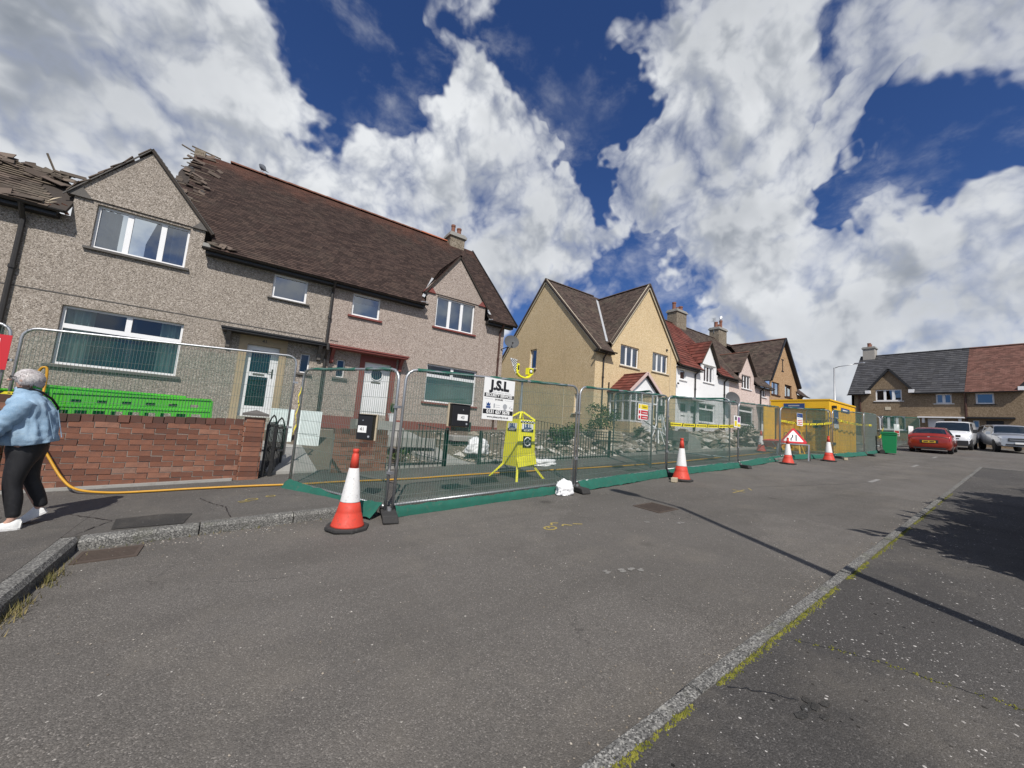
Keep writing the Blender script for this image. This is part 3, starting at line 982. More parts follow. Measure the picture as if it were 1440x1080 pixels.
for (a, b, c, d, lab) in ((13.6, 14.6, 3.0, 3.10, 'nearest of the three faint worn white dashes on the road'), (20.5, 21.7, 3.35, 3.45, 'middle one of the three faint worn white dashes on the road'), (27.5, 28.8, 3.8, 3.90, 'farthest of the three faint worn white dashes, before the red car')):
    m = MB(); flat(m, [(a, c), (b, c + .04), (b, d + .04), (a, d)], .004)
    tag(m.build('worn_road_dash', M_PAINTW), lab, 'road marking', 'worn white dashes on the road')

# open cracks with moss in them
rc = random.Random(31)


def crack(pts, dz, w0=.008, moss=0.0, name='pavement_crack'):
    mb, mm = MB(), MB()
    P_ = []
    for (a, b) in zip(pts[:-1], pts[1:]):
        for k in range(10):
            f = k / 10
            P_.append((a[0] + (b[0] - a[0]) * f + rc.gauss(0, .006), a[1] + (b[1] - a[1]) * f + rc.gauss(0, .006)))
    P_.append(pts[-1])
    for (a, b) in zip(P_[:-1], P_[1:]):
        a_, b_ = Vector((*a, 0)), Vector((*b, 0))
        s_ = (b_ - a_).normalized(); s_ = Vector((-s_.y, s_.x, 0)) * w0 * rc.uniform(.15, .6)
        mb.face([(p.x, p.y, g(p.x, p.y) + dz) for p in (a_ - s_, b_ - s_, b_ + s_, a_ + s_)])
        if rc.random() < moss:
            for q in range(6):
                c = Vector((a[0] + rc.gauss(0, .014), a[1] + rc.gauss(0, .012), 0)); c.z = g(c.x, c.y) + dz
                r = rc.uniform(.002, .006)
                top = mm.addv(c + Vector((0, 0, r)))
                rg = [mm.addv(c + Vector((math.cos(1.2566 * k) * r * rc.uniform(.7, 1.4), math.sin(1.2566 * k) * r * rc.uniform(.7, 1.4), -.001))) for k in range(5)]
                for k in range(5): mm.facei((top, rg[k], rg[(k + 1) % 5]))
    mb.build(name, M_BLACK, kind='structure')
    if mm.f: mm.build('moss', M_MOSS, kind='stuff')


crack([(3.10, 1.10), (3.25, .88), (3.32, .66), (3.35, .50), (3.44, .28), (3.40, .05), (3.52, -.3)], KH - .008, .006, .35)
crack([(2.28, 1.10), (2.42, .98), (2.50, .86)], KH - .008, .009)
crack([(-.36, 6.95), (-.20, 6.55), (-.05, 6.30), (.02, 5.75)], KH + .004, .011)
crack([(-1.22, 5.66), (-1.05, 6.12), (-1.5, 6.6)], KH + .004, .012)
crack([(9.6, 4.1), (12.8, 3.2), (16, 2.6)], .004, .010, name='road_crack')
m = MB()
for k in range(9):
    cx, cy = 2.52 + rnd.gauss(0, .07), .80 + rnd.gauss(0, .035)
    flat(m, [(cx + .05 * rnd.uniform(.4, 1) * math.cos(q * 1.047), cy + .025 * rnd.uniform(.4, 1) * math.sin(q * 1.047)) for q in range(6)], KH - .0078 + k * .0004)
m.build('oil_stain', M_PATCH, kind='structure')

# ------------------------------------------------------------------ gardens rising from the pavement to the houses


def gz(x, y):
    t = max(0, min(1, (y - 8.75) / 3.6))
    t = t * t * (3 - 2 * t)
    base = g(x, 8.6) + .10
    top = .93 + .052 * x
    return base + (top - base) * t


m = MB()
m.grid(120, 26, lambda u, v: (-12 + 58 * u, 8.62 + 5.3 * v, gz(-12 + 58 * u, 8.62 + 5.3 * v) + .05 * math.sin(7 * u * 58 * .31 + 5 * v) * math.sin(u * 58 * .9) * (1 if 0.02 < v < .9 else 0)))
m.build('garden_ground', M_EARTH, kind='structure')
# ------------------------------------------------------------------ house building blocks


def facY(Y):
    """facade looking to -Y: u = x"""
    return Matrix(((1, 0, 0, 0), (0, -1, 0, Y), (0, 0, 1, 0), (0, 0, 0, 1)))


def facX(X):
    """facade looking to -X: u = -y"""
    return Matrix(((0, -1, 0, X), (-1, 0, 0, 0), (0, 0, 1, 0), (0, 0, 0, 1)))


def wall_face(mb, rects, holes, deep=.16):
    for (u0, u1, z0, z1) in rects:
        us = sorted({u0, u1} | {h[i] for h in holes for i in (0, 1) if u0 < h[i] < u1})
        zs = sorted({z0, z1} | {h[i] for h in holes for i in (2, 3) if z0 < h[i] < z1})
        for a, b in zip(us[:-1], us[1:]):
            for c, d in zip(zs[:-1], zs[1:]):
                mu, mz = (a + b) / 2, (c + d) / 2
                if any(h[0] < mu < h[1] and h[2] < mz < h[3] for h in holes): continue
                mb.face([(a, 0, c), (b, 0, c), (b, 0, d), (a, 0, d)])
    for (a, b, c, d) in holes:
        mb.face([(a, 0, c), (a, -deep, c), (a, -deep, d), (a, 0, d)])
        mb.face([(b, 0, c), (b, 0, d), (b, -deep, d), (b, -deep, c)])
        mb.face([(a, 0, d), (a, -deep, d), (b, -deep, d), (b, 0, d)])
        mb.face([(a, 0, c), (b, 0, c), (b, -deep, c), (a, -deep, c)])


def window(parent, M, u0, u1, z0, z1, cells, frame=M_UPVC, sill=None, curtain=None, rec=.09, fw=.055, sill_out=.07, glass=None, curt_mat=None, sill_h=.075, sill_ext=.10, drop=0.0):
    """frame with panes; cells are fractions (u0,u1,v0,v1) of the opening"""
    mb = MB(M)
    W, H = u1 - u0, z1 - z0
    panes = []
    for (a, b, c, d) in cells:
        A, B, Cc, D = u0 + W * a, u0 + W * b, z0 + H * c, z0 + H * d
        mb.box(A, -rec - .05, Cc, A + fw, -rec, D)
        mb.box(B - fw, -rec - .05, Cc, B, -rec, D)
        mb.box(A + fw, -rec - .05, Cc, B - fw, -rec, Cc + fw)
        mb.box(A + fw, -rec - .05, D - fw, B - fw, -rec, D)
        panes.append((A + fw, B - fw, Cc + fw, D - fw))
    wn_ = mb.build('window', frame, parent)
    for (A, B, Cc, D) in panes:
        mb = MB(M)
        tilt = random.uniform(-.006, .006); tl2 = random.uniform(-.004, .004)
        mb.face([(A, -rec - .028 + tilt, Cc), (B, -rec - .028 - tilt, Cc), (B, -rec - .028 - tilt + tl2, D), (A, -rec - .028 + tilt + tl2, D)])
        mb.build('pane', glass or M_GLASS, wn_)
    if sill is not None:
        mb = MB(M)
        e = sill_ext
        mb.prism([(u0 - e, sill_out, z0 - sill_h), (u0 - e, sill_out, z0 - .018), (u0 - e, -rec + .003, z0 - .002), (u0 - e, -rec + .003, z0 - sill_h)], (u1 - u0 + 2 * e, 0, 0))
        mb.build('sill', sill, wn_)
    if curtain:
        cd = -rec - .22
        spans = {'sides': ((0.0, .22), (.78, 1.0)), 'left': ((0, .2),), 'right': ((.72, 1.0),), 'full': ((0, 1),), 'blind': ((0, 1),), 'wide': ((0, .36), (.70, 1))}[curtain]
        for (a, b) in spans:
            mb = MB(M)
            A, B = u0 + W * a, u0 + W * b
            n = max(8, int((B - A) / .02))
            if curtain == 'blind':
                k = max(4, int((B - A) / .11))
                for i in range(k):
                    x0_ = A + (B - A) * i / k
                    mb.face([(x0_, cd, z0 + .02), (x0_ + (B - A) / k * .92, cd + .045, z0 + .02), (x0_ + (B - A) / k * .92, cd + .045, z1 - drop), (x0_, cd, z1 - drop)])
                mb.build('blind', curt_mat or M_CURG, wn_, kind='stuff')
            else:
                mb.grid(n, 1, lambda u, v, A=A, B=B: (A + (B - A) * u, cd + .05 * math.sin(u * (B - A) * 48) + .02 * math.sin(u * 17), z0 - .03 + (z1 - drop - z0 + .03) * v))
                mb.build('curtain', curt_mat or M_CURG, wn_)
    return wn_


def tiles(name, parent, mt, P0, U, V, poly, tw=.165, gauge=.102, thick=.016, jit=.006, seed=1, wild=None):
    """courses of overlapping tiles over polygon poly given in (u,v) along U and up the slope V"""
    rn = random.Random(seed)
    P0, U, V = Vector(P0), Vector(U).normalized(), Vector(V).normalized()
    N = U.cross(V).normalized()
    if N.z < 0: N = -N
    mb = MB()
    us = [p[0] for p in poly]; vs = [p[1] for p in poly]

    def span(v):
        xs = []
        n = len(poly)
        for i in range(n):
            (a, b), (c, d) = poly[i], poly[(i + 1) % n]
            if (b <= v < d) or (d <= v < b):
                xs.append(a + (c - a) * (v - b) / (d - b))
        xs.sort()
        return list(zip(xs[::2], xs[1::2]))
    v = min(vs)
    row = 0
    while v < max(vs) - .01:
        for (a, b) in span(v + gauge * .5):
            u = a - (tw / 2 if row % 2 else 0)
            while u < b - .01:
                c, d = max(u, a), min(u + tw * .985, b)
                if d - c > .02:
                    k = rn.random()
                    j = rn.uniform(0, jit)
                    j2 = rn.uniform(0, jit)
                    if wild and rn.random() < wild: j += rn.uniform(0, .03); j2 += rn.uniform(0, .03)
                    v1 = min(v + gauge * 1.25, max(vs) + .02)
                    A = P0 + U * c + V * v + N * (thick + j)
                    B = P0 + U * d + V * v + N * (thick + j2)
                    Cc = P0 + U * d + V * v1 + N * .004
                    D = P0 + U * c + V * v1 + N * .004
                    A0, B0 = A - N * (thick + .012), B - N * (thick + .012)
                    ia = [mb.addv(q) for q in (A, B, Cc, D, A0, B0)]
                    mb.cur = k
                    mb.facei((ia[0], ia[1], ia[2], ia[3])); mb.facei((ia[4], ia[5], ia[1], ia[0]))
                u += tw
        v += gauge
        row += 1
    return mb.build(name, mt, parent, kind='stuff')


def slab(mb, P0, U, V, poly, th=.06, up=-.004):
    P0, U, V = Vector(P0), Vector(U).normalized(), Vector(V).normalized()
    N = U.cross(V).normalized()
    if N.z < 0: N = -N
    mb.prism([P0 + U * a + V * b + N * up for a, b in poly], -N * th)


def ridge(parent, a, b, mt, n=None, r=.12, half=True):
    """half-round ridge tiles as separate pieces"""
    a, b = Vector(a), Vector(b)
    L = (b - a).length
    n = n or max(1, int(L / .45))
    d = (b - a) / L
    s_ = d.cross(Vector((0, 0, 1))).normalized()
    u_ = s_.cross(d)
    for i in range(n):
        mb = MB()
        p0, p1 = a + d * (L * i / n), a + d * (L * (i + 1) / n + .03)
        r0 = r * random.uniform(.95, 1.05)
        arc0 = [p0 + s_ * r0 * math.cos(t) + u_ * (r0 * .8 * math.sin(t) - .02) for t in [math.pi * k / 6 for k in range(7)]]
        arc1 = [p1 + s_ * r0 * .94 * math.cos(t) + u_ * (r0 * .76 * math.sin(t) - .022) for t in [math.pi * k / 6 for k in range(7)]]
        for k in range(6):
            mb.face([arc0[k], arc0[k + 1], arc1[k + 1], arc1[k]])
        mb.face(arc0); mb.face(arc1[::-1])
        mb.build('ridge_tile', mt, parent)


def gutter(parent, a, b, r=.055, mt=M_GUT):
    a, b = Vector(a), Vector(b)
    d = (b - a).normalized()
    s_ = d.cross(Vector((0, 0, 1))).normalized()
    mb = MB()
    for i in range(6):
        t0, t1 = math.pi + math.pi * i / 6, math.pi + math.pi * (i + 1) / 6
        o0 = s_ * r * math.cos(t0) + Vector((0, 0, r * math.sin(t0))); o1 = s_ * r * math.cos(t1) + Vector((0, 0, r * math.sin(t1)))
        mb.face([a + o0, b + o0, b + o1, a + o1])
        q = .9
        mb.face([a + o0 * q, a + o1 * q, b + o1 * q, b + o0 * q])
    mb.face([a + s_ * r, a - s_ * r, a - Vector((0, 0, r))]); mb.face([b + s_ * r, b - s_ * r, b - Vector((0, 0, r))])
    return mb.build('gutter', mt, parent)


def pipe(parent, pts, r=.038, mt=M_GUT, collars=True):
    mb = MB()
    mb.tube(pts, r, 8)
    if collars:
        a, b = Vector(pts[-2]), Vector(pts[-1])
        n = max(1, int((b - a).length / 1.7))
        for i in range(n):
            p = a + (b - a) * (i + .5) / n
            mb.lathe([(r * 1.35, -.04), (r * 1.35, .04)], 8, p)
    return mb.build('drainpipe', mt, parent)


def chimney(parent, cx, cy, z0, z1, wx, wy, pots, mt=M_CHIM, bird=None):
    mb = MB(); mb.box(cx - wx / 2, cy - wy / 2, z0, cx + wx / 2, cy + wy / 2, z1 - .22)
    ch = mb.build('chimney', mt, parent)
    mb = MB(); mb.box(cx - wx / 2 - .08, cy - wy / 2 - .08, z1 - .22, cx + wx / 2 + .08, cy + wy / 2 + .08, z1 - .10)
    mb.box(cx - wx / 2 - .02, cy - wy / 2 - .02, z1 - .10, cx + wx / 2 + .02, cy + wy / 2 + .02, z1)
    mb.build('chimney_cap', M_CONC, ch)
    for (dx, dy, h, r) in pots:
        mb = MB(); mb.lathe([(r * 1.05, z1), (r * .92, z1 + .08), (r * .88, z1 + h * .8), (r * 1.05, z1 + h * .82), (r * 1.05, z1 + h), (r * .8, z1 + h)], 12, (cx + dx, cy + dy, 0))
        mb.build('chimney_pot', M_POT, ch, smooth=False)
    return ch


def dish(label, c, R, facing, wall_pt):
    """satellite dish on a bracket; a thing of its own"""
    t = thing('satellite_dish', label, 'satellite dish', wall_pt)
    c, f = Vector(c), Vector(facing).normalized()
    mb = MB()
    prof = [(0.001, 0), (R * .35, .02 * R), (R * .7, .09 * R), (R, .2 * R)]
    mb.lathe(prof, 20, c, f, cap=False)
    mb.build('reflector', M_DISH, t, smooth=True)
    mb = MB(); mb.tube([c - f * .01, c - f * .12 + Vector((0, 0, -.08)), Vector(wall_pt)], .018, 6)
    mb.build('bracket', M_GUT, t)
    mb = MB()
    lo = c + f * R * .9 + Vector((0, 0, -R * .55))
    mb.tube([c + Vector((0, 0, -R * .8)), lo], .009, 5)
    mb.lathe([(.03, -.05), (.03, .05)], 8, lo, (c - lo))
    mb.build('receiver_arm', M_GUT, t)
    return t


# ------------------------------------------------------------------ house 1: the nearest semi-detached pair, half stripped
YF = 13.3
F1 = facY(YF)
H1 = thing('pebbledashed_house', 'nearest grey pebbledashed house pair with a ragged half stripped brown tiled roof', 'house', (0, YF, .9))
up1 = (-3.57, -1.80, 5.13, 6.22); lo1 = (-3.80, -1.60, 2.22, 3.62)
w2 = (.23, 1.14, 4.86, 5.58); w3 = (2.48, 3.38, 4.84, 5.58); g2 = (5.41, 7.04, 5.08, 6.25); w4 = (5.28, 7.38, 2.25, 3.65)
d1 = (-.16, .64, 1.30, 3.36); d2 = (3.10, 3.98, 1.62, 3.36); s1 = (1.20, 1.46, 2.73, 3.32); s2 = (2.24, 2.49, 2.73, 3.31)
m = MB(F1)
wall_face(m, [(-10.5, 1.85, -.4, 5.75), (-3.97, -1.49, 5.75, 6.28)], [up1, lo1, w2, d1, s1])
# string course joint as a real groove lip
H1W = m.build('wall', M_HARL1, H1)
m = MB(F1)
wall_face(m, [(1.85, 8.5, -.4, 5.75), (4.98, 7.50, 5.75, 6.30)], [w3, g2, w4, d2, s2])
m.build('wall', M_HARL2, H1)
# side, back and party walls
m = MB()
m.prism([(8.5, YF + .001, -.4), (8.5, YF + 8.6, -.4), (8.5, YF + 8.6, 5.75), (8.5, YF + 4.3, 10.25), (8.5, YF + .001, 5.75)], (-.2, 0, 0))
m.build('wall', M_HARL2, H1)
m = MB(); m.box(-10.5, YF + 8.4, -.4, 8.3, YF + 8.6, 5.75); m.build('wall', M_HARL2, H1)
m = MB(); m.prism([(-2.55, YF + .3, .5), (-2.55, YF + 8.3, .5), (-2.55, YF + 8.3, 5.6), (-2.55, YF + 4.0, 9.75), (-2.55, YF + .3, 5.6)], (-.12, 0, 0))
m.box(-10.4, YF + .25, 4.0, 8.28, YF + 8.35, 4.1)
m.box(1.80, YF + .2, .5, 1.90, YF + 8.3, 5.6)
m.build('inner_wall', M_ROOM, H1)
# flat gable panels standing proud, with kneelers at the feet
for (a, b, ap, zf, za, mt, kn) in ((-4.08, -1.36, -2.78, 6.29, 7.95, M_HARL1, M_SILLG), (4.90, 7.58, 6.18, 6.31, 8.00, M_HARL2, M_SILLR)):
    m = MB(F1)
    m.prism([(a + .12, .035, zf), (b - .12, .035, zf), (b - .05, .035, zf + .10), (ap, .035, za), (a + .05, .035, zf + .10)], (0, -.24, 0))
    m.build('gable', mt, H1)
    for (s_, e) in ((a, 1), (b, -1)):
        m = MB(F1)
        m.prism([(s_ - .02 * e, .06, zf - .02), (s_ + .42 * e, .06, zf - .02), (s_ + .05 * e + .16 * e, .06, zf + .24), (s_ + .02 * e, .06, zf + .07)], (0, -.20, 0))
        m.build('kneeler', kn, H1)
# long horizontal joint across the facade
m = MB(F1); m.box(-10.4, -.01, 3.865, 1.75, .012, 3.885); m.box(1.95, -.01, 3.865, 2.2, .012, 3.885)
m.build('string_course', M_SILLG, H1)
# red painted base band on the right half
m = MB(F1)
m.box(1.88, -.02, 1.10, 2.98, .03, 1.49); m.box(4.12, -.02, 1.10, 8.502, .03, 1.49)
m.build('plinth_band', M_SILLR, H1)
# windows
tri = [(0, .30, 0, 1), (.30, .70, 0, 1), (.70, 1, 0, 1)]
window(H1, F1, *up1, [(0, .335, 0, 1), (.335, .70, 0, 1), (.70, 1, 0, 1)], sill=M_SILLG, curtain='sides', curt_mat=M_CURD)
window(H1, F1, *lo1, [(0, .52, .66, 1), (.52, 1, .66, 1), (0, 1, 0, .66)], sill=M_SILLG, curtain='sides', glass=M_GLASSL, curt_mat=M_CURG)
window(H1, F1, *w2, [(0, 1, 0, 1)], sill=M_SILLG, rec=.05, sill_h=.05)
window(H1, F1, *w3, [(0, 1, 0, 1)], sill=M_SILLR, curtain='blind', rec=.05, curt_mat=M_CURW, drop=.25)
window(H1, F1, *g2, [(0, .34, 0, 1), (.34, .66, 0, 1), (.66, 1, 0, 1)], sill=M_SILLR, curtain='blind', curt_mat=M_CURW, rec=.07)
window(H1, F1, *w4, [(0, .5, .70, 1), (.5, 1, .70, 1), (0, 1, 0, .70)], sill=M_SILLR, curtain='blind', glass=M_GLASSL, curt_mat=M_CURG, drop=.48)
window(H1, F1, *s1, [(0, 1, 0, 1)], sill=M_SILLG, fw=.035, glass=M_GLASSL)
window(H1, F1, *s2, [(0, 1, 0, 1)], sill=M_SILLG, fw=.035, glass=M_GLASSL)
# stone surround of the left door
m = MB(F1)
m.box(-.36, -.03, 1.18, -.16, .02, 3.62); m.box(.64, -.03, 1.18, .82, .02, 3.62); m.box(-.16, -.03, 3.36, .64, .02, 3.62)
for i in range(6):
    pass
m.build('door_surround', M_SANDST, H1)
m = MB(F1)
m.box(2.94, -.03, 1.45, 3.10, .02, 3.58); m.box(3.98, -.03, 1.45, 4.14, .02, 3.58); m.box(3.10, -.03, 3.36, 3.98, .02, 3.58)
m.build('door_surround', M_SILLR, H1)
# left door: glazed upper and lower light
m = MB(F1)
a, b, c, d = d1
r = -.10
for q in ((a, b, c, c + .30), (a, b, d - .14, d), (a, a + .13, c + .30, d - .14), (b - .20, b, c + .30, d - .14), (a + .13, b - .20, c + 1.16, c + 1.28)):
    m.box(q[0], r - .05, q[2], q[1], r, q[3])
dr = m.build('door', M_UPVC, H1)
for (z0_, z1_) in ((c + .30, c + 1.16), (c + 1.28, d - .14)):
    mm = MB(F1); mm.face([(a + .13, r - .02, z0_), (b - .20, r - .02, z0_), (b - .20, r - .02, z1_), (a + .13, r - .02, z1_)])
    mm.build('pane', M_GLASSL, dr)
mm = MB(F1); mm.box(a + .22, r, c + 1.195, b - .30, r + .012, c + 1.245); mm.build('letter_plate', M_SILLG, dr)
mm = MB(F1); mm.box(b - .13, r, c + 1.15, b - .09, r + .015, c + 1.42); mm.tube([(b - .11, r + .015, c + 1.32), (b - .11, r + .05, c + 1.32), (b - .24, r + .05, c + 1.33)], .011, 6)
mm.build('handle', M_GUT, dr)
# right door: boarded with a round light
m = MB(F1)
a, b, c, d = d2
m.box(a, r - .05, c, b, r, d)
dr2 = m.build('door', M_UPVC, H1)
n = 7
for i in range(n):
    mm = MB(F1); mm.box(a + .10 + (b - a - .20) * i / n + .006, r, c + .10, a + .10 + (b - a - .20) * (i + 1) / n - .006, r + .012, c + 1.02)
    mm.build('plank', M_UPVC, dr2)
cx, cz = (a + b) / 2, c + 1.36
ri = [(cx + .19 * math.cos(6.2832 * k / 20), cz + .19 * math.sin(6.2832 * k / 20)) for k in range(20)]
mm = MB(F1); mm.face([(u, r + .004, z) for u, z in ri]); mm.build('pane', M_GLASSL, dr2)
mm = MB(F1); mm.face([(cx + .185 * math.cos(6.2832 * k / 20), r + .002, cz + .185 * math.sin(6.2832 * k / 20)) for k in range(20)]); mm.build('backing', M_DARKP, dr2)
mm = MB(F1); mm.tube([(u, r + .01, z) for u, z in [(cx + .2 * math.cos(6.2832 * k / 20), cz + .2 * math.sin(6.2832 * k / 20)) for k in range(20)]], .018, 6, closed=True); mm.build('ring', M_UPVC, dr2)
mm = MB(F1); mm.box(cx - .15, r, c + 1.06, cx + .15, r + .012, c + 1.115); mm.build('letter_plate', M_SILLG, dr2)
# canopies over the doors on shaped brackets
for (a, b, mt, lab) in ((-.78, 1.845, M_DARKP, 1), (1.90, 4.42, M_SILLR, 2)):
    m = MB(F1)
    m.box(a, .003, 3.60, b, .40, 3.655)
    m.box(a - .02, .003, 3.656, b + (.02 if lab == 2 else 0), .43, 3.70)
    cp = m.build('canopy', mt, H1)
    for s_ in ((a + .16, b - .16)):
        mm = MB(F1)
        mm.prism([(s_ - .05, .003, 3.60), (s_ - .05, .32, 3.60), (s_ - .05, .26, 3.50), (s_ - .05, .12, 3.36), (s_ - .05, .10, 3.18), (s_ - .05, .003, 3.14)], (.10, 0, 0))
        mm.build('bracket', mt if lab == 2 else M_SILLG, cp)
# door numbers 41 painted above the left door
text('41', .13, frameM((.24, YF - .024, 3.49), (1, 0, 0), (0, 0, 1)), M_SILLG, H1, 'door_number', bold=.003)
# gutters, fascia, downpipes
for (a, b) in ((-10.5, -4.12), (-1.40, 4.88), (7.56, 8.78)):
    m = MB(F1); m.box(a, .004, 5.60, b, .24, 5.74); m.build('fascia', M_DARKP, H1)
for (a, b) in ((-10.5, -3.99), (-1.48, 4.96), (7.52, 8.82)):
    gutter(H1, (a, YF - .315, 5.73), (b, YF - .315, 5.73))
pipe(H1, [(-4.64, YF - .31, 5.70), (-4.64, YF - .20, 5.55), (-4.64, YF - .06, 5.40), (-4.64, YF - .06, .9)], .05)
pipe(H1, [(1.85, YF - .31, 5.70), (1.85, YF - .20, 5.55), (1.85, YF - .055, 5.42), (1.85, YF - .055, 3.75)], .042)
pipe(H1, [(1.85, YF - .055, 3.75), (1.85, YF - .47, 3.66), (1.86, YF - .47, 3.50), (1.87, YF - .07, 3.28), (1.87, YF - .06, .85)], .046)
pipe(H1, [(8.27, YF - .31, 5.70), (8.27, YF - .20, 5.55), (8.27, YF - .055, 5.42), (8.27, YF - .055, .9)], .042, M_BROWNF)
# steps
m = MB(); m.box(-.42, YF - .75, .4, .86, YF - .002, 1.17); m.box(-1.2, YF - .40, .4, -.425, YF - .002, .98)
m.build('door_step', M_CONC, H1)
m = MB(); m.box(2.85, YF - .8, .6, 4.25, YF - .032, 1.44); m.box(2.85, YF - 1.15, .6, 4.25, YF - .803, 1.26)
m.build('door_step', M_CONC, H1)

# roof
EY, EZ = YF - .34, 5.74          # eaves edge
sl = 1.055
rise = Vector((0, 1, sl)).normalized()
RY = YF + 4.35
RZ = EZ + sl * (RY - EY)
SL = math.hypot(RY - EY, RZ - EZ)


def vz(z): return (z - EZ) / (RZ - EZ) * SL


# right gable: valleys start at the eaves and meet at the small ridge
xa, xb, xap = 4.86, 7.62, 6.18
zg = 8.02
va = vz(zg)
vf = vz(6.30)
poly_r = [(-1.30, 0), (xa - .02, 0), (xa, vf), (xap, va), (xb, vf), (xb + .02, 0), (8.86, 0), (8.86, SL), (-2.55, SL), (-2.62, va + .35), (-2.74, va), (-1.34, vf)]
m = MB(); slab(m, (0, EY, EZ), (1, 0, 0), rise, poly_r, .09, -.006)
slab(m, (0, 2 * RY - EY, EZ), (1, 0, 0), (0, -1, sl), [(-2.55, 0), (8.86, 0), (8.86, SL), (-2.55, SL)], .09, -.006)
H1R = m.build('roof', M_DECK, H1)
tiles('roof_tiles', H1R, M_TILE1, (0, EY - .03, EZ - .03), (1, 0, 0), rise, poly_r, seed=4)
tiles('roof_tiles', H1R, M_TILE1, (0, 2 * RY - EY + .03, EZ - .03), (1, 0, 0), (0, -1, sl), [(-2.55, 0), (8.86, 0), (8.86, SL), (-2.55, SL)], tw=.5, gauge=.3, seed=5)
ridge(H1R, (-1.6, RY, RZ + .02), (6.0, RY, RZ + .02), M_RIDGE)
ridge(H1R, (6.0, RY, RZ + .03), (7.35, RY, RZ + .03), worn('new_ridge_clay', (.42, .13, .06), .8, .3, 5, dirt_amt=.15))
# verge at the right-hand end
m = MB(); m.bar((8.87, EY - .04, EZ - .05), (8.87, RY, RZ - .02), .03, .16, (0, 0, 1)); m.bar((8.87, 2 * RY - EY, EZ - .05), (8.87, RY, RZ - .02), .03, .16)
m.build('verge_board', M_DARKP, H1R)
# small roofs behind the two gables
for (xa_, xb_, xp_, zf_, za_, intact) in ((-4.14, -1.30, -2.78, 6.22, 8.02, 0), (xa, xb, xap, 6.24, 8.06, 1)):
    yb = EY + (za_ - EZ) / sl
    for (xe, sgn) in ((xa_, 1), (xb_, -1)):
        ylow = EY + (zf_ - EZ) / sl
        V_ = Vector((xp_ - xe, 0, za_ - zf_)); Ls = V_.length
        pl = [(0, 0), (ylow - (YF - .10) + .05, 0), (yb - (YF - .10), Ls), (0, Ls)]
        O = (xe, YF - .10, zf_)
        if sgn == -1 or intact:
            m = MB(); slab(m, O, (0, 1, 0), V_, pl, .06, -.004)
            m.build('roof', M_DECK, H1R)
            tiles('roof_tiles', H1R, M_TILE1, O, (0, 1, 0), V_, pl, seed=int(10 + xe))
        else:
            m = MB(); slab(m, (xe + .05, YF + .05, zf_ - .08), (0, 1, 0), V_, [(0, 0), (ylow - YF + .1, 0), (yb - YF, Ls * .97), (0, Ls * .97)], .05, -.02); m.build('roof', M_DECK, H1R)
            m = MB(); m.prism([(-3.95, YF + .02, 5.6), (-3.95, YF + 1.0, 5.6), (-3.95, YF + .9, 6.3), (-3.95, YF + .02, 6.3)], (.05, 0, 0)); m.build('cheek', M_DARKP, H1R)
        # raking trim along the gable edge
        m = MB(); m.bar(Vector((xe, YF - .085, zf_ + .00)), Vector((xp_, YF - .085, za_ + .00)), .03, .022, (0, 0, 1))
        m.build('verge_board', M_SILLG if intact == 0 else M_BROWNF, H1R)
# lead valley left of the right gable
m = MB()
for (xe, xp_, zf_, za_) in ((4.80, 5.55, 5.95, 7.2), (7.66, 7.62, 5.95, 6.5)):
    a = Vector((xe, EY + (zf_ - EZ) / sl - .02, zf_ + .06)); b = Vector((xp_, EY + (za_ - EZ) / sl - .02, za_ + .07))
    m = MB(); m.bar(a, b, .10, .012, (0, -.7, .7)); m.build('lead_flashing', M_LEAD, H1R)
m = MB(); m.bar((4.66, EY + .03, EZ + .02), (4.92, EY + .22, EZ + .10), .20, .03, (0, 0, 1)); m.build('lead_flashing', M_LEAD, H1R)
m = MB(); m.bar((7.62, EY + .03, EZ + .02), (7.78, EY + .22, EZ + .12), .16, .03, (0, 0, 1)); m.build('lead_flashing', M_LEAD, H1R)
chimney(H1, 7.86, RY + .05, RZ - .75, 11.22, .80, .62, [(-.17, 0, .50, .11), (.17, 0, .42, .12)])
m = MB(); m.box(7.40, RY - .33, RZ - .55, 8.32, RY - .265, RZ - .40); m.build('lead_flashing', M_LEAD, H1R)

# left end: lower courses only, the rest pulled off; loose tiles and broken battens
rn = random.Random(21)
VL = vz(6.98)
poly_l = [(-10.5, 0), (-4.22, 0), (-4.30, .5), (-4.62, VL * .55), (-4.45, VL * .8), (-4.9, VL), (-5.4, VL * 1.02), (-6.0, VL * .93), (-7.2, VL), (-8.6, VL * .9), (-10.5, VL)]
m = MB(); slab(m, (0, EY, EZ), (1, 0, 0), rise, [(-10.5, 0), (-3.96, 0), (-3.98, VL * .62), (-4.4, VL * .92), (-10.5, VL * .92)], .07, -.006)
H1L = m.build('roof', M_DECK, H1)
tiles('roof_tiles', H1L, M_TILED, (0, EY - .03, EZ - .03), (1, 0, 0), rise, poly_l, tw=.17, gauge=.105, jit=.016, seed=8, wild=.10)
N1 = Vector((0, -sl, 1)).normalized()


def loose(parent, u, v, lift, name='loose_tile', mt=M_TILED, s=1.0, wd=.26, ln=.17, ang=.7):
    c = Vector((u, EY, EZ)) + rise * v + N1 * lift
    mb = MB(); mb.cur = rn.random()
    R = Matrix.Rotation(rn.uniform(-ang, ang), 3, N1) @ Matrix.Rotation(rn.uniform(-.5, .5), 3, 'X') @ Matrix.Rotation(rn.uniform(-.3, .3), 3, 'Y')
    mb.obox(c, R @ Vector((wd / 2 * s, 0, 0)), R @ (rise * ln / 2 * s), R @ (N1 * .008))
    mb.build(name, mt, parent)


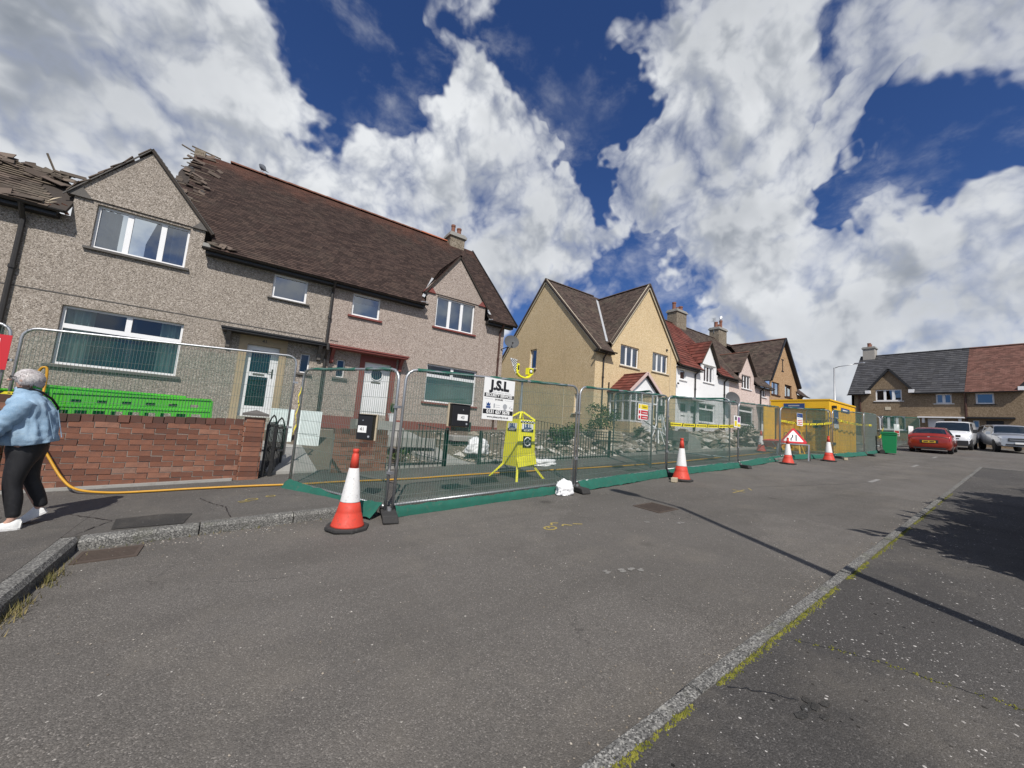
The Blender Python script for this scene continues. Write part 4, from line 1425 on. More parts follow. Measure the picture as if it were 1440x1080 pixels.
for i in range(58):
    u = -4.3 - abs(rn.gauss(0, 1.9)); loose(H1L, max(-7.5, u), VL * rn.uniform(.62, 1.05), rn.uniform(.02, .10), wd=rn.choice([.17, .17, .34, .45]), ln=.15, ang=.45)
for i in range(16):
    loose(H1L, rn.uniform(-7.0, -4.5), rn.uniform(.02, .3), rn.uniform(.02, .05), wd=rn.choice([.17, .3, .5]), ang=.2)
for i in range(26):       # ragged left edge of the standing roof
    v = vz(7.4) + (SL - vz(7.4)) * rn.random()
    u0 = -2.6 if v > va else -2.74 + (va - v) / (va - vf) * 1.4
    loose(H1R, u0 + abs(rn.gauss(0, .38)), v, rn.uniform(.02, .09), wd=rn.choice([.17, .17, .34, .5]), ln=.13, ang=.22)
for i in range(7):        # tiles sliding along the left slope of the left gable
    f_ = (i + rn.random()) / 7
    c = Vector((-4.05 + 1.15 * f_, YF + .05, 6.36 + 1.5 * f_))
    mb = MB(); mb.cur = rn.random(); dv = Vector((1.36, 0, 1.75)).normalized(); nv = Vector((-1.75, 0, 1.36)).normalized()
    R = Matrix.Rotation(rn.uniform(-.25, .25), 3, 'Y')
    mb.obox(c + nv * .03, R @ dv * .17, Vector((0, .16, 0)), R @ nv * .010)
    mb.build('loose_tile', M_TILED, H1L)
sticks = [((-5.8, 14.2, 6.95), (-5.25, 14.35, 6.92)), ((-4.6, 14.2, 6.95), (-4.80, 14.1, 7.42)), ((-6.3, 14.1, 6.9), (-5.15, 14.6, 7.0)),
          ((-2.2, RY - .1, RZ - .25), (-3.0, RY - .2, RZ - .06)), ((-1.9, RY, RZ + .03), (-2.75, RY - .05, RZ + .10)), ((-2.4, RY - .3, RZ - .35), (-2.9, RY - .2, RZ - .55)), ((-5.1, 14.3, 7.0), (-5.5, 14.2, 7.12)), ((-6.4, 14.2, 6.7), (-4.5, 14.5, 7.08))]
for a, b in sticks:
    m = MB(); m.bar(a, b, .05, .03); m.build('batten', M_TIMBER, H1)
m = MB(); m.box(-2.62, RY - .28, RZ - .55, -2.32, RY + .2, RZ - .05); m.build('party_wall_stub', M_CHIM, H1)
# bared battens and torn felt at both broken edges
for k in range(7):
    v = VL * (.60 + .06 * k)
    a = Vector((-6.4 + .2 * rn.random(), EY, EZ)) + rise * v + N1 * .03; b = Vector((-4.35 - .35 * rn.random(), EY, EZ)) + rise * v + N1 * .03
    m = MB(); m.bar(a, b, .04, .022, N1); m.build('batten', M_TIMBER, H1L)
for k in range(9):
    v = vz(7.6) + (SL - vz(7.6)) * k / 9
    a = Vector((-2.62 - .12 * rn.random(), EY, EZ)) + rise * v + N1 * .02; b = Vector((-1.9, EY, EZ)) + rise * v + N1 * .02
    m = MB(); m.bar(a, b, .035, .02, N1); m.build('batten', M_TIMBER, H1R)
m = MB()
m.grid(10, 6, lambda u, v: tuple(Vector((-2.66 + .28 * u + .03 * math.sin(v * 9), EY, EZ)) + rise * (vz(8.3) + 1.5 * v) + N1 * (.035 + .02 * math.sin(u * 7 + v * 11))))
m.build('torn_felt', M_DECK, H1R)
# exposed timbers and rubble at the foot of the left gable
m = MB()
m.bar((-4.36, EY + .05, 5.80), (-4.20, EY + .5, 6.22), .07, .03); m.bar((-4.28, EY + .06, 5.82), (-4.08, EY + .5, 6.15), .05, .03)
m.build('exposed_batten', M_PALETIM, H1L)
for (x, y, z, s_) in ((-4.16, EY + .18, 5.86, .09), (-4.05, EY + .22, 5.90, .08), (-4.24, EY + .1, 5.80, .06), (-3.98, EY + .12, 5.72, .07)):
    random.seed(int(x * 1000)); m = MB(); m.rock((x, y, z), s_); m.build('rubble', M_BRICK, H1L)
m = MB()
m.box(-1.47, EY + .04, 5.76, -1.16, EY + .22, 5.86); m.build('broken_eaves', M_CONC, H1R)
for i in range(5):
    loose(H1R, -1.28 + i * .11, .08 + .1 * rn.random(), .05, wd=.2, ang=.8)
# white debris showing through the holes
for (u, v) in ((-2.45, vz(9.35)), (-2.05, vz(8.75)), (-1.95, vz(8.15))):
    c = Vector((u, EY, EZ)) + rise * v + N1 * .05
    m = MB(); random.seed(int(v * 100)); m.rock(c, .075, .5); m.build('rubble', M_PLASTIC, H1R)
random.seed(9)
dish('grey satellite dish on the end corner of the nearest house', (8.62, YF - .42, 5.00), .31, (-.35, -.85, .35), (8.40, YF - .003, 4.72))
# ------------------------------------------------------------------ house 2: cream house with two sharp gables
W3 = [(0, .36, 0, 1), (.36, .68, 0, 1), (.68, 1, 0, 1)]
H2 = thing('cream_gabled_house', 'cream pebbledashed house with two steep dark roofed gables and a glazed porch', 'house', (14, YF, 1.6))
F2 = facY(YF)
a1 = (15.86, 17.38, 5.26, 6.36); a2 = (18.60, 20.08, 5.33, 6.42)
m = MB(F2)
wall_face(m, [(14.0, 20.93, .6, 5.86), (15.15, 20.93, 5.86, 6.46)], [a1, a2, (18.9, 20.1, 2.6, 3.9)])
m.face([(15.15, 0, 6.46), (20.93, 0, 6.46), (18.0, 0, 10.10)])
G2 = facX(14.0)
b1 = (-18.75, -18.10, 5.18, 6.38); b2 = (-14.65, -14.20, 2.55, 3.55)
m.M = G2
wall_face(m, [(-21.9, -13.3, .6, 5.86), (-20, -16, 5.86, 7.0)], [b1, b2])
m.face([(-16, 0, 5.86), (-13.3, 0, 5.86), (-14.36, 0, 7.0), (-16, 0, 7.0)])
m.face([(-21.9, 0, 5.86), (-20, 0, 5.86), (-20, 0, 7.0), (-20.83, 0, 7.0)])
m.face([(-20.83, 0, 7.0), (-14.36, 0, 7.0), (-17.6, 0, 10.5)])
m.M = None
m.build('wall', M_CREAM, H2)
m = MB(); m.box(14.01, 21.7, .6, 20.9, 21.9, 5.8); m.build('wall', M_CREAM, H2)
m = MB(); m.prism([(20.90, YF + .3, .6), (20.90, 21.8, .6), (20.90, 21.8, 5.6), (20.90, 17.6, 10.3), (20.90, YF + .3, 5.7)], (-.12, 0, 0)); m.box(14.1, YF + .2, 4.2, 20.8, 21.6, 4.3)
m.build('inner_wall', M_ROOM, H2)
window(H2, F2, *a1, W3, sill=M_SILLC, curtain='right', curt_mat=M_CURW)
window(H2, F2, *a2, W3, sill=M_SILLC, curtain='blind', curt_mat=M_CURW)
window(H2, F2, 18.9, 20.1, 2.6, 3.9, W3, sill=M_SILLC, curtain='full', curt_mat=M_CURW)
window(H2, G2, *b1, [(0, 1, 0, 1)], sill=M_SILLC, fw=.06, rec=.1)
window(H2, G2, *b2, [(0, 1, 0, 1)], sill=M_SILLC, fw=.05, rec=.1)


def z2(y): return 5.72 + 1.05 * (y - 12.98)


def v2(z): return (z - 5.72) / 1.05 * math.hypot(1, 1.05)


V2 = Vector((0, 1, 1.05))
SL2 = v2(z2(17.6))
pl = [(13.90, 0), (14.98, 0), (15.04, v2(6.3)), (18.0, v2(10.18)), (20.95, v2(6.3)), (20.95, SL2), (13.90, SL2)]
m = MB(); slab(m, (0, 12.98, 5.72), (1, 0, 0), V2, pl, .08); slab(m, (0, 22.22, 5.72), (1, 0, 0), (0, -1, 1.05), [(13.90, 0), (20.95, 0), (20.95, SL2), (13.90, SL2)], .08)
yv0, yv1 = 12.98 + (6.3 - 5.72) / 1.05, 12.98 + (10.18 - 5.72) / 1.05
wings = []
for xe in (15.0, 21.08):
    V_ = Vector((18.0 - xe, 0, 10.18 - 6.27)); pw = [(0, 0), (yv0 - 13.18 + .05, 0), (yv1 - 13.18, V_.length), (0, V_.length)]
    slab(m, (xe, 13.18, 6.27), (0, 1, 0), V_, pw, .08)
    wings.append((xe, V_, pw))
H2R = m.build('roof', M_DECK, H2)
tiles('roof_tiles', H2R, M_TILE2, (0, 12.96, 5.70), (1, 0, 0), V2, pl, tw=.2, gauge=.125, seed=31)
for k, (xe, V_, pw) in enumerate(wings):
    tiles('roof_tiles', H2R, M_TILE2, (xe, 13.17, 6.27), (0, 1, 0), V_, pw, tw=.2, gauge=.125, seed=32 + k)
ridge(H2R, (13.90, 17.6, z2(17.6) + .02), (18.0, 17.6, z2(17.6) + .02), M_RIDGED, 9, .10)
ridge(H2R, (18.0, 13.18, 10.20), (18.0, 17.3, 10.20), M_RIDGED, 9, .10)
m = MB()
N2 = Vector((-1.05, -1.6, 1.2)).normalized()
m.bar((15.03, yv0 - .02, 6.36), (18.0, yv1, 10.25), .13, .03, N2)
m.build('lead_valley', M_LEAD, H2R)
for (p, q) in (((13.95, 12.98, 5.66), (13.95, 17.6, z2(17.6) - .06)), ((13.95, 22.22, 5.66), (13.95, 17.6, z2(17.6) - .06)), ((15.02, 13.22, 6.22), (18.0, 13.22, 10.12)), ((21.06, 13.22, 6.22), (18.0, 13.22, 10.12))):
    m = MB(); m.bar(p, q, .05, .20, (0, 0, 1)); m.build('bargeboard', M_SILLC, H2R)
for (p, q) in (((13.915, 12.96, 5.74), (13.915, 17.6, z2(17.6) + .02)), ((13.915, 22.24, 5.74), (13.915, 17.6, z2(17.6) + .02)), ((14.98, 13.18, 6.30), (18.0, 13.18, 10.20)), ((21.10, 13.18, 6.30), (18.0, 13.18, 10.20))):
    m = MB(); m.bar(p, q, .06, .07, (0, 0, 1)); m.build('verge_tile', M_RIDGED, H2R)
m = MB(); m.box(13.86, 13.02, 5.60, 15.12, 13.29, 5.68); m.build('soffit', M_DARKP, H2)
gutter(H2, (13.7, 12.93, 5.70), (15.15, 12.93, 5.70))
pipe(H2, [(14.55, 12.95, 5.66), (14.55, 13.15, 5.5), (14.55, YF - .05, 5.35), (14.55, YF - .05, 1.5)], .04)
pipe(H2, [(15.02, YF - .05, 4.2), (15.02, YF - .05, 3.8), (15.02, YF - .05, 1.6)], .03, M_DARKP)
# thin conduit and a seam on the side wall
m = MB(); m.tube([(13.98, 15.45, .8), (13.98, 15.45, 4.0)], .012, 5); m.tube([(20.3, 13.28, 2.0), (20.3, 13.28, 7.0)], .01, 5)
m.build('cable', M_SILLC, H2)
m = MB(); m.box(19.85, 13.24, 6.68, 19.95, 13.30, 6.78); m.build('wall_bracket', M_DARKP, H2)

# porch: white glazing over a low wall, red tiled gabled roof
px0, px1, py0 = 15.14, 17.30, 11.98
m = MB()
m.box(px0, py0, 1.2, px0 + .12, YF - .002, 2.25); m.box(px0 + .12, py0, 1.2, px0 + .92, py0 + .12, 2.25); m.box(px1 - .12, py0, 1.2, px1, YF - .002, 2.25)
PO = m.build('porch', M_CREAM, H2)
m = MB(facX(px0 + .03))
for i in range(4):
    pass
fr = MB()
for (y_, x_) in ((py0, px0), (12.42, px0), (12.86, px0), (YF - .08, px0)):
    fr.box(x_, y_, 2.25, x_ + .07, y_ + .07, 3.68)
for x_ in (px0 + .42, px0 + .85, px1 - .42, px1 - .07):
    fr.box(x_, py0, 2.25 if x_ < px0 + .9 else 1.75, x_ + .07, py0 + .07, 3.68)
fr.box(px0 + .07, py0 + .002, 2.25, px0 + .85, py0 + .068, 2.33); fr.box(px0 + .07, py0 + .002, 3.22, px1 - .07, py0 + .068, 3.29)
fr.box(px0 + .002, py0 + .07, 2.25, px0 + .068, YF - .08, 2.33); fr.box(px0 + .002, py0 + .07, 3.22, px0 + .068, YF - .08, 3.29)
fr.box(px0 - .02, py0 - .02, 3.68, px1 + .02, YF - .003, 3.78)
PW = fr.build('porch_frame', M_UPVC, PO)
gm = MB()
gm.face([(px0 + .03, py0 + .05, 2.3), (px0 + .03, YF, 2.3), (px0 + .03, YF, 3.7), (px0 + .03, py0 + .05, 3.7)])
gm.face([(px0 + .07, py0 + .03, 2.3), (px0 + .85, py0 + .03, 2.3), (px0 + .85, py0 + .03, 3.7), (px0 + .07, py0 + .03, 3.7)])
gm.face([(px1 - .4, py0 + .03, 1.8), (px1 - .07, py0 + .03, 1.8), (px1 - .07, py0 + .03, 3.7), (px1 - .4, py0 + .03, 3.7)])
gm.build('porch_glass', M_GLASSL, PO)
cm = MB()
for i in range(10):
    y_ = py0 + .14 + i * .115
    cm.face([(px0 + .16, y_, 2.35), (px0 + .20, y_ + .085, 2.35), (px0 + .20, y_ + .085, 3.6), (px0 + .16, y_, 3.6)])
for i in range(6):
    x_ = px0 + .12 + i * .12
    cm.face([(x_, py0 + .16, 2.35), (x_ + .085, py0 + .2, 2.35), (x_ + .085, py0 + .2, 3.6), (x_, py0 + .16, 3.6)])
cm.build('porch_blind', M_CURW, PO)
dm = MB(); dm.box(px0 + .93, py0 + .01, 1.75, px1 - .43, py0 + .055, 3.22)
PD = dm.build('door', M_UPVC, PO)
ov = MB(); ov.face([(px0 + 1.32 + .13 * math.cos(6.2832 * k / 18), py0 + .005, 2.65 + .38 * math.sin(6.2832 * k / 18)) for k in range(18)]); ov.build('oval_light', M_DARKP, PD)
gm = MB()
gm.prism([(px0 + .02, py0 + .03, 3.782), (px1 - .02, py0 + .03, 3.782), ((px0 + px1) / 2, py0 + .03, 4.62)], (0, .05, 0)); gm.build('porch_gable', M_UPVC, PO)
rm = MB()
tl = []
for xe, sg in ((px0 - .20, 1), (px1 + .20, -1)):
    V_ = Vector(((px0 + px1) / 2 - xe, 0, 4.74 - 3.70)); slab(rm, (xe, py0 - .12, 3.70), (0, 1, 0), V_, [(0, 0), (YF - py0 + .11, 0), (YF - py0 + .11, V_.length), (0, V_.length)], .05)
    tl.append((xe, V_))
PR = rm.build('porch_roof', M_DECK, PO)
for k, (xe, V_) in enumerate(tl):
    tiles('roof_tiles', PR, M_TILER, (xe, py0 - .13, 3.70), (0, 1, 0), V_, [(0, 0), (YF - py0 + .12, 0), (YF - py0 + .12, V_.length), (0, V_.length)], tw=.30, gauge=.26, thick=.03, seed=40 + k)
    bm_ = MB(); bm_.bar((xe, py0 - .15, 3.70), ((px0 + px1) / 2, py0 - .15, 4.74), .03, .14, (0, 0, 1)); bm_.build('bargeboard', worn('pink_board', (.62, .46, .42), .6, .1), PR)
ridge(PR, ((px0 + px1) / 2, py0 - .13, 4.75), ((px0 + px1) / 2, YF - .05, 4.75), M_TILER, 4, .08)

# ------------------------------------------------------------------ houses 3 and 4: white and pink halves of the terrace
SLT = 1.02
EYT, EZT = 12.98, 6.02
RYT = 17.6
RZT = EZT + SLT * (RYT - EYT)
VT = Vector((0, 1, SLT))
SLTl = math.hypot(RYT - EYT, RZT - EZT)


def vt(z): return (z - EZT) / (RZT - EZT) * SLTl


def terrace(name, label, x0, x1, gab, wallm, tilem, big, ups, lows, gable_tile=None, sillm=M_UPVC, seed=50):
    ga, gb, gp, gf, gt = gab
    H = thing(name, label, 'house', (x0, YF, 2.0))
    m = MB(F2)
    holes = ups + lows
    wall_face(m, [(x0, x1, .9, 6.04), (ga, gb, 6.04, gf + .06)], holes)
    m.face([(ga, 0, gf + .06), (gb, 0, gf + .06), (gp, 0, gt)])
    m.M = None
    m.build('wall', wallm, H)
    m = MB(); m.box(x0, 21.8, .9, x1, 22.0, 6.0); m.build('wall', wallm, H)
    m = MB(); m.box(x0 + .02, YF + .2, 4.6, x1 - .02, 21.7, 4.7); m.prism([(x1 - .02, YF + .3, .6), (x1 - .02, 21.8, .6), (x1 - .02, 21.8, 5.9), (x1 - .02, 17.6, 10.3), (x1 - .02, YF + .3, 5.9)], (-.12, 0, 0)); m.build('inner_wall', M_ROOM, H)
    yf0, yf1 = EYT + (gf + .02 - EZT) / SLT, EYT + (gt + .06 - EZT) / SLT
    pl = [(x0, 0), (ga - .1, 0), (ga - .08, vt(gf)), (gp, vt(gt + .06)), (gb + .08, vt(gf)), (gb + .1, 0), (x1, 0), (x1, SLTl), (x0, SLTl)]
    m = MB(); slab(m, (0, EYT, EZT), (1, 0, 0), VT, pl, .07); slab(m, (0, 2 * RYT - EYT, EZT), (1, 0, 0), (0, -1, SLT), [(x0, 0), (x1, 0), (x1, SLTl), (x0, SLTl)], .07)
    R = m.build('roof', M_DECK, H)
    tw, gg, th = (.32, .30, .035) if big else (.22, .14, .016)
    tiles('roof_tiles', R, tilem, (0, EYT - .02, EZT - .02), (1, 0, 0), VT, pl, tw=tw, gauge=gg, thick=th, seed=seed)
    for xe in (ga - .14, gb + .14):
        V_ = Vector((gp - xe, 0, gt + .08 - gf + .06)); pw = [(0, 0), (yf0 - 13.1, 0), (yf1 - 13.1, V_.length), (0, V_.length)]
        m = MB(); slab(m, (xe, 13.1, gf - .04), (0, 1, 0), V_, pw, .06); m.build('roof', M_DECK, R)
        tiles('roof_tiles', R, gable_tile or tilem, (xe, 13.09, gf - .04), (0, 1, 0), V_, pw, tw=tw, gauge=gg, thick=th, seed=seed + 3)
        m = MB(); m.bar((xe, 13.10, gf - .04), (gp, 13.10, gt + .06), .04, .06); m.build('verge_tile', M_RIDGED, R)
    ridge(R, (x0, RYT, RZT + .02), (x1, RYT, RZT + .02), M_RIDGED, 9, .10)
    m = MB()
    for (a, b) in ((x0, ga - .12), (gb + .12, x1)): m.box(a, EYT + .02, EZT - .14, b, YF - .003, EZT - .08)
    m.build('soffit', M_DARKP, H)
    for (a, b) in ((x0, ga - .12), (gb + .12, x1)): gutter(H, (a, EYT - .05, EZT - .02), (b, EYT - .05, EZT - .02))
    for i, (h, cells, cur) in enumerate(zip(holes, [None] * 9, [None] * 9)): pass
    return H, R


uw = (24.0, 25.2, 5.42, 6.46); us_ = (21.36, 21.98, 5.22, 5.86)
lw = (23.55, 25.45, 2.80, 4.0); dw = (21.45, 22.25, 2.05, 3.92); dw2 = (22.55, 23.25, 2.05, 3.85)
H3, H3R = terrace('white_terraced_house', 'white rendered terraced house with red roof tiles between the cream and pink houses', 20.95, 27.25, (23.55, 25.55, 24.57, 6.55, 8.05), M_WHITEW, M_TILER, True, [uw, us_], [lw, dw, dw2], seed=51)
window(H3, F2, *uw, W3, sill=M_UPVC, curtain='wide', curt_mat=M_CURW)
window(H3, F2, *us_, [(0, 1, 0, 1)], sill=M_UPVC, rec=.06)
window(H3, F2, *lw, [(0, .5, .7, 1), (.5, 1, .7, 1), (0, 1, 0, .7)], sill=M_UPVC, curtain='full', curt_mat=M_CURW, drop=.45, glass=M_GLASSL)
for q in (dw, dw2):
    m = MB(F2); m.box(q[0], -.13, q[2], q[1], -.08, q[3]); dd = m.build('door', M_UPVC, H3)
    m = MB(F2); m.box(q[0] + .12, -.08, q[2] + 1.25, q[1] - .12, -.075, q[3] - .15); m.build('door_light', M_DARKP, dd)
    m = MB(F2); m.box(q[0] + .2, -.08, q[2] + .95, q[1] - .2, -.07, q[2] + 1.0); m.build('letter_plate', M_GUT, dd)
m = MB(F2); m.box(21.05, .003, 4.02, 23.5, .55, 4.12); m.build('canopy', M_UPVC, H3)
pipe(H3, [(22.95, EYT - .03, 5.98), (22.95, EYT + .1, 5.85), (22.95, YF - .05, 5.7), (22.95, YF - .05, 2.0)], .05)
pipe(H3, [(26.55, EYT - .03, 5.98), (26.55, EYT + .1, 5.85), (26.55, YF - .05, 5.7), (26.55, YF - .05, 2.2)], .05)
m = MB(F2); m.box(23.78, .004, 6.50, 25.42, .03, 6.56); m.build('lintel', M_CONC, H3)
chimney(H3, 27.6, RYT, RZT - .7, 11.85, 1.35, .85, [(-.42, 0, .62, .15), (.10, .05, .32, .15), (.42, -.05, .46, .16), (-.08, 0, .2, .12)])
dish('grey satellite dish on the white terraced house wall', (26.75, YF - .45, 4.55), .48, (-.55, -.8, .25), (26.5, YF - .003, 4.2))
m = MB(F2); m.lathe([(.06, 0), (.06, .08), (.03, .1)], 8, (20.98, .12, 4.85)); m.build('alarm_box', M_DARKP, H3)

pw_ = (29.05, 30.45, 5.62, 6.60); ps_ = (32.20, 32.95, 5.32, 6.02 - .02); pl_ = (28.7, 30.9, 3.0, 4.35); pd_ = (32.05, 32.9, 2.45, 4.3)
H4, H4R = terrace('pink_terraced_house', 'pale pink terraced house with dark brown tiles beside the white one', 27.25, 33.55, (28.62, 30.92, 29.70, 6.70, 8.25), M_PINK, M_TILE2, False, [pw_, ps_], [pl_, pd_], seed=61)
window(H4, F2, *pw_, W3, sill=M_UPVC, glass=M_GLASSL, curtain='left', curt_mat=M_CURW)
window(H4, F2, *ps_, [(0, .5, 0, 1), (.5, 1, 0, 1)], sill=M_UPVC)
window(H4, F2, *pl_, [(0, 1, .72, 1), (0, 1, 0, .72)], sill=M_UPVC, glass=M_GLASSL)
m = MB(F2); m.box(pd_[0], -.13, pd_[2], pd_[1], -.08, pd_[3]); dd = m.build('door', M_UPVC, H4)
m = MB(F2); m.box(pd_[0] + .5, -.08, pd_[2] + 1.0, pd_[1] - .12, -.075, pd_[3] - .2); m.build('door_light', M_DARKP, dd)
m = MB(F2); m.box(31.3, .003, 4.45, 33.4, .9, 4.58); m.box(31.4, .55, 2.3, 31.55, .7, 4.449); m.build('canopy', M_CONC, H4)
pipe(H4, [(31.95, EYT - .03, 5.98), (31.95, EYT + .1, 5.85), (31.95, YF - .05, 5.7), (31.95, YF - .05, 2.4)], .05)
ridge(H4R, (29.70, 13.1, 8.33), (29.70, 15.2, 8.33), M_RIDGE, 5, .08)
chimney(H4, 34.0, RYT, RZT - .6, 11.75, 1.35, .85, [(-.38, 0, .52, .16), (.05, 0, .38, .15), (.46, 0, .85, .13)])

# ------------------------------------------------------------------ house 5: tan end house with a front gable
H5 = thing('tan_gabled_house', 'tan rendered end house with brown window frames behind the yellow cabin', 'house', (33.6, YF, 2.4))
t1 = (33.95, 35.40, 5.72, 6.72); t2 = (36.45, 37.85, 5.78, 6.80)
m = MB(F2)
wall_face(m, [(33.57, 38.95, 1.0, 6.86)], [t1, t2])
m.face([(33.57, 0, 6.86), (38.95, 0, 6.86), (36.1, 0, 10.45)])
m.M = None
m.box(38.75, YF + .01, 1.0, 40.2, YF + .25, 6.2); m.box(40.0, YF + .26, 1, 40.2, 22, 6.2); m.box(33.6, 21.8, 1, 39.9, 22, 6.2)
m.build('wall', M_TANW, H5)
m = MB(); m.box(33.7, YF + .2, 5.0, 39.9, 21.6, 5.1); m.build('inner_wall', M_ROOM, H5)
W2 = [(0, .5, 0, 1), (.5, 1, 0, 1)]
window(H5, F2, *t1, W2, frame=M_BROWNF, sill=M_BROWNF, glass=M_GLASSL)
window(H5, F2, *t2, W2, frame=M_BROWNF, sill=M_BROWNF, glass=M_GLASSL)
m = MB(); tl = []
for xe in (33.42, 39.12):
    V_ = Vector((36.1 - xe, 0, 10.56 - 6.72)); pw = [(0, 0), (.85, 0), (4.5, V_.length), (0, V_.length)] if xe > 36 else [(0, 0), (.85, 0), (4.5, V_.length), (0, V_.length)]
    slab(m, (xe, 13.05, 6.72), (0, 1, 0), V_, pw, .07); tl.append((xe, V_, pw))
sl5 = (10.6 - 6.1) / (17.6 - 12.95)
V5 = Vector((0, 1, sl5)); L5 = math.hypot(4.65, 4.5)
pl5 = [(38.9, 0), (40.5, 0), (40.5, L5), (33.55, L5), (33.55, L5 * .93), (36.1, L5 * .96)]
slab(m, (0, 12.95, 6.1), (1, 0, 0), V5, pl5, .07); slab(m, (0, 22.25, 6.1), (1, 0, 0), (0, -1, sl5), [(33.55, 0), (40.5, 0), (40.5, L5), (33.55, L5)], .07)
H5R = m.build('roof', M_DECK, H5)
for k, (xe, V_, pw) in enumerate(tl): tiles('roof_tiles', H5R, M_TILE2, (xe, 13.04, 6.72), (0, 1, 0), V_, pw, tw=.24, gauge=.15, seed=70 + k)
tiles('roof_tiles', H5R, M_TILE2, (0, 12.94, 6.1), (1, 0, 0), V5, pl5, tw=.24, gauge=.15, seed=73)
ridge(H5R, (36.1, 13.05, 10.58), (36.1, 17.5, 10.58), M_RIDGE, 9, .10)
ridge(H5R, (33.6, 17.6, 10.62), (40.5, 17.6, 10.62), M_RIDGED, 12, .10)
for xe in (33.40, 39.14):
    m = MB(); m.bar((xe, 13.05, 6.74), (36.1, 13.05, 10.58), .05, .16); m.build('verge_board', M_DARKP, H5R)
gutter(H5, (38.9, 12.9, 6.08), (40.55, 12.9, 6.08))
pipe(H5, [(39.3, 12.95, 6.05), (39.3, 13.1, 5.9), (39.3, YF - .05, 5.7), (39.3, YF - .05, 2.5)], .05)
m = MB(); m.box(35.95, YF - .03, 7.85, 36.05, YF - .002, 8.75); m.box(35.78, YF - .03, 8.751, 36.22, YF - .002, 8.82); m.box(35.78, YF - .03, 7.78, 36.22, YF - .002, 7.849)
m.build('wall_tie', M_DARKP, H5)

# ------------------------------------------------------------------ house 6: the pair closing the street
FX = 50.0
F6 = facX(FX)
H6 = thing('far_semi_detached_house', 'brown pebbledashed pair closing the street with half grey and half red roof', 'house', (FX, 4, 2.9))
e1 = (-10.60, -8.78, 6.72, 7.80); e2 = (-6.64, -5.70, 6.44, 7.28); e3 = (-4.38, -3.40, 6.38, 7.28); e4 = (-1.35, .45, 6.72, 7.80)
e5 = (-10.4, -8.6, 4.0, 5.3); ed = (-7.2, -6.2, 3.2, 5.1); es = (-4.6, -4.25, 4.4, 5.0); ed2 = (-3.9, -3.0, 3.2, 5.0)
DA, DB, DP = -11.05, -8.15, -9.60
EA, EB, EP = -1.95, .95, -.5
m = MB(F6)
wall_face(m, [(-12.40, 12.0, 1.5, 7.38), (DA + .1, DB - .1, 7.38, 7.86), (EA + .1, EB - .1, 7.38, 7.86)], [e1, e2, e3, e4, e5, ed, es, ed2])
for a, b, p in ((DA, DB, DP), (EA, EB, EP)): m.face([(a + .08, .012, 7.86), (b - .08, .012, 7.86), (p, .012, 9.62)])
m.M = None
m.prism([(FX, 12.40, 1.5), (FX + 8.6, 12.40, 1.5), (FX + 8.6, 12.40, 7.3), (FX + 4.3, 12.40, 11.7), (FX, 12.40, 7.3)], (0, -.2, 0)); m.box(FX + 8.4, -12, 1.5, FX + 8.6, 12.2, 7.3)
m.build('wall', M_FARW, H6)
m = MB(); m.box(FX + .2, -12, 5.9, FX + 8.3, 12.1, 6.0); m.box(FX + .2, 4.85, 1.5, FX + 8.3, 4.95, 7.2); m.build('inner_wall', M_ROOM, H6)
window(H6, F6, *e1, W3, sill=M_UPVC, curtain='right', curt_mat=M_CURD, fw=.09, sill_ext=.14)
window(H6, F6, *e2, W2, sill=M_UPVC, fw=.09, sill_ext=.14)
window(H6, F6, *e3, [(0, 1, 0, 1)], sill=M_DARKP, fw=.10)
window(H6, F6, *e4, W3, sill=M_DARKP, fw=.09)
window(H6, F6, *e5, W3, sill=M_UPVC, fw=.09)
window(H6, F6, *es, [(0, 1, 0, 1)], sill=M_UPVC, fw=.06, sill_ext=.3, sill_h=.16)
for q in (ed, ed2):
    m = MB(F6); m.box(q[0], -.14, q[2], q[1], -.1, q[3]); m.build('door', M_UPVC if q is ed else M_DARKP, H6)
m = MB(F6); m.box(-7.75, .003, 5.14, -5.02, .55, 5.24); m.box(-7.5, .003, 4.7, -7.35, .35, 5.139); m.box(-5.35, .003, 4.7, -5.2, .35, 5.139); m.build('canopy', M_UPVC, H6)
m = MB(F6); m.box(-4.9, .003, 5.14, -2.4, .55, 5.26); m.build('canopy', M_DARKP, H6)
V6 = Vector((1, 0, (11.95 - 7.38) / 4.65)); L6 = V6.length * 4.65
def v6(z): return (z - 7.38) / (11.95 - 7.38) * L6
def dormer_poly(a, b, lo, hi):
    out = [(lo, 0)]
    for (A, B, Pp) in ((DA, DB, DP), (EA, EB, EP)):
        if lo < A and B < hi: out += [(A, 0), (A, v6(7.8)), (Pp, v6(9.7)), (B, v6(7.8)), (B, 0)]
    return out + [(hi, 0), (hi, L6), (lo, L6)]
plA, plB = dormer_poly(0, 0, -12.62, -4.93), dormer_poly(0, 0, -4.93, 12.2)
m = MB()
O6 = (FX - .35, 0, 7.38)
for p in (plA, plB): slab(m, O6, (0, -1, 0), V6, p, .08)
slab(m, (FX + 8.95, 0, 7.38), (0, -1, 0), (-V6.x, 0, V6.z), [(-12.62, 0), (12.2, 0), (12.2, L6), (-12.62, L6)], .08)
H6R = m.build('roof', M_DECK, H6)
tiles('roof_tiles', H6R, M_TILEG, (FX - .37, 0, 7.36), (0, -1, 0), V6, plA, tw=.33, gauge=.31, thick=.045, jit=.004, seed=81)
tiles('roof_tiles', H6R, M_TILEF, (FX - .37, 0, 7.36), (0, -1, 0), V6, plB, tw=.26, gauge=.16, thick=.02, jit=.01, seed=82)
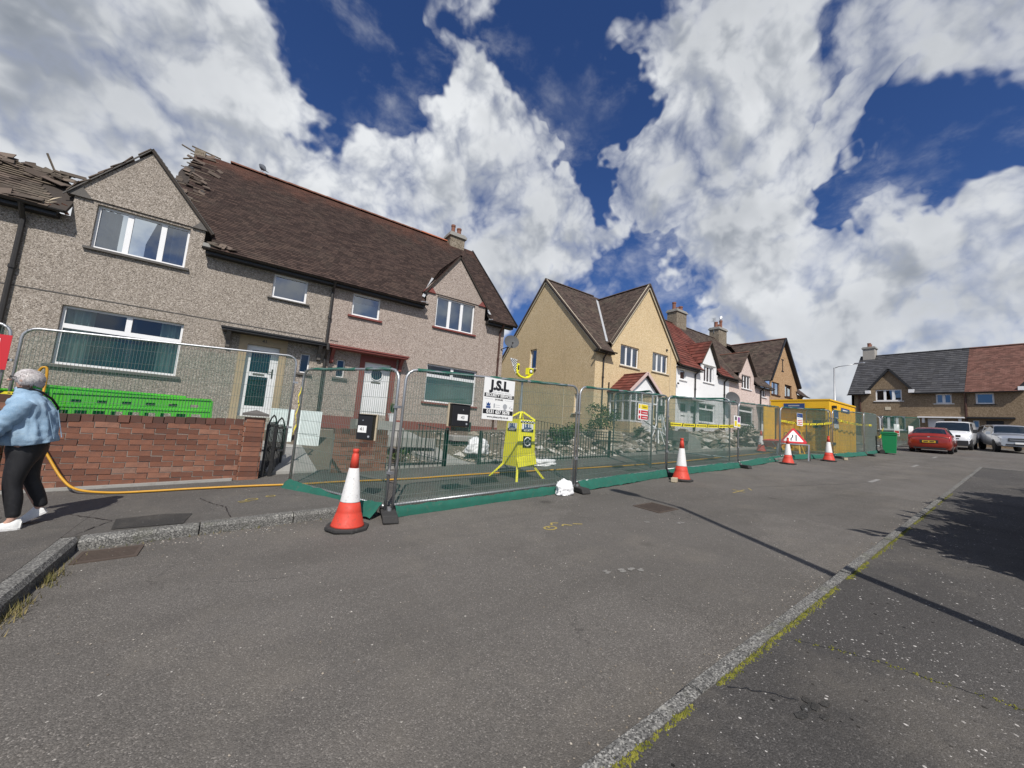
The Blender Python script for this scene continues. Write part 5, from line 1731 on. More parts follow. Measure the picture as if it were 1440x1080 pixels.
for k, (A, B, Pp, mt) in enumerate(((DA, DB, DP, M_TILEG), (EA, EB, EP, M_TILEF))):
    y0d = FX - .35 + (7.8 - 7.38) / V6.z; y1d = FX - .35 + (9.75 - 7.38) / V6.z
    for xe in (A - .05, B + .05):
        V_ = Vector((0, -(Pp - xe), 9.78 - 7.78)); pw = [(0, 0), (y0d - FX + .2, 0), (y1d - FX + .2, V_.length), (0, V_.length)]
        m = MB(); slab(m, (FX - .2, -xe, 7.78), (1, 0, 0), V_, pw, .06); m.build('roof', M_DECK, H6R)
        tiles('roof_tiles', H6R, mt, (FX - .21, -xe, 7.78), (1, 0, 0), V_, pw, tw=.33, gauge=.31, thick=.04, seed=84 + k)
        m = MB(); m.bar((FX - .21, -xe, 7.76), (FX - .21, -Pp, 9.76), .05, .18); m.build('verge_board', M_DARKP, H6R)
        m = MB(); m.box(FX - .38, -xe - .18, 7.42, FX - .05, -xe + .18, 7.72); m.build('eaves_box', M_UPVC, H6R)
ridge(H6R, (FX + 4.3, 12.6, 11.97), (FX + 4.3, 4.93, 11.97), M_TILEG, 18, .13)
ridge(H6R, (FX + 4.3, 4.93, 11.97), (FX + 4.3, -12, 11.97), M_TILEF, 30, .13)
for p0, p1 in (((FX - .4, -DA + .1), (FX - .4, 12.66)), ((FX - .4, -DB - .1), (FX - .4, -EA + .1)), ((FX - .4, -EB - .1), (FX - .4, -12))): gutter(H6, (p0[0], p0[1], 7.34), (p1[0], p1[1], 7.34), .07)
for y_ in (11.75, 4.93): pipe(H6, [(FX - .38, y_, 7.3), (FX - .2, y_, 7.1), (FX - .07, y_, 6.9), (FX - .07, y_, 3.0)], .075, M_BROWNF)
chimney(H6, FX + 4.3, 11.85, 10.9, 12.95, .95, .95, [(-.2, 0, .42, .16), (.2, 0, .36, .16)], worn('pale_chimney', (.40, .37, .33), .9, .4, 3))
m = MB(F6); m.box(-9.95, .004, 5.85, -9.55, .03, 6.15); m.build('wall_plate', M_SILLC, H6)
from mathutils import noise
# ------------------------------------------------------------------ brick front wall: every brick its own piece
rn = random.Random(5)
BL, BH, BJ = .262, .076, .011


def brick_mesh(L, W, H, seed):
    r_ = random.Random(seed)
    mb = MB(); mb.box(-L / 2, -W / 2, -H / 2, L / 2, W / 2, H / 2)
    for i, p in enumerate(mb.v): mb.v[i] = p + Vector((r_.uniform(-.003, .003), r_.uniform(-.003, .003), r_.uniform(-.0025, .0025)))
    return mb.mesh('brick', M_BRICK)


BM = [brick_mesh(BL, .105, BH, i) for i in range(5)]
BMH = [brick_mesh(.1255, .105, BH, 20 + i) for i in range(3)]
CM = []
for i in range(5):
    me = brick_mesh(.124, .225, .105, 40 + i); me.materials.clear(); me.materials.append(M_COPE); me.name = 'coping_brick'; CM.append(me)


def put(name, me, loc, parent, rz=0.0):
    o = bpy.data.objects.new(name, me)
    COL.objects.link(o)
    o.parent = parent
    o.matrix_parent_inverse = parent.matrix_basis.inverted()
    o.location = loc
    o.rotation_euler = (rn.gauss(0, .006), rn.gauss(0, .006), rz + rn.gauss(0, .008))
    return o


def brick_wall(label, x0, x1, y, zb0, ztop0, slope, coping=True, mortar_w=.20, rows_from=0):
    """stretcher-bond face; the courses follow the slope of the street a little"""
    t = thing('brick_wall', label, 'wall', (x0, y, zb0))
    rows = round((ztop0 - zb0) / (BH + BJ))
    ztop0 = zb0 + rows * (BH + BJ) - .004
    H = ztop0 - zb0
    mb = MB()
    dzx = slope * (x1 - x0)
    mb.prism([(x0, y + .004, zb0 - .2), (x1, y + .004, zb0 + dzx - .2), (x1, y + .004, ztop0 + dzx), (x0, y + .004, ztop0)], (0, mortar_w, 0))
    mb.build('mortar', M_MORTAR, t)
    for r in range(rows):
        x = x0 + (0 if r % 2 == 0 else -(BL + BJ) / 2)
        while x < x1 - .02:
            a, b = max(x, x0), min(x + BL, x1)
            if b - a > .19 and b - a < BL - .02: b = a + BL if b < x1 else b
            if b - a > .18: me = rn.choice(BM)
            elif b - a > .025: me = rn.choice(BMH)
            else:
                x += BL + BJ; continue
            cx = (a + b) / 2
            z = zb0 + (r + .5) * (BH + BJ) + slope * (cx - x0)
            o = put('brick', me, (cx, y + .052 - rn.uniform(.002, .010), z), t)
            o.scale.x = (b - a) / (BL if me in BM else .1255)
            x += BL + BJ
    if coping:
        x = x0
        while x < x1 - .05:
            z = ztop0 + slope * (x - x0) + .055
            put('coping_brick', rn.choice(CM), (x + .063, y + .105 + rn.uniform(-.012, .012), z + rn.uniform(-.006, .006)), t)
            x += .132
    return t


g0 = g(-2.5, 8.3) + .10
BW = brick_wall('weathered red brick garden wall with soldier brick coping behind the walking person', -2.62, .02, 8.30, .17, 1.12, .040)
BW2 = brick_wall('higher brick garden wall at the far left edge behind the person', -4.9, -2.66, 8.30, .06, 1.29, .040)
BW3 = brick_wall('brown brick garden wall standing between the two iron gates and the railing', 1.55, 2.62, 8.42, .28, 1.18, .03)
# gate pillar
t = thing('brick_pillar', 'square red brick gate pillar with pyramid stone cap', 'pillar', (.18, 8.35, .18))
m = MB(); m.box(.045, 8.235, .05, .315, 8.505, 1.36); m.build('mortar', M_MORTAR, t)
for r in range(13):
    z = .262 + (r + .5) * .0855
    put('brick', rn.choice(BM), (.176 if r % 2 else .184, 8.275, z), t)
    put('brick', rn.choice(BM), (.285, 8.375, z), t, math.pi / 2); put('brick', rn.choice(BM), (.075, 8.375, z), t, math.pi / 2)
m = MB(); m.box(-.02, 8.17, .10, .38, 8.57, .255); m.build('footing', M_CONC, t)
m = MB(); m.box(-.02, 8.17, 1.40, .38, 8.57, 1.44)
c = (.18, 8.37, 1.51)
for a, b in (((-.02, 8.17), (.38, 8.17)), ((.38, 8.17), (.38, 8.57)), ((.38, 8.57), (-.02, 8.57)), ((-.02, 8.57), (-.02, 8.17))): m.face([(*a, 1.441), (*b, 1.441), c])
m.build('cap', M_SILLG, t)
# wall footing strip of concrete
m = MB(); m.prism([(-4.9, 8.20, g(-4.9, 8.2) + .08), (-.03, 8.20, g(0, 8.2) + .08), (-.03, 8.295, g(0, 8.2) + .08), (-4.9, 8.295, g(-4.9, 8.2) + .08)], (0, 0, .07))
tag(m.build('wall_footing', M_CONC), 'narrow concrete footing along the foot of the red brick wall', 'footing')

# edging of the gardens along the back of the footway
m = MB()
for a, b in ((2.62, 4.0), (4.98, 9.9), (10.4, 17.0), (17.2, 24), (24.2, 36)):
    m.prism([(a, 8.52, g(a, 8.5) + .05), (b, 8.52, g(b, 8.5) + .05), (b, 8.62, g(b, 8.5) + .05), (a, 8.62, g(a, 8.5) + .05)], (0, 0, .16))
m.build('garden_edging', M_CONC, kind='structure')
# garden paths and low terraces
m = MB()
m.prism([(4.08, 8.62, .2), (4.92, 8.62, .2), (4.6, 12.0, .2), (3.3, 12.1, .2)], (0, 0, .001))
m.prism([(.35, 8.62, gz(.9, 8.62) - .1), (1.35, 8.62, gz(.9, 8.62) - .1), (1.15, 12.5, gz(.9, 12.5) - .1), (-.2, 12.5, gz(.9, 12.5) - .1)], (0, 0, .16))
pth = []
for i in range(9):
    y0_, y1_ = 8.62 + i * .42, 8.62 + (i + 1) * .42
    xa_, xb_ = 4.08 - .10 * i, 4.92 - .08 * i
    m.prism([(xa_, y0_, gz(4.4, y0_) - .1), (xb_, y0_, gz(4.4, y0_) - .1), (xb_ - .08, y1_, gz(4.4, y1_) - .1), (xa_ - .1, y1_, gz(4.4, y1_) - .1)], (0, 0, .155))
m.build('garden_path', M_CONC, kind='structure')
rn2 = random.Random(77)
slab_spots = [((15.6, 8.95, 1.15), (.9, .06, .75), -.7, .4, 'grey concrete slab leaning on the rubble behind the second cone'), ((17.2, 8.9, 1.2), (.55, .07, .8), .8, .3, 'pale broken slab standing in the rubble behind the tape'),
              ((21.0, 9.0, 1.5), (.8, .06, .9), -.5, .6, 'tilted paving slab before the pink house'), ((5.6, 10.6, 1.1), (1.0, .5, .14), .05, .05, 'low grey stone step in the garden of the nearest house'),
              ((6.6, 9.5, .78), (.6, .25, .18), .1, .4, 'broken stone block on the gravel behind the yellow tower'), ((3.6, 10.0, .95), (1.5, .3, .25), 0, 0, 'long low concrete terrace wall in the nearest garden')]
for (c, s_, rx, rz_, lab) in slab_spots:
    m = MB(); m.box(-s_[0] / 2, -s_[1] / 2, -s_[2] / 2, s_[0] / 2, s_[1] / 2, s_[2] / 2)
    o = m.build('concrete_slab', M_CONC, bevel=.012); o.location = c; o.rotation_euler = (rx, 0, rz_); tag(o, lab, 'slab')
# dark broken wall stub beside the second cone
m = MB(); m.box(13.72, 8.75, 1.5, 14.78, 9.05, 1.90); m.box(14.0, 8.78, .7, 14.6, 9.0, 1.499); o = m.build('wall_stub', M_SILLG, bevel=.02); tag(o, 'dark mossy remains of a garden wall under the hazard tape', 'wall')
m = MB(); m.prism([(14.79, 8.78, .9), (15.9, 8.78, 1.0), (15.7, 8.78, 1.55), (15.2, 8.78, 1.75), (14.79, 8.78, 1.86)], (0, .25, 0)); o = m.build('wall_stub', M_CONC, bevel=.02); tag(o, 'broken sloping end of the mossy garden wall', 'wall')


def scatter(name, n, fx, fy, fr, lift=.0, lab=None):
    mb = MB()
    for i in range(n):
        random.seed(i * 7 + n)
        x, y = fx(), fy()
        mb.rock((x, y, gz(x, y) + lift), fr(), .65)
    o = mb.build(name, M_STONES, kind='stuff')
    return o


U = random.uniform
scatter('garden_gravel', 3600, lambda: U(2.7, 10), lambda: 8.62 + 3.6 * random.random() ** 1.6, lambda: U(.015, .055))
scatter('rubble', 2600, lambda: U(9.8, 36), lambda: 8.6 + 3.9 * random.random() ** 1.2, lambda: U(.03, .12))
scatter('rubble', 420, lambda: U(5.0, 34), lambda: 8.75 + 3 * random.random(), lambda: U(.10, .24))
scatter('rubble', 260, lambda: random.gauss(20.5, 3), lambda: random.gauss(10.2, .5), lambda: U(.12, .30), .25)
scatter('rubble', 200, lambda: random.gauss(12.3, 1.0), lambda: random.gauss(9.4, .35), lambda: U(.08, .22), .12)
random.seed(3)

# ------------------------------------------------------------------ iron railings and gates


def railing(label, p0, p1, z0a, z0b, h, n, post0=True, post1=True):
    t = thing('iron_railing', label, 'railing', (*p0, z0a))
    p0, p1 = Vector((*p0, 0)), Vector((*p1, 0))
    d = p1 - p0
    zz = lambda f: z0a + (z0b - z0a) * f
    for hh in (.10, h):
        mb = MB(); mb.bar(p0 + Vector((0, 0, zz(0) + hh)), p1 + Vector((0, 0, zz(1) + hh)), .025, .014); mb.build('rail', M_IRON, t)
    for i in range(n):
        f = (i + .5) / n
        p = p0 + d * f
        mb = MB(); mb.bar(p + Vector((0, 0, zz(f) + .02)), p + Vector((0, 0, zz(f) + h + .012)), .014, .014); mb.build('bar', M_IRON, t)
    for f, on in ((0, post0), (1, post1)):
        if on:
            p = p0 + d * f
            mb = MB(); mb.bar(p + Vector((0, 0, zz(f) - .15)), p + Vector((0, 0, zz(f) + h + .06)), .06, .06); mb.build('post', M_IRON, t)
    return t


railing('short dark iron railing between the brick wall and the garden path', (2.68, 8.5), (4.04, 8.5), .45, .50, .82, 12, False, True)
railing('dark iron railing right of the garden path behind the yellow tower', (4.97, 8.5), (6.36, 8.5), .50, .58, .84, 12)
railing('long dark iron railing with thin bars before the cream house', (6.42, 8.5), (9.78, 8.5), .60, .78, .84, 30, False, True)
railing('sloping iron railing climbing the garden beside the cream house wall', (8.75, 12.6), (9.7, 10.6), 1.25, 1.0, .75, 18, False, False)
railing('open iron gate folded back at the start of the garden path', (4.04, 8.5), (3.62, 9.35), .52, .60, .84, 8, True, False)


def iron_gate(label, p, q, zb, h, n):
    t = thing('iron_gate', label, 'gate', (*p, zb))
    p, q = Vector((*p, zb)), Vector((*q, zb))
    up = Vector((0, 0, 1))
    mb = MB(); mb.bar(p, p + up * h, .05, .05); mb.bar(q, q + up * h, .05, .05); mb.bar(p + up * .12, q + up * .12, .03, .04); mb.bar(p + up * h * .97, q + up * h * .97, .03, .04); mb.bar(p + up * h * .55, q + up * h * .55, .02, .03)
    mid = (p + q) / 2
    mb.tube([p + up * h, p * .75 + q * .25 + up * (h + .12), mid + up * (h + .17), p * .25 + q * .75 + up * (h + .12), q + up * h], .014, 6)
    mb.build('gate_frame', M_DARKP, t)
    for i in range(n):
        f = (i + .7) / (n + .4)
        c = p + (q - p) * f
        mb = MB(); mb.bar(c + up * .12, c + up * (h + .04), .018, .018); mb.build('bar', M_DARKP, t)
    return t


iron_gate('black iron gate with arched top folded back beside the brick pillar', (.40, 8.42), (.58, 9.25), .26, 1.0, 6)
iron_gate('second black iron gate leaf leaning next to the pillar', (.52, 8.45), (.72, 9.2), .27, .95, 6)
# white door leaves leaning in the front garden
for (x, y, wd, rz_, lab) in ((.78, 10.9, .50, .03, 'left of the two white panels leaning in the garden by the gate'), (1.36, 10.7, .52, -.12, 'right of the two white panels leaning in the garden, half behind the fence post')):
    m = MB(); m.box(-wd / 2, -.03, 0, wd / 2, .03, 1.22)
    for e in ((-wd / 2 + .06, .08, wd / 2 - .06, .55), (-wd / 2 + .06, .65, wd / 2 - .06, 1.14)): m.box(e[0], -.04, e[1], e[2], -.0301, e[3])
    o = m.build('leaning_board', worn('pale_panel', (.72, .80, .78), .5, .15, 3, dirt_amt=.15)); o.location = (x, y, .36); o.rotation_euler = (-.12, 0, rz_); tag(o, lab, 'panel')

# ------------------------------------------------------------------ site fence panels


def fence_panel(label, p0, p1, z0=None, z1=None, net=True, skirt=1, hem=True, H=1.98, sk_out=.07, sk_h=.72, group='wire mesh site fence panels'):
    p0, p1 = Vector((*p0, 0)), Vector((*p1, 0))
    z0 = g(p0.x, p0.y) + .06 if z0 is None else z0
    z1 = g(p1.x, p1.y) + .06 if z1 is None else z1
    d = p1 - p0
    L = d.length
    dn = d / L
    nrm = Vector((dn.y, -dn.x, 0))         # towards the road
    t = thing('site_fence', label, 'fence', (p0.x, p0.y, z0), group=group)
    sl_ = (z1 - z0) / L

    def P(s, h, o=0.0): return p0 + dn * s + nrm * o + Vector((0, 0, z0 + sl_ * s + h))
    R = .16
    path = [P(0, 0), P(0, H - R)] + [P(R - R * math.cos(a), H - R + R * math.sin(a)) for a in (.39, .78, 1.18)] + [P(R, H), P(L - R, H)] + [P(L - R + R * math.sin(a), H - R + R * math.cos(a)) for a in (.39, .78, 1.18)] + [P(L, H - R), P(L, 0)]
    mb = MB(); mb.tube(path, .021, 8); mb.tube([P(.02, .10), P(L - .02, .10)], .019, 8); mb.build('frame', M_GALV, t, smooth=True)
    mb = MB()
    n = int(L / .042)
    rr = .0026
    for i in range(1, n):
        s = L * i / n
        mb.tube([P(s, .10, .02), P(s, H - .01, .02)], rr, 4, cap=False)
    for k in range(8):
        h = .22 + k * .225
        mb.tube([P(.01, h, .022), P(L - .01, h, .022)], .0023, 4, cap=False)
    mb.build('wire_mesh', M_WIRE, t, kind='stuff')
    rs = random.Random(int(p0.x * 100))
    if net:
        mb = MB(); ph = rs.uniform(0, 6)
        mb.grid(26, 8, lambda u, v: P(.02 + (L - .04) * u, .06 + (H - .08) * v, -.035 - .03 * abs(math.sin(u * 9 + ph)) * math.sin(v * 3.14) - .012 * math.sin(u * 40 + v * 7)))
        mb.build('netting', M_NET, t, smooth=True)
    if hem:
        mb = MB()
        s = R
        while s < L - R - .1:
            e = min(L - R, s + rs.uniform(.7, 1.8))
            pts_ = [P(s + (e - s) * k / 6, H + .004 * math.sin(k * 2.1), -.004) for k in range(7)]
            mb.tube(pts_, [.024 + .004 * rs.random() for _ in pts_], 7)
            s = e + rs.uniform(.02, .35)
        mb.build('netting_hem', M_SKIRT, t, smooth=True)
    if skirt:
        mb = MB(); ph = rs.uniform(0, 6); so_ = rs.uniform(0, 90)
        nz = lambda u, k: noise.noise(Vector((u * k + so_, k, so_)))

        def sk(u, v):
            s = .03 + (L - .06) * u
            wob = max(0, min(1.2, .45 + .9 * nz(u * L, .9) + .35 * nz(u * L, 3.1)))
            if v < .5:
                w_ = v / .5
                return P(s, (.13 + .06 * wob - (.11 - .02 * wob) * w_) * sk_h + .018 * nz(u * L, 7.0), (.026 + .05 * w_ + .05 * wob * w_ + .03 * w_ * nz(u * L, 9.0)) * skirt)
            w_ = (v - .5) / .5
            o_ = (.076 + .05 * wob + sk_out * w_ * (.2 + .8 * wob)) * skirt
            return P(s, (.02 + .04 * wob) * sk_h - .075 * w_ + .02 * nz(u * L, 8.0) * w_, o_)
        mb.grid(140, 6, sk)
        mb.build('netting_skirt', M_SKIRT, t, smooth=True)
    # couplers
    for s in (L,):
        for h in (.55, 1.45):
            mb = MB(); mb.obox(P(s + .03, h), dn * .045, nrm * .03, (0, 0, .018)); mb.build('coupler', M_GALV, t)
    return t


FA = fence_panel('left wire fence panel behind the red brick wall across the nearest house', (-2.86, 8.85), (.74, 8.85), .50, .66, skirt=0, hem=False)
fence_panel('wire fence panel at the left edge with the red sign', (-6.45, 8.9), (-2.97, 8.85), .36, .52, skirt=0)
fence_panel('short wire fence panel turned towards the house beside the nearest cone', (.76, 7.42), (1.72, 5.33), .28, .25, skirt=1, sk_out=.09)
fence_panel('front wire fence panel carrying the big white security sign', (1.82, 5.33), (5.40, 5.56), skirt=.6, sk_out=.05, sk_h=.5)
fence_panel('front wire fence panel between the white plastic bag and the second cone', (5.47, 5.56), (8.94, 5.90))
fence_panel('front wire fence panel with yellow tape before the white house', (9.0, 5.92), (12.84, 5.98))
fence_panel('front wire fence panel before the pink house', (12.92, 6.0), (17.15, 6.44))
fence_panel('wire fence panel with the road narrows sign behind it', (17.22, 6.44), (20.95, 5.92))
fence_panel('far front wire fence panel before the side of the yellow cabin', (21.02, 5.88), (24.55, 5.68))
fence_panel('farthest front wire fence panel turned in beside the green bin', (24.65, 5.68), (28.0, 5.95))
fence_panel('inner wire fence panel running back to the iron railing', (8.62, 6.12), (9.72, 8.30), g(8.6, 6) + .18, g(9.7, 8.3) + .18, skirt=0)
fence_panel('inner wire fence panel running back behind the hazard tape', (12.78, 6.2), (12.3, 8.5), g(12.8, 6) + .18, g(12.3, 8.5) + .18, skirt=0)
fence_panel('green netted fence panel left of the red car', (33.0, 6.85), (33.4, 9.6), skirt=0)
fence_panel('green netted fence panel with two small signs behind the red car', (36.3, 5.6), (33.05, 6.75), skirt=0)

fence_panel('short netted fence panel turned in at the corner of the yellow cabin', (20.95, 6.0), (21.25, 6.9), g(21, 6) + .1, g(21, 7) + .1, skirt=0)

ft = thing('fence_foot', 'grey rubber fence foot at the corner beside the nearest cone', 'fence foot', group='rubber fence feet')
m = MB(); m.prism([(-.34, -.11, 0), (.34, -.11, 0), (.31, -.09, .10), (-.31, -.09, .10)], (0, .2, 0)); m.build('block', M_RUBBER, ft, bevel=.015)
m = MB()
for x in (-.05, .05): m.lathe([(.028, .10), (.028, .13)], 10, (x, 0, 0))
m.build('socket', M_GALV, ft)
feet = [((1.77, 5.31), 1.35, None), ((5.43, 5.52), 1.5, 'grey rubber fence foot by the white plastic bag'), ((8.97, 5.88), 1.5, 'grey rubber fence foot beside the second cone'), ((12.88, 5.95), 1.5, 'grey rubber fence foot right of the hazard tape'),
        ((17.18, 6.40), 1.45, 'grey rubber fence foot beside the third cone'), ((20.98, 5.85), 1.5, 'grey rubber fence foot beside the fourth cone'), ((24.6, 5.62), 1.5, 'grey rubber fence foot before the yellow cabin corner'), ((28.05, 5.9), 1.6, 'grey rubber fence foot by the green bin')]
for i, ((x, y), rz_, lab) in enumerate(feet):
    o = ft if i == 0 else dup(ft, (0, 0, 0), 0, lab)
    o.location = (x, y, g(x, y)); o.rotation_euler = (0, 0, rz_)

# ------------------------------------------------------------------ traffic cones
cn = thing('traffic_cone', 'nearest orange and white traffic cone by the fence corner', 'traffic cone', group='orange traffic cones')
m = MB()
q = [(.27 * math.cos(a), .27 * math.sin(a)) for a in [math.radians(x) for x in (22, 68, 112, 158, 202, 248, 292, 338)]]
m.prism([(x, y, 0) for x, y in q], (0, 0, .045)); m.build('base', M_RUBBER, cn, bevel=.012)
m = MB(); m.lathe([(.205, .045), (.195, .06), (.152, .20), (.148, .205), (.146, .225), (.117, .345)], 28); m.build('lower_cone', M_ORANGE, cn, smooth=True)
m = MB(); m.lathe([(.121, .340), (.119, .346), (.062, .755), (.060, .757)], 28); m.build('reflective_sleeve', M_SLEEVE, cn, smooth=True)
m = MB(); m.lathe([(.058, .75), (.040, .93), (.034, .935), (.034, .955), (.038, .96), (.038, .995), (.028, 1.0)], 24); m.build('cone_tip', M_ORANGE, cn, smooth=True)
cones = [(1.20, 5.07, .4, None, .96), (8.72, 5.34, .2, 'orange and white traffic cone standing before the hazard tape', 1), (15.9, 5.72, .7, 'orange and white traffic cone left of the road narrows sign', .92), (19.0, 5.45, .1, 'orange and white traffic cone right of the road narrows sign', .98), (18.6, 7.7, .3, 'orange and white traffic cone inside the fence before the pink house', .92)]
for i, (x, y, rz_, lab, s_) in enumerate(cones):
    o = cn if i == 0 else dup(cn, (0, 0, 0), 0, lab)
    o.location = (x, y, g(x, y) + (KH if i == 4 else 0)); o.rotation_euler = (0, 0, rz_); o.scale = (s_,) * 3
# small pale blocks lying by two cones
for (x, y, lab) in ((8.35, 5.28, 'pale yellow block on the road at the second cone'), (20.4, 5.30, 'pale block on the road right of the fourth cone')):
    m = MB(); m.box(-.11, -.06, 0, .11, .06, .10); o = m.build('block', M_PALETIM, bevel=.01); o.location = (x, y, g(x, y)); o.rotation_euler = (0, 0, .4); tag(o, lab, 'block')

# ------------------------------------------------------------------ yellow hose
def tubething(name, pts_, r, mt, lab, cat, n=8):
    from mathutils import geometry
    P_ = [Vector(p) for p in pts_]
    out = []
    for i in range(len(P_) - 1):
        a, b, c, d = P_[max(0, i - 1)], P_[i], P_[i + 1], P_[min(len(P_) - 1, i + 2)]
        for k in range(6):
            s = k / 6
            out.append(.5 * ((2 * b) + (c - a) * s + (2 * a - 5 * b + 4 * c - d) * s * s + (3 * b - a - 3 * c + d) * s ** 3))
    out.append(P_[-1])
    mb = MB(); mb.tube(out, r, n)
    return tag(mb.build(name, mt, smooth=True), lab, cat)


gr = lambda x, y: (x, y, g(x, y) + KH + .022)
hs = tubething('yellow_hose', [(-2.56, 8.62, 1.82), (-2.52, 8.60, 1.90), (-2.47, 8.6, 1.86), (-2.45, 8.55, 1.5), (-2.42, 8.25, 1.30), (-2.32, 8.18, .95), (-2.13, 8.10, .62), (-1.94, 7.98, .36), (-1.75, 7.85, .24), gr(-1.40, 7.70), gr(-1.0, 7.62), gr(-.5, 7.60), gr(.2, 7.52), gr(.95, 7.38), gr(1.5, 7.36), gr(2.6, 7.20), gr(4.6, 7.14), gr(7.2, 6.95), gr(10.1, 6.85), gr(13, 7.0), gr(16, 7.15), gr(19, 7.3)], .0165, M_HOSE, 'long yellow hose hanging over the brick wall and running along the footway', 'hose')
m = MB(); m.tube([(-2.555, 8.62, 1.83), (-2.62, 8.64, 1.80), (-2.68, 8.66, 1.76)], .03, 8); o = m.build('hose_end', M_RUBBER, hs)

# ------------------------------------------------------------------ green plastic barriers behind the wall
gb = thing('plastic_barrier', 'front bright green plastic barrier standing behind the brick wall', 'barrier', group='green plastic barriers')
m = MB(Matrix(((1, 0, 0, 0), (0, -1, 0, 0), (0, 0, 1, 0), (0, 0, 0, 1))))
holes = [(-.80 + i * .30, -.68 + i * .30, .865, .915) for i in range(6)] + [(-.95 + i * .21, -.81 + i * .21, .12, .74) for i in range(9)]
for off in (.035, -.035):
    m.M = Matrix(((1, 0, 0, 0), (0, -1, 0, off), (0, 0, 1, 0), (0, 0, 0, 1)))
    wall_face(m, [(-1.0, 1.0, .05, 1.0)], holes, .03 if off < 0 else .001)
m.M = None
m.box(-1.0, -.055, 1.0, 1.0, .055, 1.035); m.box(-1.03, -.05, .05, -1.0, .05, 1.0); m.box(1.0, -.05, .05, 1.03, .05, 1.0)
m.box(-1.0, -.050, .79, 1.0, -.0355, .82)
m.build('barrier_body', M_GREENP, gb)
for x in (-.75, .75):
    m = MB(); m.prism([(x - .06, -.28, 0), (x + .06, -.28, 0), (x + .06, .28, 0), (x - .06, .28, 0)], (0, 0, .05)); m.build('foot', M_GREENP, gb)
gb.location = (-1.50, 9.25, .575); gb.rotation_euler = (0, -.035, 0)
dup(gb, (-1.92, 9.37, .63), 0.0, 'rear bright green plastic barrier, shifted left behind the first')
dup(gb, (-2.9, 9.5, .52), -.06, 'bright green plastic barrier partly hidden by the head of the person')

# ------------------------------------------------------------------ number boxes 41 and 43
def numbox(label, num, c, right, W_, H_):
    """letter box wired to the fence on a timber backing"""
    B = frameM(c, right, (0, 0, 1))
    t = thing('number_box', label, 'post box', c)
    m = MB(B); m.box(-W_ / 2, -H_ / 2, 0, W_ / 2, H_ / 2, .10); m.box(-W_ / 2 - .006, H_ / 2, -.004, W_ / 2 + .006, H_ / 2 + .012, .112); m.build('box_body', M_BLACK, t, bevel=.005)
    m = MB(B); m.box(-W_ / 2 - .022, -H_ / 2 - .012, -.024, W_ / 2 + .022, H_ / 2 + .02, -.0005); m.build('backing_board', M_PALETIM, t)
    px_ = .025 if num == '43' else -.03
    m = MB(B); m.box(px_ - W_ * .29, -H_ * .22, .101, px_ + W_ * .29, H_ * .06, .103); m.build('paper', M_WHITE, t)
    text(num, H_ * .20, B @ Matrix.Translation((px_, -H_ * .085, .1045)), M_BLACK, t, 'number')
    m = MB(B); m.lathe([(.009, .10), (.009, .106)], 10, (px_, H_ * .28, 0)); m.build('lock', M_GALV, t)
    m = MB(B); m.lathe([(.015, .10), (.015, .104)], 12, (W_ * .33, -H_ * .37, 0)); m.build('sticker', M_PGREY, t)
    return t


numbox('black number 41 box hung on the short turned fence panel beside the corner', '41', (1.47, 5.70, 1.385), (.75, -.66, 0), .22, .34)
numbox('black number 43 box hung on the front fence left of the white security sign', '43', (2.70, 5.355, 1.655), (3.58, .23, 0), .31, .325)

# ------------------------------------------------------------------ big white security sign on the fence
def uvsign(o, right, up): return frameM(o, right, up)


d_ = Vector((3.58, .23, 0)).normalized()
so = Vector((3.44, 5.385, 0))
t = thing('security_sign', 'large white security services sign with black lettering hung on the front fence', 'sign', (3.44, 5.39, 1.66))
upv = Vector((.012, 0, 1))
SM = frameM(so + Vector((0, 0, 1.985)), d_, upv)
m = MB(SM); m.box(-.315, -.345, -.004, .315, .335, .004); m.build('board', M_WHITE, t)


def onS(M_, x, y, z=.0055): return M_ @ Matrix.Translation((x, y, z))


text('J.S.L', .215, onS(SM, 0, .215), M_BLACK, t, bold=.012, sx=1.05)
m = MB(SM)
for (x0, x1) in ((-.22, -.06), (-.04, .09), (.11, .24)): m.box(x0, .105, .004, x1, .112, .0052)
m.build('underline', M_PGREY, t)
m = MB(SM); m.box(-.30, .02, .004, .31, .082, .0055); m.build('band', M_BLACK, t)
text('SECURITY SERVICES', .062, onS(SM, 0, .051, .0072), M_WHITE, t, bold=.002)
text('24 HOURS', .036, onS(SM, .0, -.012), M_BLACK, t, bold=.001)
m = MB(SM)
for (x0, x1) in ((-.29, -.12), (.12, .29)): m.box(x0, -.014, .004, x1, -.010, .005)
m.build('rule', M_PGREY, t)
# row of small emblems
m = MB(SM)
m.box(-.25, -.165, .004, -.16, -.13, .0055); m.prism([(-.24, -.125, .0045), (-.17, -.125, .0045), (-.165, -.07, .0045), (-.185, -.095, .0045), (-.205, -.06, .0045), (-.225, -.095, .0045), (-.245, -.07, .0045)], (0, 0, .001)); m.build('crown_emblem', M_PBLUE, t)
m = MB(SM); m.box(-.10, -.15, .004, -.075, -.08, .0055); m.box(-.06, -.105, .004, .03, -.10, .005); m.box(-.06, -.14, .004, .03, -.135, .005); m.build('plain_emblem', M_PGREY, t)
m = MB(SM)
c_ = [(.135 + .045 * math.cos(6.2832 * k / 16), -.115 + .045 * math.sin(6.2832 * k / 16)) for k in range(16)]
m.face([(x, y, .005) for x, y in c_]); m.box(.105, -.175, .004, .165, -.162, .0055); m.build('round_emblem', M_PGREY, t)
m = MB(SM); m.prism([(.215, -.11, .0045), (.235, -.145, .0045), (.275, -.08, .0045), (.235, -.125, .0045)], (0, 0, .001)); m.box(.262, -.15, .004, .30, -.13, .0055); m.build('tick_emblem', M_PGREY, t)
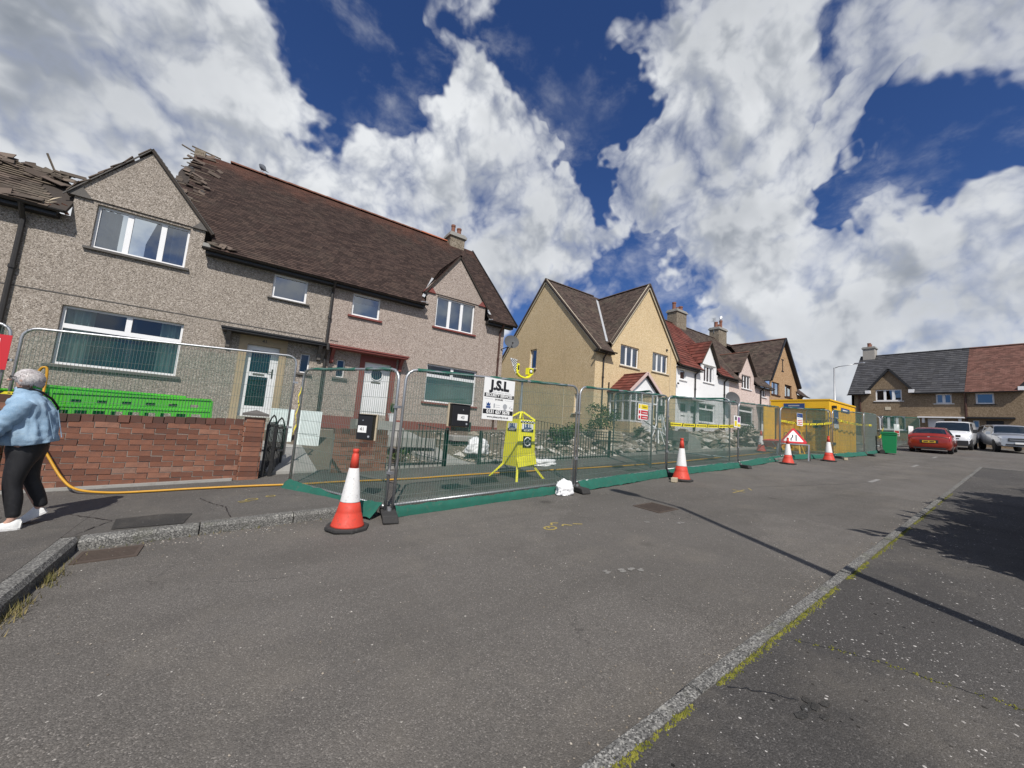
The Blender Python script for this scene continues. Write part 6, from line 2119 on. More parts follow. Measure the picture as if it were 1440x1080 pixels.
m = MB(SM); m.box(-.305, -.255, .004, .31, -.180, .0055); m.build('band', M_BLACK, t)
text('0131 657 5678', .078, onS(SM, 0, -.219, .0072), M_WHITE, t, bold=.003)
text('www.jslsecurity.co.uk', .050, onS(SM, 0, -.300), M_BLACK, t, bold=.0005)

# red sign at the left edge
t = thing('red_sign', 'red sign with white letters and arrow cut off by the left edge', 'sign', (-3.4, 8.82, 1.8))
RM = frameM((-3.31, 8.80, 2.07), (1, 0, 0), (0, 0, 1))
m = MB(RM); m.box(-.42, -.25, -.003, .38, .26, .003); m.build('board', M_PRED, t)
m = MB(RM)
m.box(-.30, .02, .003, .275, .20, .0045); m.build('letter_ground', M_WHITE, t)
m = MB(RM); m.box(-.12, -.045, .003, .275, -.005, .0045); m.box(-.12, -.11, .003, .275, -.07, .0045)
m.prism([(.20, -.15, .0035), (.315, -.195, .0035), (.20, -.24, .0035)], (0, 0, .001)); m.box(-.2, -.215, .003, .199, -.185, .0045); m.build('arrow', M_WHITE, t)
m = MB(RM); m.lathe([(.035, 0), (.035, .002)], 12, (.235, .11, .0045)); m.build('dot', M_IRON, t)

# ------------------------------------------------------------------ yellow mobile security tower
t = thing('security_tower', 'yellow mobile security camera tower with printed panels behind the front fence', 'security tower', (4.85, 6.7, .45))
gzt = .42
TM = Matrix.Translation((4.86, 6.66, gzt)) @ Matrix.Rotation(math.radians(4), 4, 'Z')
base = [(-.36, -.42), (.44, -.42), (.36, .40), (-.46, .40)]
m = MB(TM)
for a, b in zip(base, base[1:] + base[:1]): m.bar((*a, .03), (*b, .03), .045, .045)
m.build('base_frame', M_YEL, t)
top4 = [(-.17, -.18), (.21, -.18), (.21, .18), (-.21, .18)]
for a, b in zip(base, top4):
    m = MB(TM); m.bar((*a, .04), (b[0], b[1], .40), .04, .04); m.build('leg', M_YEL, t)
m = MB(TM)
lo = [(-.255, -.23, .34), (.245, -.23, .34), (.245, .23, .34), (-.255, .23, .34)]
hi = [(-.215, -.205, 1.30), (.225, -.205, 1.30), (.225, .205, 1.30), (-.215, .205, 1.30)]
for i in range(4): j = (i + 1) % 4; m.face([lo[i], lo[j], hi[j], hi[i]])
m.face(lo); m.face(hi)
m.build('body', M_YEL, t)
m = MB(TM); m.prism([(-.245, -.234, .50), (.238, -.234, .62), (.244, -.31, .40), (-.255, -.31, .33)], (0, .012, 0)); m.build('lower_flap', M_YEL, t)
m = MB(TM)
for (sx_, sy_) in ((-.21, -.20), (.22, -.20), (.22, .20), (-.21, .20)): m.bar((sx_, sy_, 1.302), (sx_ * .12, sy_ * .12, 1.46), .035, .035)
m.build('top_handle', M_YEL, t)
FT = frameM(TM @ Vector((.005, -.2165, 1.03)), TM.to_3x3() @ Vector((1, 0, 0)), TM.to_3x3() @ Vector((0, .028, 1)))
m = MB(FT)
m.box(-.195, .205, .004, .195, .245, .006); m.build('checker_ground', M_WHITE, t)
m = MB(FT)
for i in range(10):
    for k in range(2):
        if (i + k) % 2 == 0: m.box(-.195 + i * .039, .205 + k * .02, .006, -.156 + i * .039, .225 + k * .02, .0075)
m.build('checker_print', M_BLACK, t)
m = MB(FT); m.box(-.16, .03, .004, .16, .185, .0052); m.build('label_ground', M_WHITE, t)
text('J.S.L', .125, FT @ Matrix.Translation((0, .125, .0065)), M_PBLUE, t, bold=.009)
m = MB(FT); m.box(-.165, .02, .0053, .165, .072, .0064); m.build('band', M_BLACK, t)
text('SECURITY', .05, FT @ Matrix.Translation((0, .046, .0078)), M_WHITE, t, bold=.001)
m = MB(FT); m.box(-.11, -.30, .006, .12, -.07, .010); m.build('logo_ground', M_BLACK, t)
m = MB(FT); a_ = [(.005 + .085 * math.cos(k * .35 + .5), -.185 + .085 * math.sin(k * .35 + .5), .012) for k in range(17)]; m.tube(a_, .013, 5); m.tube([(-.03, -.20, .012), (.03, -.16, .012), (.085, -.25, .012)], .013, 5); m.build('round_logo', M_WHITE, t)
LT = frameM(TM @ Vector((-.2285, 0, 1.03)), TM.to_3x3() @ Vector((0, -1, 0)), TM.to_3x3() @ Vector((.05, 0, 1)))
m = MB(LT); m.box(-.15, .03, .004, .15, .185, .0052); m.build('label_ground', M_WHITE, t)
text('J.S.L', .115, LT @ Matrix.Translation((0, .125, .0065)), M_PBLUE, t, bold=.009)
m = MB(LT); m.box(-.15, .02, .0053, .15, .072, .0064); m.build('band', M_BLACK, t)
text('SECURITY', .046, LT @ Matrix.Translation((0, .046, .0078)), M_WHITE, t)
m = MB(TM); m.tube([(.02, .08, .3), (.02, .08, 2.20)], .022, 8); m.tube([(.02, .08, 1.2), (.02, .08, 1.8)], .032, 8); m.build('mast', M_GALV, t)
HM = TM @ Matrix.Translation((-.02, .06, 2.19)) @ Matrix.Scale(.76, 4)
m = MB(HM)
arc = [(-.27, -.06, .20), (-.24, -.07, .10), (-.15, -.08, .035), (-.02, -.09, .01), (.12, -.09, .03), (.22, -.08, .10), (.27, -.06, .20)]
for a, b in zip(arc[:-1], arc[1:]): m.bar(a, b, .11, .035, (0, 0, 1))
m.build('camera_bracket', M_YEL, t)
m = MB(HM); m.box(-.28, -.12, .16, -.21, .02, .38); m.box(.14, -.12, .13, .31, .02, .32); m.build('camera_housing', M_YEL, t)
m = MB(HM); m.box(.165, -.127, .16, .285, -.1205, .285); m.box(-.268, -.127, .20, -.222, -.1205, .33); m.build('housing_print', M_BLACK, t)
m = MB(HM); m.lathe([(.042, 0), (.042, .006), (.02, .012)], 14, (.225, -.127, .222), (0, -1, 0)); m.build('round_logo', M_WHITE, t)
cm_ = frameM(HM @ Vector((-.40, -.09, .32)), HM.to_3x3() @ Vector((1, .15, 0)), HM.to_3x3() @ Vector((0, 0, 1)))
m = MB(cm_); m.prism([(-.12, .13, -.004), (.095, .13, -.004), (.095, -.16, -.004), (.06, -.17, -.004)], (0, 0, .008)); m.build('checker_panel', M_WHITE, t)
m = MB(cm_)
for i in range(8):
    for k in range(11):
        x0, y0 = -.115 + i * .026, .125 - (k + 1) * .026
        if (i + k) % 2 == 0 and x0 > -.115 + .6 * (.125 - y0 - .026) and x0 + .026 < .098: m.box(x0, y0, .0042, x0 + .026, y0 + .026, .0056)
m.build('checker_print', M_BLACK, t)

# ------------------------------------------------------------------ hazard tape, small signs
def tape(label, p, q, sag, wd=.075, wave=.02, n=26, seed=1):
    t = thing('hazard_tape', label, 'tape', p)
    rs = random.Random(seed)
    p, q = Vector(p), Vector(q)
    d = q - p
    mb, mk = MB(), MB()
    nr = Vector((d.y, -d.x, 0)).normalized()
    rows = []
    for i in range(n + 1):
        f = i / n
        c = p + d * f + Vector((0, 0, -sag * 4 * f * (1 - f))) + nr * (wave * math.sin(i * 1.7 + seed))
        tw = .35 * math.sin(i * .8 + seed * 2)
        hw = wd / 2 * (.55 + .45 * math.cos(tw))
        rows.append((c + Vector((0, 0, hw)) + nr * hw * .3 * math.sin(tw), c - Vector((0, 0, hw)) - nr * hw * .3 * math.sin(tw)))
    for i in range(n):
        a, b, c, d2 = rows[i][1], rows[i + 1][1], rows[i + 1][0], rows[i][0]
        mb.face([a, b, c, d2])
        o = nr * .003
        if i % 4 != 3:
            L = lambda P0, P1, s: P0 + (P1 - P0) * s
            for (u0, u1) in ((.06, .28), (.36, .52), (.60, .92)):
                lo0, hi0 = L(a, b, u0), L(d2, c, u0); lo1, hi1 = L(a, b, u1), L(d2, c, u1)
                mk.face([L(lo0, hi0, .32) + o, L(lo1, hi1, .32) + o, L(lo1, hi1, .68) + o, L(lo0, hi0, .68) + o])
        else:
            mk.face([L(a, b, .2) + o, L(a, b, .5) + o, L(d2, c, .8) + o, L(d2, c, .5) + o])
    mb.build('ribbon', M_TAPE, t)
    mk.build('printed_marks', M_BLACK, t, kind='stuff')
    return t


tape('yellow and black hazard tape stretched across the fence before the white house', (9.02, 5.86, 1.93), (12.85, 5.92, 2.12), .03, .09, .012, 24, 2)
tape('yellow hazard tape drooping above the road narrows sign', (17.2, 6.38, 2.58), (20.95, 5.85, 2.78), .10, .07, .05, 30, 5)
tape('yellow hazard tape along the side of the yellow cabin', (21.3, 5.82, 2.95), (26.0, 5.74, 3.0), .07, .08, .05, 26, 8)
tape('yellow hazard tape along the top of the wall at the left edge', (-4.4, 8.6, 1.50), (-2.55, 8.62, 1.50), .02, .04, .02, 14, 3)
tape('loose yellow tape tied to the post by the white panels', (.73, 7.38, 1.95), (.72, 7.36, 1.15), .0, .05, .02, 10, 4)
tape('yellow hazard tape sloping past the green bin', (27.6, 5.8, 2.5), (33.1, 6.7, 3.35), .25, .12, .03, 20, 9)


def small_sign(label, c, right, w_, h_, blocks, ground=M_WHITE, up=(0, 0, 1)):
    t = thing('notice_sign', label, 'sign', c)
    M_ = frameM(c, right, up)
    m = MB(M_); m.box(-w_ / 2, -h_ / 2, -.004, w_ / 2, h_ / 2, .004); m.build('board', ground, t)
    for (a, b, c_, d, mt) in blocks:
        m = MB(M_); m.box(w_ * (a - .5), h_ * (b - .5), .004, w_ * (c_ - .5), h_ * (d - .5), .0065); m.build('print', mt, t)
    return t


small_sign('yellow and red site safety notice on the fence before the porch', (7.73, 5.74, 2.13), (3.47, .34, 0), .42, .38, [(.28, .68, .98, .97, M_PYEL), (.03, .70, .22, .95, M_PYEL), (.28, .36, .98, .60, M_PRED), (.28, .05, .98, .28, M_PRED), (.05, .38, .2, .58, M_PRED), (.05, .07, .2, .26, M_PRED), (.40, .44, .9, .50, M_WHITE), (.40, .13, .9, .19, M_WHITE), (.42, .78, .84, .84, M_BLACK)])
small_sign('white notice with yellow triangle and purple mark hung at the end of the tape', (12.62, 5.90, 2.24), (3.8, .06, 0), .42, .36, [(.08, .10, .42, .55, M_PYEL), (.15, .62, .40, .92, M_BLACK), (.58, .45, .9, .9, worn('print_purple', (.30, .08, .30), .5, .1)), (.5, .08, .95, .3, M_PYEL)])
small_sign('blue and white site notice on the fence above the road narrows sign', (18.35, 6.18, 2.72), (3.7, -.55, 0), .40, .50, [(0.02, .66, .98, .98, M_PBLUE), (.2, .76, .8, .84, M_WHITE), (.1, .38, .9, .44, M_PRED), (.1, .24, .9, .30, M_PRED), (.1, .08, .9, .14, M_PRED), (.1, .52, .9, .57, M_PGREY)])
small_sign('white and red notice, left of the two on the far green fence', (34.2, 6.30, 3.2), (1, -.36, 0), .5, .75, [(.1, .5, .9, .92, M_WHITE), (.1, .25, .9, .45, M_PRED), (.1, .06, .9, .18, M_PRED)])
small_sign('white and red notice, right of the two on the far green fence', (35.4, 5.86, 3.15), (1, -.36, 0), .45, .8, [(.2, .1, .8, .5, M_PRED), (.2, .6, .8, .9, M_WHITE)])

# road narrows sign
t = thing('road_narrows_sign', 'red and white triangular road narrows sign standing behind the fence', 'sign', (17.5, 6.75, 1.1))
QM = frameM((17.75, 6.20, 1.96), (.33, -.94, 0), (.58, .20, .79))


def rtri(s, r=.06):
    pts_ = []
    for k in range(3):
        a = math.radians(90 + 120 * k)
        c = Vector((math.cos(a), math.sin(a))) * (s - 2 * r)
        for q in (-50, -25, 0, 25, 50):
            b = a + math.radians(q); pts_.append((c.x + r * math.cos(b), c.y + r * math.sin(b)))
    return pts_


m = MB(QM); m.prism([(x, y, -.006) for x, y in rtri(.54)], (0, 0, .012)); m.build('border', M_PRED, t)
m = MB(QM); m.prism([(x, y, .0065) for x, y in rtri(.385, .03)], (0, 0, .003)); m.build('face', M_WHITE, t)
m = MB(QM); m.bar((-.07, -.16, .0105), (-.07, -.05, .0105), .035, .002, (0, 0, 1)); m.bar((-.07, -.05, .0106), (-.02, .03, .0106), .035, .002, (0, 0, 1)); m.bar((-.02, .03, .0107), (-.02, .14, .0107), .035, .002, (0, 0, 1)); m.bar((.09, -.16, .0105), (.09, .14, .0105), .035, .002, (0, 0, 1)); m.build('symbol', M_BLACK, t)
m = MB(QM); m.box(-.50, -.34, -.02, .50, -.31, .02)
for q in (-.48, .48):
    a = QM @ Vector((q, -.34, 0)); gx = g(a.x, a.y)
    m.M = None
    m.bar(a, (a.x - .15, a.y - .03, gx + .02), .04, .04); m.bar(a, (a.x + .5, a.y + .12, gx + .02), .04, .04)
    m.M = QM
m.build('stand', M_GALV, t)
# ------------------------------------------------------------------ yellow site cabin with open end doors
t = thing('site_cabin', 'yellow steel site cabin with open end doors behind the fence', 'cabin', (23.2, 7.3, 1.4))
cx0, cx1, cy0, cy1, cz0, cz1 = 21.5, 25.1, 6.12, 8.45, 1.36, 3.88
m = MB()
m.box(cx0 + .06, cy0, cz0 + .1, cx1, cy0 + .05, cz1 - .06); m.box(cx0 + .06, cy1 - .05, cz0 + .1, cx1, cy1, cz1 - .06); m.box(cx1 - .05, cy0 + .051, cz0 + .1, cx1 - .002, cy1 - .051, cz1 - .06)
for i in range(15):     # pressed ribs on the road side
    x = cx0 + .25 + i * .235; m.box(x, cy0 - .018, cz0 + .18, x + .09, cy0 - .0005, cz1 - .14)
m.build('side_panel', M_CABIN, t)
m = MB(); m.box(cx0 + .06, cy0 + .051, cz0 + .1, cx1 - .051, cy1 - .051, cz0 + .18); m.build('floor', M_DECK, t)
m = MB(); m.box(cx0 - .02, cy0 - .04, cz1 - .06, cx1 + .03, cy1 + .04, cz1); m.build('roof', M_CABIN, t)
m = MB()
m.box(cx0, cy0, cz0 + .18, cx0 + .0595, cy0 + .14, cz1 - .42); m.box(cx0, cy1 - .14, cz0 + .18, cx0 + .0595, cy1, cz1 - .42); m.box(cx0, cy0, cz1 - .42, cx0 + .0595, cy1, cz1 - .0605); m.box(cx0, cy0, cz0 + .06, cx0 + .0595, cy1, cz0 + .18)
m.build('end_frame', M_CABIN, t)
m = MB(); m.box(cx0 + .22, cy0 + .14, cz0 + .18, cx0 + .26, cy1 - .14, cz1 - .42)
for i in range(9): m.box(cx0 + .205, cy0 + .22 + i * .22, cz0 + .22, cx0 + .2195, cy0 + .30 + i * .22, cz1 - .46)
m.build('end_wall', M_CABIN, t)
for (hy, ang) in ((cy1 - .15, 1.62),):
    a = ang
    d = Vector((-math.sin(abs(a)), -math.cos(a) if hy < 7 else math.cos(a) * 1.0, 0)).normalized() if False else Vector((-math.sin(abs(a)), (math.cos(a) if hy < 7 else -math.cos(a)), 0)).normalized()
    n = Vector((d.y, -d.x, 0))
    p = Vector((cx0 - .01, hy, 0))
    m = MB(); m.obox(p + d * .52 + Vector((0, 0, (cz0 + cz1) / 2 - .12)), d * .52, n * .022, (0, 0, (cz1 - cz0) / 2 - .30)); dr_ = m.build('door', M_CABIN, t)
    m = MB(); m.tube([p + d * .9 + n * .05 + Vector((0, 0, cz0 + .4)), p + d * .9 + n * .05 + Vector((0, 0, cz1 - .5))], .018, 6); m.build('lock_bar', M_GALV, dr_)
m = MB(); m.box(cx0 - .10, cy0 + .9, cz1 - .42, cx0 - .06, cy0 + 1.75, cz1 - .20); m.build('name_board', M_PBLUE, t)
m = MB(); m.box(cx0 - .105, cy0 + 1.1, cz1 - .34, cx0 - .1005, cy0 + 1.55, cz1 - .28); m.build('print', M_PGREY, t)
m = MB(); m.box(cx0 - .02, cy0 + .3, 2.55, cx0 + .0, cy0 + .62, 2.92) ; m.build('switch_box', M_BLACK, t)
m = MB(); m.box(22.0, cy0 - .03, 2.75, 22.6, cy0 - .019, 3.45); m.build('poster', M_PBLUE, t)
m = MB(); m.box(22.0, cy0 - .034, 2.60, 22.6, cy0 - .0302, 2.80); m.box(22.1, cy0 - .034, 3.05, 22.5, cy0 - .0302, 3.10); m.build('poster_print', M_WHITE, t)
m = MB(); m.box(23.0, cy0 - .03, 3.42, 24.2, cy0 - .019, 3.62); m.build('side_sign', M_PBLUE, t)
m = MB(); m.box(23.2, cy0 - .034, 3.50, 24.0, cy0 - .0302, 3.54); m.build('print', M_WHITE, t)
m = MB(); m.box(21.75, cy0 - .16, 3.48, 21.95, cy0 - .02, 3.60); m.build('flood_light', M_DARKP, t)
m = MB(); m.box(21.7, cy0 - .06, 2.80, 21.95, cy0 - .019, 2.90); m.box(21.75, cy0 - .06, 1.85, 22.1, cy0 - .019, 1.95); m.build('handle', M_DARKP, t)
m = MB(); m.prism([(cx0 - .9, cy0 + .2, cz0 - .25), (cx0 + .05, cy0 + .2, cz0 - .25), (cx0 + .05, cy0 + .2, cz0 + .1), (cx0 - .9, cy0 + .2, cz0 - .05)], (0, 1.9, 0)); m.build('ramp', M_DECK, t)

# cement mixer in front of it
t = thing('cement_mixer', 'small yellow cement mixer standing before the open cabin doors', 'cement mixer', (19.9, 6.9, 1.22))
mz = g(19.9, 6.9)
m = MB(); ax = Vector((-.75, -.4, .55)); m.lathe([(.16, -.35), (.30, -.18), (.33, .05), (.30, .12), (.19, .36), (.20, .38)], 16, (19.9, 6.9, mz + .78), ax, cap=True); m.build('drum', M_CABIN, t, smooth=True)
m = MB(); m.lathe([(.16, .375), (.17, .385)], 14, (19.9, 6.9, mz + .78), ax); m.build('mouth', M_BLACK, t)
m = MB()
for a, b in (((19.6, 6.6, 0), (19.9, 6.75, .7)), ((20.2, 6.6, 0), (19.9, 6.75, .7)), ((19.6, 7.2, 0), (19.9, 7.05, .7)), ((20.2, 7.2, 0), (19.9, 7.05, .7)), ((19.6, 6.6, .1), (20.2, 6.6, .1)), ((19.6, 7.2, .1), (20.2, 7.2, .1))): m.bar((a[0], a[1], mz + a[2]), (b[0], b[1], mz + b[2]), .05, .05)
m.build('frame', M_CABIN, t)
m = MB(); m.tube([(20.1 + .22 * math.cos(k * .5236), 7.3, mz + .8 + .22 * math.sin(k * .5236)) for k in range(12)], .014, 5, closed=True); m.build('hand_wheel', M_DARKP, t)
# wheelbarrow
t = thing('wheelbarrow', 'orange wheelbarrow lying behind the road narrows sign', 'wheelbarrow', (19.0, 7.4, 1.2))
wz = g(19, 7.4)
m = MB(); lo = [(18.75, 7.2, wz + .35), (19.25, 7.2, wz + .35), (19.25, 7.6, wz + .35), (18.75, 7.6, wz + .35)]; hi = [(18.55, 7.05, wz + .62), (19.5, 7.05, wz + .70), (19.5, 7.75, wz + .70), (18.55, 7.75, wz + .62)]
for i in range(4): j = (i + 1) % 4; m.face([lo[i], lo[j], hi[j], hi[i]])
m.face(lo); m.build('tray', M_ORANGE, t)
m = MB(); m.tube([(18.2, 7.1, wz + .55), (18.9, 7.2, wz + .33), (19.7, 7.35, wz + .22)], .02, 6); m.tube([(18.2, 7.7, wz + .55), (18.9, 7.6, wz + .33), (19.7, 7.45, wz + .22)], .02, 6); m.bar((18.75, 7.15, wz), (18.85, 7.2, wz + .33), .03, .03); m.bar((18.75, 7.65, wz), (18.85, 7.6, wz + .33), .03, .03); m.build('frame', M_GALV, t)
m = MB(); m.lathe([(.10, -.04), (.19, -.04), (.2, 0), (.19, .04), (.10, .04)], 14, (19.7, 7.4, wz + .2), (0, 1, 0)); m.build('wheel', M_RUBBER, t)

# ------------------------------------------------------------------ wheelie bin
t = thing('wheelie_bin', 'bright green wheelie bin standing at the end of the fence', 'bin', (27.6, 5.35, g(27.6, 5.35)))
bz = g(27.6, 5.35)
BMx = Matrix.Translation((27.75, 5.40, bz)) @ Matrix.Rotation(.15, 4, 'Z')
m = MB(BMx); lo = [(-.27, -.23, .06), (.27, -.23, .06), (.27, .23, .06), (-.27, .23, .06)]; hi = [(-.34, -.29, 1.06), (.34, -.29, 1.06), (.34, .29, 1.06), (-.34, .29, 1.06)]
for i in range(4): j = (i + 1) % 4; m.face([lo[i], lo[j], hi[j], hi[i]])
m.face(lo); m.box(-.36, -.31, 1.0, .36, .31, 1.06); m.build('bin_body', M_BIN, t)
m = MB(BMx); m.prism([(-.38, -.33, 1.062), (.38, -.33, 1.062), (.38, -.26, 1.13), (-.38, -.26, 1.13)], (0, .62, 0)); m.build('lid', M_BIN, t, bevel=.02)
for s in (-1, 1):
    m = MB(BMx); m.lathe([(.05, -.03), (.11, -.03), (.11, .03), (.05, .03)], 14, (s * .27, .27, .11), (1, 0, 0)); m.build('wheel', M_RUBBER, t)
m = MB(BMx); m.tube([(-.30, .35, 1.0), (.30, .35, 1.0)], .02, 6); m.build('handle', M_BIN, t)

# ------------------------------------------------------------------ vehicles


def carpaint(name, col, metal=.5):
    def fn(t_, b):
        n = t_.noise(t_.pos, 3, 4)
        t_.put(b.inputs['Base Color'], t_.mix(t_.mapr(n, .4, .7, 0, .18), col, tuple(x * .7 for x in col)))
    return mat(name, col, .28, metal, .5, fn, .8)


M_RED = carpaint('red_car_paint', (.36, .035, .018), .35)
M_SILVER = carpaint('silver_car_paint', (.50, .53, .57), .55)
M_VAN = carpaint('white_van_paint', (.80, .80, .80), 0)
M_CGLASS = mat('car_glass', (.015, .022, .028), .06, 0, .6, None, .3)
M_TYRE = worn('tyre', (.022, .022, .022), .85, .2, 9)
M_RIM = worn('alloy_rim', (.45, .46, .48), .35, .2, 9, metal=.8)
M_TRIM = worn('black_trim', (.03, .03, .032), .6, .2, 8)
M_LAMP = mat('headlamp', (.65, .68, .70), .12, .2, .6, None, .6)
M_TAIL = mat('tail_lamp', (.42, .012, .012), .2, 0, .6, None, .6)
M_PLATEY = mat('yellow_plate', (.72, .45, .03), .5)
M_PLATEW = mat('white_plate', (.75, .75, .73), .5)


def vehicle(name, label, cat, loc, heading, paint, st, wheels, patches, extras, r_arch=1.16):
    """st: key stations rear to front (x, zb, wb, zs, ws, zbelt, wbelt, zroof, wroof); x runs forward.
    patches: pieces that follow the body skin (name, material, x0, x1, row0, row1, lift)"""
    t = thing(name, label, cat, loc)
    slope_fwd = math.atan(SX * math.cos(heading) + SY * math.sin(heading))
    T = Matrix.Translation(loc) @ Matrix.Rotation(heading, 4, 'Z') @ Matrix.Rotation(-slope_fwd, 4, 'Y')
    xsk = [q[0] for q in st]

    def params(x):
        k = 0
        while k < len(st) - 2 and x > xsk[k + 1]: k += 1
        f = max(0, min(1, (x - xsk[k]) / (xsk[k + 1] - xsk[k])))
        a, b = st[k], st[k + 1]
        pa, pb = st[max(0, k - 1)], st[min(len(st) - 1, k + 2)]
        out = []
        for c in range(1, 9):
            dx = b[0] - a[0]
            ma = (b[c] - pa[c]) / max(.05, b[0] - pa[0]) * dx; mb_ = (pb[c] - a[c]) / max(.05, pb[0] - a[0]) * dx
            lim = 1.6 * abs(b[c] - a[c])
            ma = max(-lim, min(lim, ma)); mb_ = max(-lim, min(lim, mb_))
            out.append((2 * f ** 3 - 3 * f * f + 1) * a[c] + (f ** 3 - 2 * f * f + f) * ma + (3 * f * f - 2 * f ** 3) * b[c] + (f ** 3 - f * f) * mb_)
        return out

    def section(x):
        zb, wb, zs, ws, zl, wl, zr, wr = params(x)
        for (wx, wy, r, wd) in wheels:
            ra = r * r_arch
            if abs(x - wx) < ra: zb = max(zb, r + math.sqrt(ra * ra - (x - wx) ** 2) - .02)
        zs = max(zs, zb + .05); zl = max(zl, zs + .05)
        half = [(0, zb + .0), (wb, zb), (ws, zs * .5 + zb * .5), (ws, zs), (wl, zl), (wr, zr - .035), (wr * .82, zr), (0, zr + .02)]
        return [(x, y, z) for y, z in half] + [(x, -y, z) for y, z in half[-2:0:-1]]
    X = [xsk[0] + (xsk[-1] - xsk[0]) * k / 64 for k in range(65)] + xsk[1:-1]
    for (wx, wy, r, wd) in wheels: X += [wx - r * r_arch + .001, wx - r * r_arch - .001, wx + r * r_arch - .001, wx + r * r_arch + .001]
    X = sorted(set(round(x, 4) for x in X))
    m = MB(T)
    n = 14
    ids = [[m.addv(p) for p in section(x)] for x in X]
    for a, b in zip(ids[:-1], ids[1:]):
        for k in range(n): m.facei((a[k], a[(k + 1) % n], b[(k + 1) % n], b[k]))
    m.facei(ids[0][::-1]); m.facei(ids[-1])
    body = m.build('body', paint, t, smooth=True)
    body.data.set_sharp_from_angle(angle=math.radians(38))

    def surf(x, r):
        sec = section(x)
        k = int(math.floor(r)); f = r - k
        a, b = Vector(sec[k % 14]), Vector(sec[(k + 1) % 14])
        return a + (b - a) * f
    for (nm, mt, x0, x1, r0, r1, lift) in patches:
        if not hasattr(x0, '__len__'): x0, x1 = (x0, x0), (x1, x1)      # (at row0, at row1)
        m = MB(T)

        def fn(u, v):
            r = r0 + (r1 - r0) * v
            x = (x0[0] + (x0[1] - x0[0]) * v) * (1 - u) + (x1[0] + (x1[1] - x1[0]) * v) * u
            p = surf(x, r)
            e = .01
            dx = surf(x + e, r) - surf(x - e, r); dr = surf(x, min(r + .04, 13.9)) - surf(x, r - .04)
            nn = dx.cross(dr)
            if nn.length < 1e-9: nn = Vector((0, 0, 1))
            nn.normalize()
            if nn.dot(p - Vector((p.x * .6, 0, .6))) < 0: nn = -nn
            return p + nn * lift
        m.grid(10, 8, fn)
        m.build(nm, mt, t, smooth=True)
    for (x, y, r, wd) in wheels:
        m = MB(T); m.lathe([(r * .62, -wd / 2), (r * .93, -wd / 2), (r, -wd * .3), (r, wd * .3), (r * .93, wd / 2), (r * .62, wd / 2)], 22, (x, y, r), (0, 1, 0)); w_ = m.build('wheel', M_TYRE, t)
        s = 1 if y > 0 else -1
        m = MB(T)
        m.lathe([(r * .66, s * wd * .44), (r * .62, s * wd * .47), (r * .56, s * wd * .36)], 22, (x, y, r), (0, 1, 0), cap=False)
        for k in range(5):
            a = 6.2832 * k / 5
            m.bar((x, y + s * wd * .40, r), (x + r * .60 * math.cos(a), y + s * wd * .43, r + r * .60 * math.sin(a)), .06, .02, (0, 1, 0))
        m.build('rim', M_RIM, w_)
    for (nm, mt, boxes) in extras:
        m = MB(T)
        for b in boxes: m.box(*b)
        m.build(nm, mt, t, bevel=.008 if nm in ('door_mirror', 'bumper') else None)
    return t


def mirrors(x, y, z, w_=.2, h=.13): return [(x, y, z, x + .10, y + w_, z + h), (x, -y - w_, z, x + .10, -y, z + h)]


# red hatchback seen from behind
st = [(-2.16, .40, .50, .52, .66, .70, .66, .80, .58), (-2.10, .28, .70, .58, .82, .90, .78, .98, .64), (-1.96, .22, .76, .62, .875, 1.00, .83, 1.07, .70), (-1.52, .20, .80, .64, .885, 1.0, .85, 1.37, .60), (-1.15, .20, .80, .64, .885, .98, .855, 1.43, .60),
      (-.2, .20, .80, .64, .885, .95, .855, 1.45, .61), (.35, .20, .80, .64, .885, .93, .855, 1.40, .60), (.98, .20, .80, .64, .885, .91, .84, 1.00, .76), (1.5, .22, .80, .62, .875, .86, .80, .92, .68), (1.95, .26, .76, .56, .83, .74, .72, .80, .54), (2.12, .34, .6, .5, .66, .62, .6, .66, .4)]
vehicle('red_hatchback', 'red hatchback car parked with its back to the viewer', 'car', (34.1, 4.72, g(34.1, 4.72)), .06, M_RED, st,
        [(-1.32, .755, .315, .21), (-1.32, -.755, .315, .21), (1.35, .755, .315, .21), (1.35, -.755, .315, .21)],
        [('rear_window', M_CGLASS, -1.90, -1.52, 5.12, 8.88, .006), ('windscreen', M_CGLASS, .45, .93, 5.12, 8.88, .006)] +
        [('side_window', M_CGLASS, a, b, *r, .005) for a, b in ((-1.45, -.42), (-.36, .66)) for r in ((4.16, 4.92), (9.08, 9.84))] +
        [('tail_light', M_TAIL, -2.11, -1.86, *r, .008) for r in ((3.45, 4.25), (9.75, 10.55))] +
        [('door_gap', M_TRIM, -.40, -.385, *r, .002) for r in ((2.1, 4.1), (9.9, 11.9))] + [('boot_gap', M_TRIM, -2.125, -2.115, 4.0, 10.0, .002)],
        [('number_plate', M_PLATEY, [(-2.185, -.26, .60, -2.150, .26, .72)]), ('plate_print', M_TRIM, [(-2.188, .03, .635, -2.1855, .21, .69), (-2.188, -.21, .635, -2.1855, -.03, .69)]),
         ('plate_recess', M_TRIM, [(-2.165, -.36, .57, -2.10, .36, .755)]), ('bumper_trim', M_TRIM, [(-2.13, -.62, .26, -2.02, .62, .40)]), ('badge', M_LAMP, [(-2.13, -.045, .86, -2.09, .045, .94)]), ('door_mirror', M_TRIM, mirrors(.55, .86, .93)),
         ('lower_reflector', M_TAIL, [(-2.13, .52, .42, -2.06, .70, .46), (-2.13, -.70, .42, -2.06, -.52, .46)])])

